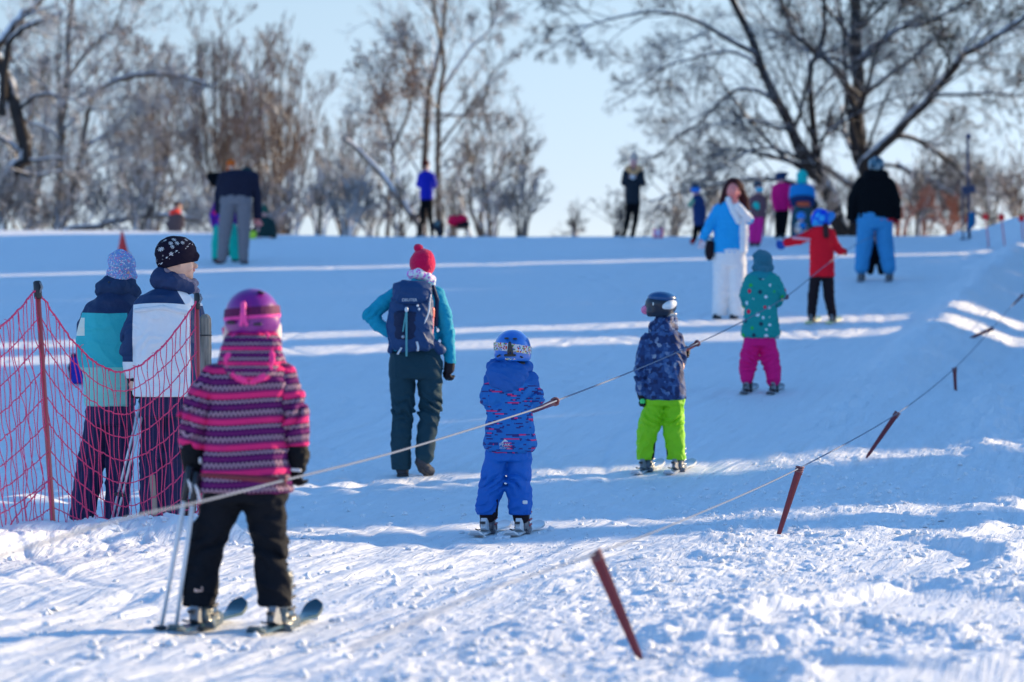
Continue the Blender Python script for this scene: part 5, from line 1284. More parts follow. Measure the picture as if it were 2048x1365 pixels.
# ================================================================== people further up the slope
def simple(x0, y0, label, J, parts, face=None, D=None, group=None, bh=.012, skinm=None):
    f = Fig(x0, y0, 'person', label, 'person', D=D, group=group)
    body_mesh(f, J, face=face, h=bh, mat=skinm)
    for nm, prims, m, kw in parts:
        f.part(nm, prims, m, **{**dict(h=.010, k=.02), **kw})
    return f
def JJ(head, hr, neck, sh, el, wr, hip, kn, an): return dict(head=head, hr=hr, neck=neck, sh=sh, el=el, wr=wr, hip=hip, kn=kn, an=an)
def C(*p): return ('c', list(p))
def dk(nm, r, g, b, **k): return cloth(nm, alb(r, g, b), .75, .15, 20., .4, **k)

def mid():
    # polka dot child
    f = Fig(1521, 786, 'person', 'small child on skis in a teal polka dot jacket and magenta trousers', 'person')
    body_mesh(f, JJ((1526, 524, 3), 17, (1523, 545, 0), [(1500, 564, 0), (1546, 564, 0)], [(1492, 600, 4), (1562, 598, 6)], [(1500, 610, 30), (1555, 606, 34)], [(1508, 680, 0), (1534, 680, 0)], [(1500, 725, 6), (1542, 725, 6)], [(1494, 770, 0), (1547, 772, 0)]))
    pj = dots('polka_shell', alb(6, 96, 124), [alb(190, 205, 230), alb(150, 180, 210), alb(130, 14, 60), alb(200, 215, 235), alb(20, 120, 60), alb(12, 40, 70)], 14., .25)
    f.part('jacket', [('l', [(1524, 542, 0, 17, 14), (1524, 552, 0, 31, 20), (1523, 580, 0, 34, 24), (1521, 630, 0, 33, 26), (1521, 660, 0, 38, 29), (1521, 676, 0, 38, 29)], 6.),
                      C((1500, 564, 0, 13), (1491, 592, 0, 12), (1495, 608, 16, 11), (1508, 612, 34, 9)), C((1548, 562, 0, 13), (1559, 585, 2, 12.5), (1556, 604, 16, 11), (1548, 606, 34, 9))], pj, h=.008, k=.014, cr=(.006, 9, 91, 1.5), cut=[('z', -1, 678)])
    f.part('collar', [C((1506, 552, -8, 9), (1524, 552, -14, 10), (1540, 552, -8, 9))], dk('teal_collar', 8, 90, 130), h=.008)
    h_ = f.part('hat', [('e', (1526, 521, 2), (19, 21, 20)), C((1518, 508, 0, 8), (1509, 512, -6, 4)), C((1512, 536, 0, 8), (1526, 541, -14, 8), (1540, 536, 0, 8))], knit('slate_blue_knit', alb(20, 74, 116)), h=.007, cr=(.004, 20, 92, 1.3))
    f.part('trousers', [('l', [(1520, 664, 0, 29, 22), (1520, 682, 0, 30, 23), (1520, 692, 0, 29, 22)], 3.), C((1505, 690, 0, 16), (1499, 712, 5, 16.5), (1496, 735, 3, 15.5), (1494, 757, 0, 12.5)), C((1534, 690, 0, 16), (1540, 712, 5, 17), (1545, 736, 3, 15.5), (1547, 760, 0, 13))],
           dk('magenta_shell', 140, 8, 104), h=.007, k=.012, cr=(.009, 10, 93, 1.5), knees=[(1499, 716, 20, .013, 85), (1542, 718, 20, .013, 85)])
    for x in (1494, 1547): boot(f, x, 784, -2, 50, 8, (DRK, GRY, WHT, DRK))
    m1 = hard('dark_topsheet', (.10, .12, .15), .3, 0, .4)
    for x, sd in ((1497, 'left'), (1550, 'right')): sk(f, (x, 10), .85, .075, 11, (m1, GRY, DRK), 'dark ski under the %s boot of the polka dot child' % sd, 'skis of the polka dot child', tipr=.03)
    for w, d in (((1508, 612, 34), (.5, -.2, .7)), ((1548, 606, 34), (.3, -.2, .8))): f.part('glove', hand_prims(w, d, (0, -1, 0), 22, 1.0), GLV, h=.007, k=.006)

    # child in red jacket, arm stretched out
    f = Fig(1643, 646, 'person', 'child in a red jacket and blue helmet stretching one arm out to the left', 'person')
    body_mesh(f, JJ((1643, 436, 2), 17, (1643, 456, 0), [(1626, 470, 0), (1661, 470, 0)], [(1598, 480, 0), (1668, 492, 6)], [(1572, 486, 2), (1684, 504, 12)], [(1632, 545, 0), (1655, 545, 0)], [(1626, 590, 5), (1658, 590, 5)], [(1622, 632, 0), (1664, 634, 0)]))
    rd = dk('red_shell', 140, 4, 34)
    f.part('jacket', [('l', [(1643, 452, 0, 12, 11), (1643, 460, 0, 23, 15), (1643, 490, 0, 23, 17), (1644, 530, 0, 24, 18), (1645, 555, 0, 25, 19)], 4.), C((1626, 468, 0, 11), (1600, 479, 0, 9.5), (1574, 485, 2, 8.5)), C((1660, 468, 0, 11), (1668, 488, 3, 9), (1682, 502, 10, 7.5))], rd, k=.014, cr=(.005, 9, 95, 1.5), cut=[('z', -1, 555)])
    f.part('sleeve_stripe', [('b', (1602, 478, -9), (19, 2, 3), 1.5, -6)], dk('pale_stripe', 170, 110, 160)); f.part('hair', [C((1650, 452, -12, 6), (1651, 472, -17, 6))], dk('dark_hair', 22, 18, 30))
    f.part('glove', hand_prims((1572, 486, 2), (-1, .25, .1), (.2, 1, 0), 24, .5), dk('blue_glove', 16, 60, 160), k=.006, h=.008); f.part('glove', hand_prims((1683, 503, 11), (.9, .2, .5), (0, -1, 0), 17, .8), dk('red_glove', 90, 10, 40), k=.006, h=.008)
    f.part('helmet', [('e', (1642, 436, 2), (21, 23, 19.5)), C((1630, 446, -4, 8), (1654, 446, -4, 8))], dots('blue_print_shell', alb(4, 60, 190), [alb(4, 30, 190), alb(100, 110, 120), alb(20, 110, 210)], 14., .5, rough=.35), h=.008)
    f.part('hood', [C((1655, 438, -6, 10), (1662, 432, 0, 9))], dk('bright_blue', 20, 90, 190))
    f.part('trousers', [('l', [(1643, 535, 0, 19, 15), (1643, 560, 0, 21, 16)], 3.), C((1631, 555, 0, 11), (1626, 592, 3, 10), (1623, 630, 0, 9)), C((1655, 555, 0, 11.5), (1659, 592, 4, 10), (1664, 630, 0, 9))], BLK, k=.012, cr=(.006, 9, 96, 1.6), knees=[(1627, 592, 14, .007, 70), (1659, 592, 14, .007, 70)])
    bt = (DRK, hard('light_boot', alb(110, 150, 170), .4), WHT, DRK)
    for x in (1623, 1664): boot(f, x, 645, -1, 36, 8, bt)
    m2 = hard('pale_lime_topsheet', alb(120, 190, 150), .3, 0, .4)
    for x, sd in ((1625, 'left'), (1666, 'right')): sk(f, (x, 8), 1.0, .08, 12, (m2, GRY, DRK), 'pale lime ski under the %s boot of the child in red' % sd, 'skis of the child in red', tipr=.03)

    # woman in white trousers, facing the camera
    f = Fig(1457, 637, 'person', 'long haired woman in bright blue jacket and white ski trousers', 'person')
    body_mesh(f, JJ((1466, 382, -2), 18, (1463, 405, 0), [(1440, 422, 0), (1482, 420, 0)], [(1414, 462, -2), (1500, 440, -8)], [(1404, 482, -4), (1474, 412, -18)], [(1445, 520, 0), (1472, 520, 0)], [(1441, 580, -3), (1472, 580, -3)], [(1437, 628, 0), (1470, 628, 0)]), face=(.2, -.98), h=.008, mat=cloth('face_skin', alb(128, 92, 116), .5, .06))
    bb, wv = cloth('azure_shell', alb(6, 106, 200), .65, .12, 18., .45, spec=.3), cloth('white_shell', alb(168, 168, 225), .65, .08, 18., .45, spec=.3)
    f.part('jacket', [('l', [(1462, 402, 0, 15, 13), (1461, 414, 0, 27, 17), (1459, 440, 0, 28, 19), (1456, 480, 0, 29, 20), (1456, 508, 0, 31, 22)], 4.), C((1438, 420, 0, 12), (1422, 445, -2, 10.5), (1408, 474, -4, 9))], bb, k=.014, cr=(.006, 9, 97, 1.5), cut=[('z', -1, 509)])
    f.part('jacket_side', [('l', [(1485, 430, -1, 8, 19), (1486, 470, -1, 9, 20), (1486, 508, -1, 9, 22)], 3.)], wv, k=.02, cr=(.004, 9, 98))
    f.part('raised_sleeve', [C((1482, 418, 0, 11), (1490, 432, -4, 10.5), (1497, 440, -8, 9.5))], bb, cr=(.004, 12, 1)); f.part('raised_cuff', [C((1496, 438, -9, 9.5), (1484, 426, -15, 9), (1474, 414, -18, 8))], wv, cr=(.004, 12, 2))
    f.part('shoulder_stripe', [C((1456, 400, -14, 6.5), (1466, 424, -19, 6.5), (1476, 444, -20, 6))], wv)
    f.part('hand', hand_prims((1472, 410, -18), (-.25, -1, 0), (-1, 0, 0), 16, .5), cloth('face_skin', (0, 0, 0)), k=.006, h=.008)
    f.part('glove', hand_prims((1404, 482, -4), (-.15, 1, 0), (.9, 0, -.3), 22, .8), dk('pale_glove', 150, 140, 190), k=.006, h=.008)
    f.part('hair', [('e', (1467, 377, 4), (20, 20, 22)), C((1480, 378, 2, 9), (1488, 400, 2, 9), (1492, 420, -2, 7), (1496, 432, -4, 4)), C((1453, 380, 2, 8), (1447, 400, 0, 7), (1442, 416, -6, 5))], dk('brown_hair', 26, 14, 22), h=.008, cr=(.004, 24, 99, .4),
           sub=[('e', (1465, 384, -16), (12, 14, 17))])
    f.part('trousers', [('l', [(1459, 498, 0, 31, 21), (1459, 520, 0, 33, 22), (1459, 535, 0, 33, 22)], 4.), C((1444, 530, 0, 18), (1441, 580, -2, 16), (1439, 628, 0, 15)), C((1474, 530, 0, 19), (1474, 580, -2, 18), (1474, 628, 0, 17))], wv, k=.014, cr=(.007, 7, 100, 1.8), knees=[(1443, 600, 20, .006, 60)], cut=[('z', -1, 633)])
    for x in (1432, 1466): f.part('boot', [C((x + 5, 630, 0, 7), (x - 2, 634, -12, 6)), ('b', (x + 1, 636, -6), (8, 14, 2), 1)], DRK, h=.008)
    g = Fig(1419, 500, 'shoulder_bag', 'small black bag hanging from the arm of the woman in white trousers', 'bag', D=f.D - 8 / f.s)
    g.part('bag_body', [('e', (1419, 503, 0), (9, 8, 19)), ('e', (1421, 492, 0), (8, 7, 12))], BLK, cr=(.006, 14, 3)); g.tube('strap', [(1414, 486, 0), (1410, 474, 0), (1424, 476, 0), (1422, 488, 0)], 1.5, DRK, 5, 12)

    # adult in black with a toddler between the legs
    f = Fig(1750, 562, 'person', 'adult skier in a black jacket and light blue trousers towering over a toddler', 'person')
    body_mesh(f, JJ((1753, 336, 4), 16, (1751, 352, 0), [(1722, 372, 0), (1777, 372, 0)], [(1706, 405, 2), (1789, 405, 2)], [(1706, 435, 12), (1792, 440, 12)], [(1734, 430, 0), (1766, 430, 0)], [(1728, 490, 8), (1771, 490, 8)], [(1722, 545, 0), (1778, 545, 0)]))
    bk = cloth('deep_black_shell', (.004, .005, .007), .85, .2, 20., .4, spec=.12)
    f.part('jacket', [('l', [(1752, 346, 0, 16, 14), (1751, 360, 0, 34, 18), (1750, 385, 0, 38, 22), (1750, 415, 2, 37, 23), (1752, 438, 2, 38, 24)], 4.), C((1722, 370, 0, 14), (1707, 402, 2, 12), (1704, 434, 8, 10)), C((1778, 370, 0, 14), (1790, 402, 2, 12), (1793, 434, 8, 10)), C((1738, 352, -8, 12), (1766, 352, -8, 12))], bk, k=.016, cr=(.006, 8, 102, 1.6), cut=[('z', -1, 440)])
    f.part('jacket_hem', [('l', [(1752, 436, 2, 36.5, 23), (1752, 443, 2, 37, 23)], 1.)], dk('dark_red_hem', 90, 12, 30))
    f.part('helmet', [('e', (1753, 330, 3), (16.5, 19, 17))], dots('blue_grey_shell', alb(30, 70, 110), [alb(10, 30, 60), alb(70, 110, 150)], 16., .45, rough=.35), cut=[('z', -1, 345)])
    f.part('trousers', [('l', [(1750, 425, 0, 34, 21), (1750, 445, 0, 36, 22), (1750, 458, 0, 34, 20)], 4.), C((1732, 455, 0, 18), (1729, 490, 6, 16), (1725, 520, 2, 14), (1723, 536, 0, 13)), C((1768, 455, 0, 18), (1771, 490, 6, 16), (1775, 520, 2, 14), (1778, 536, 0, 13))], dk('powder_blue_shell', 24, 96, 176), k=.014, cr=(.008, 8, 103, 1.6), knees=[(1729, 490, 16, .008, 60), (1771, 490, 16, .008, 60)])
    f.part('glove', hand_prims((1704, 434, 8), (.2, 1, .4), (.9, 0, 0), 17, 1.), GLV, k=.006, h=.009); f.part('glove', hand_prims((1793, 436, 8), (.1, 1, .4), (-.9, 0, 0), 19, 1.), dk('dull_red_glove', 90, 14, 36), k=.006, h=.009)
    for x in (1722, 1778): boot(f, x, 561, -1, 40, 6, (DRK, hard('gaiter_grey', alb(90, 110, 140), .5), DRK, DRK))
    t = Fig(1752, 548, 'person', 'toddler in black mostly hidden between the legs of the adult in powder blue', 'person', D=f.D + .45)
    body_mesh(t, JJ((1752, 452, 0), 14, (1752, 470, 0), [(1742, 478, 0), (1762, 478, 0)], [(1740, 490, 0), (1764, 490, 0)], [(1742, 500, 3), (1762, 500, 3)], [(1746, 506, 0), (1758, 506, 0)], [(1744, 524, 3), (1760, 524, 3)], [(1742, 542, 0), (1762, 542, 0)]))
    t.part('suit', [('l', [(1752, 468, 0, 9, 8), (1752, 475, 0, 14, 10), (1752, 505, 0, 14, 11)], 3.), C((1746, 505, 0, 8), (1743, 524, 2, 8), (1741, 543, 0, 7)), C((1758, 505, 0, 8), (1761, 524, 2, 8), (1763, 543, 0, 7))], bk, cr=(.006, 9, 104)); t.part('helmet', [('e', (1752, 450, 0), (15, 17, 15))], hard('dark_helmet', (.02, .03, .05), .3))
    m3 = hard('grey_topsheet', (.28, .32, .38), .3, 0, .4)
    for x, sd in ((1723, 'left'), (1779, 'right')): sk(f, (x, 6), 1.5, .09, 8, (m3, GRY, DRK), 'grey ski under the %s boot of the adult in the black jacket' % sd, 'skis of the adult in black', tipr=.03)

    # bending adult in grey trousers and those around
    f = Fig(466, 529, 'person', 'adult in grey trousers and a dark jumper bending forward away from the camera', 'person')
    body_mesh(f, JJ((490, 352, 28), 12, (484, 352, 12), [(450, 352, 8), (504, 352, 8)], [(440, 390, 10), (512, 398, 10)], [(438, 422, 12), (515, 440, 12)], [(458, 395, 0), (484, 395, 0)], [(449, 455, 4), (485, 455, 4)], [(444, 515, 0), (487, 516, 0)]))
    f.part('jumper', [('l', [(478, 340, 12, 26, 15), (477, 352, 8, 36, 18), (474, 375, 4, 34, 18), (472, 398, 0, 31, 17)], 4.), C((446, 354, 8, 11), (438, 388, 10, 9.5), (437, 420, 12, 8)), C((507, 354, 8, 11), (513, 396, 10, 9), (515, 432, 12, 7.5))], dk('ink_blue_jumper', 8, 16, 44), k=.014, cr=(.006, 8, 105, 1.5))
    f.part('trousers', [('l', [(472, 390, 0, 30, 17), (472, 410, 0, 31, 18)], 3.), C((457, 412, 0, 15.5), (450, 455, 3, 13), (445, 516, 0, 9.5)), C((486, 412, 0, 15.5), (488, 455, 3, 13), (487, 516, 0, 9.5))], dk('slate_trousers', 58, 80, 112), k=.012, cr=(.007, 8, 106, 1.7), knees=[(450, 460, 18, .006, 50), (488, 460, 18, .006, 50)])
    f.part('hat', [('e', (492, 345, 20), (14, 13, 12))], dk('bottle_green_knit', 8, 36, 48))
    for x, a in ((441, -12), (484, 14)): sole_shoe(f, x, 528, -2, 34, a, dk('brown_shoe', 60, 46, 60), DRK)
    f.part('hand', hand_prims((515, 434, 12), (.1, 1, .1), (-.9, 0, 0), 24, .5), cloth('face_skin', (0, 0, 0)), k=.006, h=.009)
    simple(436, 523, 'figure in a tan hat and dark coat with one arm raised, behind the bending adult', JJ((462, 332, 0), 9, (460, 344, 0), [(444, 352, 0), (472, 352, 0)], [(424, 352, 0), (478, 380, 0)], [(438, 366, -3), (478, 400, 0)], [(452, 410, 0), (466, 410, 0)], [(452, 460, 3), (466, 460, 3)], [(452, 508, 0), (466, 508, 0)]),
           [('coat', [('l', [(460, 342, 0, 10, 9), (458, 352, 0, 20, 12), (458, 380, 0, 20, 13), (458, 420, 0, 18, 12)], 3.), C((444, 352, 0, 8), (422, 354, 0, 8), (428, 366, -3, 7), (442, 370, -4, 6))], bk, dict(cr=(.006, 9, 1))),
            ('trousers', [C((452, 415, 0, 9), (452, 508, 0, 7)), C((465, 415, 0, 9), (465, 508, 0, 7))], BLK, {}), ('hat', [('e', (462, 328, 0), (9, 9, 9)), C((462, 334, 0, 7), (458, 340, 0, 5))], dk('tan_knit', 120, 66, 24), {})], D=f.D + 1.6)
    simple(450, 524, 'child with turquoise ski trousers and a purple jacket half hidden by the bending adult', JJ((447, 385, 0), 11, (447, 400, 0), [(434, 408, 0), (462, 408, 0)], [(428, 428, 0), (468, 428, 0)], [(430, 446, 0), (468, 446, 0)], [(440, 455, 0), (462, 455, 0)], [(436, 485, 2), (466, 485, 2)], [(433, 514, 0), (469, 514, 0)]),
           [('jacket', [('l', [(447, 398, 0, 9, 8), (447, 404, 0, 18, 12), (447, 430, 0, 19, 13), (449, 455, 0, 20, 14)], 3.), C((434, 410, 0, 8), (427, 430, 0, 8), (429, 450, 0, 7)), C((462, 410, 0, 8), (468, 446, 0, 7))], dots('purple_print', alb(44, 12, 120), [alb(110, 20, 110), alb(40, 20, 150)], 10., .4), {}),
            ('trousers', [C((439, 455, 0, 11), (435, 485, 2, 11), (432, 513, 0, 9)), C((462, 455, 0, 12), (468, 485, 2, 12), (470, 513, 0, 10))], dk('turquoise_shell', 2, 128, 150), dict(cr=(.007, 9, 2))), ('helmet', [('e', (447, 384, 0), (12, 13, 12))], hard('dark_helmet', (.02, .03, .05), .3), {}),
            ('boot', [C((432, 518, 0, 8), (434, 520, 8, 7))], DRK, {}), ('boot', [C((470, 518, 0, 8), (472, 520, 8, 7))], DRK, {})], D=f.D + .8)
mid()

def brow():
    fs = cloth('face_skin', (0, 0, 0))
    bk = MATS['deep_black_shell']
    # woman in cobalt blue
    f = simple(851, 475, 'woman in a cobalt blue jacket and black leggings taking a picture on the brow', JJ((852, 331, 0), 8.5, (852, 342, 0), [(841, 352, 0), (864, 352, 0)], [(836, 370, 5), (870, 370, 5)], [(846, 352, 14), (866, 350, 14)], [(847, 402, 0), (858, 402, 0)], [(845, 436, 0), (861, 436, 0)], [(838, 470, 0), (865, 470, 0)]),
           [('jacket', [('l', [(852, 342, 0, 8, 7), (852, 350, 0, 15, 9), (853, 372, 0, 13, 9), (853, 400, 0, 13, 9)], 2.), C((841, 352, 0, 6), (838, 370, 4, 6), (846, 356, 12, 5)), C((864, 352, 0, 6), (868, 370, 4, 6), (865, 354, 12, 5))], dk('cobalt_jacket', 4, 18, 150), dict(cr=(.006, 8, 1))),
            ('leggings', [('l', [(853, 392, 0, 12, 8), (853, 408, 0, 12, 8)], 2.), C((847, 406, 0, 6.5), (845, 436, 0, 5), (838, 472, 0, 4)), C((859, 406, 0, 6.5), (861, 436, 0, 5), (865, 472, 0, 4))], bk, {}),
            ('hair', [('e', (851, 327, -1), (8.5, 9, 8)), C((848, 326, -6, 4), (846, 336, -8, 3))], dk('dark_brown_hair', 40, 20, 22), {}),
            ('boot', [C((836, 473, 0, 4.5), (833, 474, 4, 4))], DRK, {}), ('boot', [C((865, 474, 0, 4.5), (867, 475, 4, 4))], DRK, {})], D=78.5)
    # woman in black with fur collar
    simple(1260, 476, 'woman in a black outfit and pale hat looking at a phone alone against the sky', JJ((1267, 324, -1), 9, (1267, 336, 0), [(1254, 346, 0), (1279, 346, 0)], [(1248, 366, -3), (1286, 366, -3)], [(1258, 356, -12), (1272, 356, -12)], [(1262, 402, 0), (1273, 402, 0)], [(1257, 440, 0), (1272, 440, 0)], [(1248, 472, 0), (1266, 472, 0)]),
           [('jacket', [('l', [(1267, 338, 0, 9, 8), (1267, 345, 0, 18, 10), (1266, 370, 0, 15, 11), (1265, 392, 0, 16, 11), (1265, 408, 0, 15, 10)], 2.), C((1253, 346, 0, 7.5), (1248, 366, -3, 6.5), (1258, 358, -10, 5)), C((1280, 346, 0, 7.5), (1285, 366, -3, 6.5), (1273, 358, -10, 5))], dk('ink_jacket', 8, 22, 42), dict(cr=(.006, 8, 3))),
            ('fur_collar', [C((1255, 338, -4, 5), (1267, 350, -9, 4.5), (1279, 338, -4, 5)), C((1255, 338, -2, 5), (1267, 334, 8, 5), (1279, 338, -2, 5))], dk('beige_fur', 110, 112, 104), dict(cr=(.01, 40, 4))),
            ('trousers', [('l', [(1266, 400, 0, 15, 9), (1266, 412, 0, 15, 9)], 2.), C((1259, 412, 0, 7.5), (1255, 440, 0, 6), (1247, 473, 0, 4.5)), C((1273, 412, 0, 7.5), (1271, 440, 0, 6), (1265, 473, 0, 4.5))], bk, {}),
            ('hat', [('e', (1268, 316, 0), (8.5, 9, 9)), C((1268, 308, 0, 4.5), (1267, 303, 0, 2.5))], dk('pale_grey_knit', 96, 120, 146), {}),
            ('glove', hand_prims((1258, 357, -11), (.9, -.2, -.3), (0, -1, 0), 13, .8), dk('lilac_glove', 170, 150, 200), dict(k=.006)), ('glove', hand_prims((1273, 357, -11), (-.9, -.2, -.3), (0, -1, 0), 13, .8), dk('lilac_glove', 0, 0, 0), dict(k=.006)),
            ('boot', [C((1246, 474, 0, 4.5), (1244, 475, -4, 4))], DRK, {}), ('boot', [C((1264, 474, 0, 4.5), (1263, 475, -4, 4))], DRK, {})], face=(0, -1), D=75.5, skinm=cloth('face_shade', alb(120, 110, 140), .6))
    # crouching green
    simple(530, 480, 'person in dark green crouching at the brow right of the bending adult', JJ((528, 424, 0), 9, (529, 436, 0), [(518, 444, 0), (542, 444, 0)], [(515, 458, -4), (547, 460, 0)], [(511, 470, -8), (548, 476, 0)], [(522, 468, 0), (538, 468, 0)], [(518, 460, -10), (540, 462, -8)], [(520, 476, -4), (542, 476, -3)]),
           [('coat', [('l', [(529, 434, 0, 8, 8), (530, 443, 0, 15, 10), (531, 460, -2, 18, 13), (532, 474, -2, 19, 14)], 3.), C((519, 444, 0, 7), (514, 458, -4, 6), (511, 468, -8, 5)), C((542, 445, 0, 7), (547, 460, 0, 6), (548, 474, 0, 5))], dk('pine_coat', 6, 34, 48), dict(cr=(.008, 9, 5))),
            ('hat', [('e', (528, 421, 0), (9.5, 10, 9.5)), C((528, 413, 0, 4), (528, 410, 0, 3))], dk('green_knit', 14, 58, 66), {}), ('glove', hand_prims((511, 468, -8), (-.1, 1, 0), (1, 0, 0), 12, .5), dk('rosy_glove', 130, 90, 130), dict(k=.006))], face=(-.8, -.6), D=73.5, skinm=cloth('face_shade', (0, 0, 0)))
    g = Fig(505, 479, 'small_backpack', 'lime green bag on the snow in front of the crouching person', 'backpack', D=73.0)
    g.part('bag_body', [('l', [(505, 458, 0, 5, 5), (505, 464, 0, 8, 6), (505, 478, 0, 8, 6)], 3.)], cloth('neon_green', alb(90, 220, 60), .6), h=.01); g.part('flap', [C((500, 460, -4, 3), (510, 460, -4, 3))], BLK, h=.01)
    # grey man at the left, behind the brow
    simple(350, 505, 'person in grey with an orange scarf standing beyond the brow on the left', JJ((356, 414, 0), 8, (353, 424, 0), [(343, 432, 0), (362, 432, 0)], [(339, 448, -2), (364, 448, 2)], [(342, 460, -3), (362, 462, 3)], [(348, 465, 0), (357, 465, 0)], [(347, 485, 0), (357, 485, 0)], [(347, 502, 0), (357, 502, 0)]),
           [('jacket', [('l', [(352, 426, 0, 8, 7), (351, 433, 0, 14, 9), (350, 450, 0, 14, 9), (350, 470, 0, 14, 9)], 2.), C((343, 434, 0, 6), (338, 450, -2, 6), (342, 462, -4, 5)), C((362, 434, 0, 6), (365, 450, 2, 5))], dk('mid_grey_jacket', 34, 44, 66), dict(cr=(.008, 9, 6))), ('scarf', [C((344, 426, -3, 5), (352, 422, -6, 5), (358, 426, 0, 4)), C((344, 426, -3, 5), (352, 424, 5, 5), (358, 426, 0, 4))], dk('orange_scarf', 120, 34, 40), {}),
            ('hair', [('e', (354, 410, 1), (8, 8, 7))], dk('dark_hair', 0, 0, 0), {}), ('trousers', [C((347, 470, 0, 7), (347, 502, 0, 5)), C((356, 470, 0, 7), (357, 502, 0, 5))], BLK, {})], face=(.9, .2), D=84, skinm=cloth('face_sun', (.5, .28, .2), .6))
    # children and adults at the right of the brow
    simple(1396, 486, 'child with blue goggles on a dark helmet standing left of the woman in white trousers', JJ((1391, 381, -1), 10, (1394, 394, 0), [(1386, 402, 0), (1403, 402, 0)], [(1381, 412, -6), (1407, 420, 0)], [(1384, 410, -12), (1408, 438, 0)], [(1393, 445, 0), (1403, 445, 0)], [(1391, 462, 0), (1404, 460, 0)], [(1388, 480, 0), (1404, 478, 0)]),
           [('jacket', [('l', [(1395, 390, 0, 7, 7), (1396, 398, 0, 12, 9), (1397, 420, 0, 12, 9), (1398, 452, 0, 11, 9)], 2.), C((1403, 402, 0, 6), (1407, 420, 0, 6), (1408, 436, 0, 5))], dk('midnight_jacket', 8, 34, 92), dict(cr=(.006, 9, 7))), ('sleeve', [C((1387, 402, -3, 6), (1381, 410, -7, 5.5), (1384, 408, -12, 4))], dk('dull_teal', 50, 110, 120), {}),
            ('helmet', [('e', (1391, 377, 1), (10.5, 11, 11))], hard('dark_helmet', (.02, .03, .05), .3), {}), ('goggles', [C((1386, 381, -9, 5.5), (1395, 381, -9, 5.5))], hard('blue_lens', alb(10, 80, 190), .2), {}),
            ('trousers', [C((1393, 450, 0, 6.5), (1391, 465, 0, 6), (1388, 480, 0, 5)), C((1404, 448, 0, 6.5), (1405, 462, 0, 6), (1405, 476, 0, 5))], bk, {}), ('boot', [C((1387, 482, 0, 5), (1384, 484, -5, 5))], dk('dark_red_boot', 80, 10, 30), {}), ('boot', [C((1404, 480, 0, 5), (1403, 482, -5, 5))], DRK, {})], face=(-.3, -.95), D=70.5, skinm=cloth('face_shade', (0, 0, 0)))
    simple(1512, 492, 'child in purple trousers and a turquoise bib just right of the long haired woman', JJ((1517, 376, -1), 10, (1516, 390, 0), [(1505, 398, 0), (1525, 398, 0)], [(1501, 415, -4), (1528, 416, -2)], [(1508, 424, -9), (1527, 430, -4)], [(1507, 435, 0), (1520, 435, 0)], [(1506, 460, 0), (1518, 460, 0)], [(1505, 484, 0), (1516, 484, 0)]),
           [('jacket', [('l', [(1516, 388, 0, 8, 7), (1515, 396, 0, 14, 9), (1515, 414, 0, 14, 10), (1514, 436, 0, 14, 10)], 2.), C((1505, 398, 0, 7), (1501, 414, -4, 6), (1508, 422, -9, 5)), C((1525, 398, 0, 7), (1528, 414, -2, 6), (1527, 428, -4, 5))], dk('brownish_jacket', 50, 50, 76), dict(cr=(.006, 9, 8))), ('bib', [('e', (1512, 414, -8), (8, 4, 11))], dk('turquoise_bib', 10, 130, 160), {}),
            ('helmet', [('e', (1516, 371, 1), (10, 11, 10))], hard('dark_helmet', (.02, .03, .05), .3), {}), ('goggles', [C((1515, 380, -8, 5), (1522, 380, -8, 5))], hard('cyan_lens', alb(30, 130, 190), .2), {}),
            ('trousers', [C((1506, 438, 0, 9), (1506, 462, 0, 9), (1505, 484, 0, 7)), C((1519, 438, 0, 9), (1518, 462, 0, 8), (1516, 484, 0, 7))], dk('plum_shell', 120, 20, 124), dict(cr=(.007, 9, 9))), ('boot', [C((1505, 488, 0, 5), (1503, 489, -5, 5))], DRK, {}), ('boot', [C((1516, 488, 0, 5), (1515, 489, -5, 5))], DRK, {})], face=(0, -1), D=69.5, skinm=cloth('face_shade', (0, 0, 0)))
    simple(1563, 472, 'person in a magenta jacket and navy hat standing left of the teal bobble hat', JJ((1562, 358, 0), 9.5, (1563, 370, 0), [(1551, 378, 0), (1577, 378, 0)], [(1550, 400, -3), (1582, 400, -3)], [(1552, 416, -8), (1584, 420, -6)], [(1558, 422, 0), (1570, 422, 0)], [(1557, 446, 0), (1568, 446, 0)], [(1556, 468, 0), (1566, 468, 0)]),
           [('jacket', [('l', [(1564, 366, 0, 9, 8), (1565, 372, 0, 17, 10), (1564, 395, 0, 17, 11), (1563, 422, 0, 16, 11)], 2.), C((1551, 377, 0, 8), (1549, 398, -3, 7), (1553, 416, -8, 6)), C((1579, 377, 0, 8), (1583, 398, -3, 7), (1585, 418, -6, 6))], dk('magenta_jacket', 160, 4, 104), dict(cr=(.007, 9, 10))),
            ('hat', [('e', (1561, 354, 0), (11, 11, 10)), C((1568, 350, 0, 7), (1573, 348, 0, 4))], dk('navy_knit', 8, 34, 80), {}), ('trousers', [C((1558, 424, 0, 9), (1557, 446, 0, 8), (1556, 470, 0, 6)), C((1570, 424, 0, 9), (1568, 446, 0, 8), (1566, 470, 0, 6))], bk, {}),
            ('glove', hand_prims((1585, 420, -6), (0, 1, 0), (-1, 0, 0), 12, .5), dk('pink_glove', 190, 90, 170), dict(k=.006)), ('boot', [C((1555, 472, 0, 5), (1553, 473, -5, 5))], DRK, {}), ('boot', [C((1566, 472, 0, 5), (1565, 473, -5, 5))], DRK, {})], face=(-.9, -.3), D=73.2, skinm=cloth('face_shade', (0, 0, 0)))
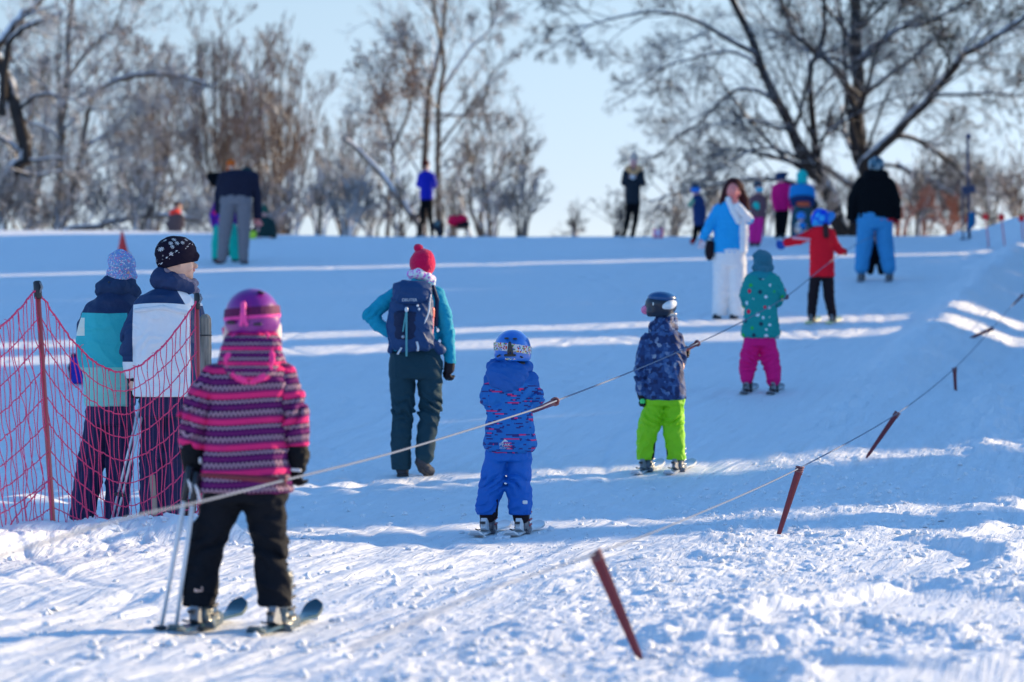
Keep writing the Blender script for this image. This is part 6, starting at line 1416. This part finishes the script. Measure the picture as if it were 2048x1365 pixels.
    simple(1603, 474, 'person in a round teal hat and blue jacket with a brown belt on the brow', JJ((1604, 356, 0), 10.5, (1604, 370, 0), [(1589, 380, 0), (1620, 380, 0)], [(1585, 396, 0), (1624, 396, 0)], [(1588, 414, -4), (1620, 414, -4)], [(1597, 420, 0), (1612, 420, 0)], [(1592, 446, 0), (1614, 446, 0)], [(1590, 470, 0), (1616, 470, 0)]),
           [('jacket', [('l', [(1604, 368, 0, 10, 8), (1604, 375, 0, 20, 11), (1604, 392, 0, 20, 12)], 2.), C((1588, 379, 0, 8.5), (1585, 396, 0, 7)), C((1621, 379, 0, 8.5), (1624, 396, 0, 7))], dk('royal_blue', 6, 90, 184), dict(cr=(.006, 9, 11))), ('jacket_band', [('l', [(1604, 390, 0, 20.5, 12.5), (1604, 404, 0, 19, 12)], 2.), C((1585, 394, 0, 7.5), (1587, 408, -3, 7)), C((1624, 394, 0, 7.5), (1621, 408, -3, 7))], dk('navy_band', 6, 30, 86), {}),
            ('belt', [('l', [(1607, 404, 0, 17, 12.5), (1607, 414, 0, 16, 12)], 2.)], dk('brown_belt', 104, 60, 56), {}), ('bobble_hat', [('e', (1604, 352, 0), (11.5, 12, 12)), C((1598, 362, -4, 6), (1610, 362, -4, 6))], dk('turquoise_knit', 6, 130, 166), {}),
            ('trousers', [C((1596, 418, 0, 11), (1590, 446, 0, 10), (1589, 472, 0, 8)), C((1612, 418, 0, 11), (1615, 446, 0, 9), (1617, 472, 0, 8))], dk('petrol_trousers', 14, 50, 80), dict(cr=(.007, 9, 12))), ('boot', [C((1589, 474, 0, 6), (1589, 475, 6, 6))], DRK, {}), ('boot', [C((1617, 474, 0, 6), (1617, 475, 6, 6))], DRK, {})], D=71.8)
    simple(1628, 476, 'dark clothed child crouching right behind the child in red, beside the tree foot', JJ((1626, 412, 0), 10, (1627, 424, 0), [(1615, 432, 0), (1639, 432, 0)], [(1612, 446, 0), (1643, 446, 0)], [(1614, 460, -4), (1640, 460, -4)], [(1620, 458, 0), (1634, 458, 0)], [(1615, 452, -10), (1638, 452, -10)], [(1617, 472, -2), (1637, 472, -2)]),
           [('snowsuit', [('l', [(1627, 422, 0, 9, 8), (1627, 430, 0, 15, 11), (1627, 450, 0, 18, 13), (1627, 472, 0, 19, 14)], 3.), C((1614, 432, 0, 7), (1611, 448, 0, 6)), C((1640, 432, 0, 7), (1644, 448, 0, 6))], bk, dict(cr=(.007, 9, 13))), ('helmet', [('e', (1626, 410, 0), (12, 12, 12))], hard('black_shell', (.008, .01, .016), .35), {})], D=72.8)
    simple(1600, 482, 'small crouching child in blue and navy at the feet of the teal hat', JJ((1602, 436, 0), 8, (1602, 446, 0), [(1594, 452, 0), (1610, 452, 0)], [(1591, 460, -3), (1612, 460, -3)], [(1594, 468, -6), (1610, 468, -6)], [(1598, 468, 0), (1606, 468, 0)], [(1596, 464, -7), (1608, 464, -7)], [(1596, 478, -1), (1608, 478, -1)]),
           [('snowsuit', [('l', [(1602, 444, 0, 7, 6), (1602, 452, 0, 11, 9), (1602, 478, 0, 13, 10)], 3.)], dots('blue_patch_suit', alb(6, 50, 110), [alb(10, 90, 190), alb(120, 150, 190), alb(4, 20, 50)], 8., .45), dict(cr=(.007, 9, 14))), ('helmet', [('e', (1602, 433, 0), (9, 9, 9))], hard('bright_blue_shell', alb(10, 90, 200), .35), {})], D=70.5)
brow()
# ================================================================== ropes, handles, net, small things
ROPE = NT('rope_fibre'); n_ = ROPE.noise(ROPE.pos(), 300., 2)[0]; ROPE.base(ROPE.mix(n_, (.09, .12, .19), (.15, .19, .28))); ROPE.rough(.8); ROPE = ROPE.m
HAND = hard('handle_red', (.15, .007, .020), .5, 0, .1, var=.3); HANDN = hard('handle_red_near', (.16, .005, .020), .5, 0, .1, var=.3); KNOT = cloth('knot_cord', (.22, .10, .11), .8)
def rope(name, pts, r, label):
    P = np.array([W(*q) for q in pts]); P = smooth_path(P, 90)
    b = P[len(P) // 2].copy(); V, Q = tube1(P - b, r, 8)
    o = mesh(name, V, Q, ROPE, None, loc=tuple(b)); tag(o, label, 'rope', 'ropes of the ski tow'); return P
UP = [(-1500, 1560, 6.0), (-330, 1215, 9.2), (219, 1046, 12.7), (400, 1004, 13.7), (565, 962, 14.95), (800, 902, 17.6), (1060, 822, 20.55), (1110, 803, 21.2), (1270, 741, 24.9), (1395, 687, 28.6), (1480, 646, 32.2), (1572, 594, 36.5), (1640, 540, 42.), (1690, 503, 48.), (1735, 478, 55.), (1800, 452, 66.), (1850, 440, 78.), (1900, 436, 88.)]
RET = [(700, 1300, 9.5), (960, 1188, 11.6), (1190, 1108, 14.0), (1380, 1035, 17.4), (1600, 936, 22.0), (1795, 827, 29.0), (1908, 738, 36.5), (1985, 657, 44.), (2044, 590, 51.), (2120, 520, 62.), (2180, 490, 75.)]
rope('tow_rope', UP, .0047, 'taut rope rising to the right past the skiers on the towing side')
rope('return_rope', RET, .0038, 'slack lower rope with hanging red handles running back down beside the trench')
def handle(a, b, D, label, mat=HAND, wd=.034, Db=None, knot=True, group='red bars of the tow rope'):
    A = W(a[0], a[1], D); B = W(b[0], b[1], Db or D)
    root = thing('tow_bar', label, 'tow bar', tuple(A), group)
    d = (B - A); L = np.linalg.norm(d); d /= L; s = norm(np.cross(d, [0, 1, 0.02])); n = np.cross(d, s)
    # flat tapered bar with a rounded tip
    tt = np.array([0, .02, .08, .5, .92, .97, 1.]); ww = np.array([.55, .9, 1.15, .95, .70, .5, .15]) * wd / 2; th = np.array([.012, .014, .014, .011, .009, .008, .004])
    V = [];
    for t_, w_, h_ in zip(tt, ww, th):
        for k in range(8):
            a_ = k * math.pi / 4 + math.pi / 8; V.append(d * L * t_ + s * w_ * 1.08 * math.cos(a_) + n * h_ * 1.08 * math.sin(a_))
    Q = [[i * 8 + k, i * 8 + (k + 1) % 8, i * 8 + 8 + (k + 1) % 8, i * 8 + 8 + k] for i in range(6) for k in range(8)] + [[3, 2, 1, 0], [5, 4, 3, 0], [7, 6, 5, 0]]
    mesh('grip', V, Q, mat, root, smooth=False)
    q = np.linspace(0, 1, 30)
    if knot:
        P = np.stack([d * L * (-.01 + .09 * q_) + s * .021 * math.cos(q_ * 19) + n * .018 * math.sin(q_ * 19) for q_ in q]); V, Q = tube1(P, .0055, 6); mesh('cord', V, Q, KNOT, root)
    return root
handle((1190, 1106), (1284, 1327), 14.0, 'nearest dangling red handle, blurred, at the lower middle of the picture', HANDN, .040)
handle((1600, 935), (1553, 1083), 21.9, 'red handle hanging from the lower rope above the churned snow, second nearest', wd=.036)
handle((1795, 826), (1732, 917), 29.0, 'tilted red handle hanging from the lower rope, third nearest', wd=.034)
handle((1909, 737), (1913, 821), 36.5, 'thin red handle hanging straight down from the lower rope, fourth nearest', wd=.030)
handle((1986, 657), (1918, 687), 44.0, 'red handle swinging almost level to the left of the lower rope', wd=.034)
handle((2046, 590), (2024, 612), 51.0, 'red handle cut off by the right edge of the picture', wd=.034)
handle((572, 962), (400, 950), 14.97, 'long red handle held across the hips of the striped jacket girl', HANDN, .026, Db=15.05)
handle((1112, 803), (1064, 824), 21.25, 'red handle held by the small child in blue', wd=.030, Db=21.9)
handle((1396, 686), (1362, 706), 28.65, 'red handle held by the child in lime trousers', wd=.030, Db=28.55)
handle((1573, 594), (1550, 606), 36.6, 'red handle held by the polka dot child', wd=.030, Db=36.2)

# ---- net on two leaning poles
NETR = cloth('net_cord', (.85, .06, .17), .6, .1); NETP = hard('pole_orange', (.50, .07, .07), .4, 0, .2)
def net_pole(top, bot, D, label, r=.015, Db=None):
    A = W(top[0], top[1], D); B = W(bot[0], bot[1], Db or D); root = thing('net_pole', label, 'pole', tuple(B), 'poles of the safety net'); A = A - B
    V, Q = tube1([(0, 0, -.15), A * .02, A * .96], [r, r, r * .95], 12); mesh('shaft', V, Q, NETP, root)
    V, Q = tube1([A * .93, A * .94, A * .995, A], [r * 1.25, r * 1.45, r * 1.45, r * .9], 12); mesh('cap', V, Q, DRK, root)
    V, Q = tube1([A * .955 + np.array([.012, -.012, 0]), A * .975 + np.array([.028, -.02, 0]), A * .995 + np.array([.018, -.015, 0])], .006, 6); mesh('hook', V, Q, GRY, root)
    return B
net_pole((74, 562), (108, 1080), 20.55, 'orange red net pole with a black cap leaning left, nearest the left edge')
net_pole((394, 586), (402, 1060), 21.5, 'orange red net pole with a black cap beside the wooden post', .012)
net_pole((-300, 600), (-280, 1130), 19.2, 'orange net pole standing just outside the left edge')
def net(p0, p1, rows0, rows1, sag, D0, D1, ncol, label, seed, stray=()):
    """rows0/rows1: heights (px) of the horizontal cords at both poles; sag: their drop in the middle"""
    rng = np.random.default_rng(seed); nr = len(rows0); u = np.linspace(0, 1, 60)
    def pt(uu, v):
        i = v * (nr - 1); a = np.interp(i, range(nr), rows0); b = np.interp(i, range(nr), rows1); s_ = np.interp(i, range(nr), sag)
        x0 = np.interp(i, range(nr), [q for q in p0]); x1 = np.interp(i, range(nr), [q for q in p1])
        sh = 1 - np.abs(2 * uu - 1) ** 1.75
        x = x0 + (x1 - x0) * uu; y = a + (b - a) * uu + s_ * sh
        D = D0 + (D1 - D0) * uu - .10 * sh
        return np.stack([(x - 1024) / F * D, D, (682.5 - y) / F * D], -1)
    parts = []
    for r in range(nr):
        P = pt(u, np.full_like(u, r / (nr - 1))); P += rng.normal(size=P.shape) * .0025
        parts.append(tube1(P, .0031 if r else .0052, 5))
        k = ncol if r else ncol * 1
        if r < nr - 1:       # knots
            for uu in np.linspace(.01, .99, k):
                c = pt(np.array([uu]), np.array([r / (nr - 1)]))[0]; w_ = .0056 if r else .009
                d_ = norm(rng.normal(size=3)) * w_
                parts.append(tube1([c - d_, c, c + d_], [.002, w_ * .62, .002], 5))
            if r == 0:
                for uu in np.linspace(.02, .98, ncol // 2):
                    c = pt(np.array([uu]), np.array([0.]))[0]; d_ = norm(rng.normal(size=3) + [0, 0, .4]) * .03
                    parts.append(tube1([c, c + d_ * .6 + [0, 0, .003], c + d_], [.002, .0018, .0012], 4))
    for c in range(ncol):
        uu = (c + .5) / ncol; v = np.linspace(0, 1, 46)
        ph = rng.random() * 6; am = .004 + .006 * rng.random()
        ux = uu + (am * np.sin(v * 17 + ph) + .5 * am * np.sin(v * 31 + ph * 2)) + .010 * rng.normal() * v
        parts.append(tube1(pt(np.clip(ux, 0, 1), v), .0025, 4))
    for st in stray:
        P = smooth_path(np.array([W(*q) for q in st]), 24) + rng.normal(size=(24, 3)) * .004; parts.append(tube1(P, .004, 5))
    V, Q = join(parts); b = V.mean(0); b[2] = V[:, 2].min()
    o = mesh('safety_net', V - b, Q, NETR, None, loc=tuple(b)); tag(o, label, 'net', 'safety netting')
net([76, 80, 84, 88, 92, 96, 100, 104, 107, 108], [394, 395, 396, 397, 398, 399, 400, 401, 402, 402], [578, 632, 684, 738, 792, 845, 900, 955, 1015, 1072], [600, 650, 700, 752, 805, 858, 910, 960, 1005, 1048],
    [155, 142, 137, 130, 122, 116, 108, 92, 48, -12], 20.55, 21.5, 34, 'sagging pink red net strung between the leaning pole and the wooden post', 3,
    stray=[[(404, 985, 21.4), (396, 1010, 21.4), (392, 1040, 21.4), (376, 1062, 21.4)], [(398, 1000, 21.4), (404, 1035, 21.4), (390, 1062, 21.3)], [(330, 1046, 21.2), (345, 1060, 21.1), (362, 1052, 21.1), (372, 1066, 21.1)]])
net([-300, -298, -296, -294, -292, -290, -288, -286, -284, -282], [74, 79, 83, 87, 91, 95, 99, 103, 106, 108], [618, 670, 722, 775, 830, 885, 940, 1000, 1060, 1120], [578, 632, 684, 738, 792, 845, 900, 955, 1015, 1072],
    [120, 125, 128, 125, 120, 112, 100, 84, 60, 20], 19.2, 20.55, 58, 'pink red net running from the leaning pole out past the left edge', 5,
    stray=[[(0, 1095, 20.1), (30, 1040, 20.2), (62, 1000, 20.3), (100, 960, 20.5)], [(-10, 1140, 19.8), (20, 1120, 19.9), (45, 1102, 20.)]])
# wooden post
D_ = 21.75; s_ = F / D_; b0 = W(414, 1062, D_); rt = thing('wooden_post', 'weathered round wooden post behind the second net pole', 'post', tuple(b0))
t_ = NT('weathered_wood'); p_ = t_.pos(); x_, y_, z_ = t_.sep(p_)[:3]; n_ = t_.noise(t_.comb(t_.math('MULTIPLY', x_, 60.), t_.math('MULTIPLY', y_, 60.), t_.math('MULTIPLY', z_, 4.)), 1., 4)[0]
t_.base(t_.ramp(n_, [(.25, (.05, .045, .04)), (.42, (.20, .18, .15)), (.65, (.34, .30, .25))])); t_.rough(.85); t_.bump(n_, .6, .01); wood_m = t_.m
f_ = Fig(414, 1062, 'wooden_post_tmp', 'x', 'x', D=D_); bpy.data.objects.remove(f_.root); f_.root = rt
f_.part('stake', [('c', [(411, 640, 0, 11.5), (413, 850, 0, 12), (414, 1070, 0, 12.5)])], wood_m, h=.006, cr=(.003, 14, 3, .5), cut=[('z', 1, 628)])
f_.tube('wire_band', [(411 + 12.6 * math.cos(q), 671, 12.6 * math.sin(q)) for q in np.linspace(0, 2 * np.pi, 24)], 1.1, DRK, 5)
# blue bag on the snow
f_ = Fig(156, 769, 'blue_bag', 'royal blue upright bag on the snow left of the person in teal', 'bag')
f_.part('bag_body', [('l', [(157, 708, 0, 13, 9), (156, 716, 0, 15, 10), (157, 740, 0, 15, 11), (158, 767, 0, 15, 11)], 3.)], cloth('royal_blue_canvas', alb(6, 28, 148), .6), h=.007, cr=(.006, 12, 4)); f_.part('bag_flap', [('l', [(156, 707, 0, 14, 10), (156, 716, 0, 15.5, 11)], 2.)], cloth('navy_flap', alb(12, 16, 60), .7), h=.007)
f_.part('strap', [C((141, 728, -4, 2.5), (139, 736, -4, 3), (142, 758, -4, 2.5))], cloth('dark_webbing', alb(20, 10, 50), .7), h=.006); f_.part('patch', [('e', (163, 727, -11), (3, 2, 7))], cloth('pale_badge', (0, 0, 0)), h=.006)
# cone
f_ = Fig(246, 512, 'traffic_cone', 'orange red cone on the slope above the speckled beanie', 'cone')
f_.part('cone_body', [('l', [(244, 463, 0, 2.2, 2.2), (246, 506, 0, 11, 11)], 1.)], hard('cone_red', alb(176, 34, 44), .5), h=.008); f_.part('cone_foot', [('b', (246, 508, 0), (15, 15, 2), 1)], hard('cone_red', (0, 0, 0)), h=.008)
# red discs on sticks
for k, (x, y, xb, yb, D, lab) in enumerate(((1971, 434, 1978, 486, 68., 'red disc on a thin stick, nearest the mast'), (2003, 435, 2010, 486, 68.5, 'red disc on a leaning stick in the snow mound, second from the mast'), (2043, 437, 2047, 480, 69., 'red disc on a stick at the right edge'))):
    f_ = Fig(xb, yb, 'marker_disc', lab, 'marker', D=D, group='red discs on sticks')
    f_.tube('stick', [(xb, yb + 12, 0), (x, y, 0)], 1.2, hard('stick_red', alb(130, 30, 60), .5), 6); f_.part('disc', [('c', [(x, y - 1.5, 0, 5.2), (x, y + 1.5, 0, 5.2)], .35), ('b', (x, y, 0), (6.2, 1.8, 5.8), 1.5)], hard('disc_red', alb(190, 0, 22), .5), h=.008)
# lift mast with blue pads
f_ = Fig(1937, 478, 'lift_mast', 'dark slender mast with blue pads standing among the reddish bushes', 'mast', D=72.)
mm = hard('mast_steel', alb(26, 44, 84), .5, .3)
f_.tube('upright', [(1939, 484, 0), (1937, 380, 0), (1935, 268, 0)], [3.2, 2.4], mm, 8); f_.tube('brace', [(1926, 482, -2), (1925, 400, -2), (1932, 375, 0)], 1.8, mm, 8); f_.part('cross_head', [('b', (1938, 380, 0), (13, 5, 8), 2, 10)], mm, h=.012, cr=(.01, 8, 2))
f_.part('pad', [C((1944, 430, -3, 7), (1943, 446, -3, 8), (1939, 456, -3, 5))], dk('blue_pad', 6, 66, 130), h=.012, cr=(.01, 9, 3)); f_.part('pulley', [('e', (1937, 273, 0), (5, 4, 6))], dk('blue_pad2', 14, 40, 96), h=.012); f_.part('foot_plate', [('b', (1936, 480, 0), (16, 10, 2.5), 1)], mm, h=.012)
# bags on a sledge next to the woman in cobalt
f_ = Fig(915, 477, 'sledge', 'wooden sledge with raised slats standing right of the woman in cobalt blue', 'sledge', D=78.)
wd_ = hard('sledge_wood', (.22, .12, .07), .6)
f_.part('deck', [('b', (918, 457, 0), (20, 16, 2), 1)], wd_, h=.012)
for x in (903, 931):
    f_.tube('runner', [(x, 472, 18), (x, 476, 8), (x, 477, -14), (x, 470, -22)], 1.6, wd_, 6, 14)
    for dy in (-10, 10): f_.tube('strut', [(x, 476, dy), (x, 457, dy)], 1.6, wd_, 6)
f_ = Fig(918, 455, 'duffel_bag', 'crimson and black bundle lying on the wooden sledge', 'bag', D=78.)
f_.part('bag_body', [('e', (908, 443, 0), (14, 12, 11), -12), ('e', (922, 441, 0), (14, 12, 10), 15)], dk('crimson_canvas', 120, 4, 62), h=.012, cr=(.012, 9, 5)); f_.part('black_end', [('e', (926, 449, -3), (14, 11, 8), 5), ('e', (913, 435, 0), (6, 6, 5))], BLK, h=.012, k=.01, cr=(.01, 9, 6))
f_ = Fig(884, 476, 'dark_rucksack', 'dark blue rucksack standing on the snow between the woman in cobalt and the sledge', 'backpack', D=78.3)
f_.part('bag_body', [('e', (877, 452, 0), (11, 9, 12)), ('e', (881, 462, 0), (8, 8, 11))], dk('ink_canvas', 8, 22, 44), h=.012, cr=(.01, 9, 7)); f_.part('pocket', [('e', (875, 448, -8), (6, 4, 6))], dk('steel_blue', 30, 70, 104), h=.012)
f_ = Fig(1316, 478, 'pink_backpack', 'tiny pink and lilac backpack standing alone on the brow', 'backpack', D=74.5)
f_.part('front_panel', [('l', [(1316, 460, -2, 7, 5), (1316, 474, -2, 7, 6)], 2.)], dk('lilac_panel', 150, 130, 190), h=.010)
for x in (1309, 1324): f_.part('side_pocket', [C((x, 459, 0, 3), (x, 474, 0, 3.5))], dk('pink_canvas', 180, 40, 120), h=.010)
f_.part('base', [('b', (1316, 475, 0), (10, 6, 3), 1.5)], dk('wine_canvas', 100, 6, 50), h=.010)

# ---- loose crumbs of snow thrown up along the rope line, the bank and the plates
def crumbs():
    rng = np.random.default_rng(77); n = 5200
    y = 12.3 + 17 * rng.random(n) ** 1.5; kind = rng.random(n)
    x = np.where(kind < .55, ret_x(y) - .2 + rng.normal(size=n) * .75, np.where(kind < .8, rng.uniform(-1.6, 2.4, n), up_x(y) + rng.normal(size=n) * 1.2))
    m = kind > .93; t = rng.random(n) * (len(RIDGE) - 1); ii = t.astype(int); rp = RIDGE[ii] + (RIDGE[np.minimum(ii + 1, len(RIDGE) - 1)] - RIDGE[ii]) * (t - ii)[:, None]
    x = np.where(m, rp[:, 0] + rng.normal(size=n) * .28, x); y = np.where(m, rp[:, 1] - .25 + rng.normal(size=n) * .35, y)
    keep = fbm(x * 2.2, y * 1.6, 2, 33) + .25 * rng.random(n) > .52; x, y = x[keep], y[keep]; n = len(x)
    r = .005 + .020 * rng.random(n) ** 3.5; z = H(x, y) + r * .25
    ph = (1 + 5 ** .5) / 2; I = norm(np.array([(-1, ph, 0), (1, ph, 0), (-1, -ph, 0), (1, -ph, 0), (0, -1, ph), (0, 1, ph), (0, -1, -ph), (0, 1, -ph), (ph, 0, -1), (ph, 0, 1), (-ph, 0, -1), (-ph, 0, 1)]))
    T = np.array([(0, 11, 5), (0, 5, 1), (0, 1, 7), (0, 7, 10), (0, 10, 11), (1, 5, 9), (5, 11, 4), (11, 10, 2), (10, 7, 6), (7, 1, 8), (3, 9, 4), (3, 4, 2), (3, 2, 6), (3, 6, 8), (3, 8, 9), (4, 9, 5), (2, 4, 11), (6, 2, 10), (8, 6, 7), (9, 8, 1)])
    V = I[None] * (1 + .35 * rng.normal(size=(n, 12, 1))) * r[:, None, None] * np.array([1, 1, .75]) + np.stack([x, y, z], 1)[:, None]
    b = np.array([x.mean(), y.mean(), z.min()])
    o = mesh('loose_snow', V.reshape(-1, 3) - b, [], bpy.data.materials['snow'], None, smooth=False, loc=tuple(b), tris=(T[None] + 12 * np.arange(n)[:, None, None]).reshape(-1, 3))
    tag(o, 'loose crumbs of broken snow scattered over the churned lane and bank', 'snow', kind='stuff')
crumbs()
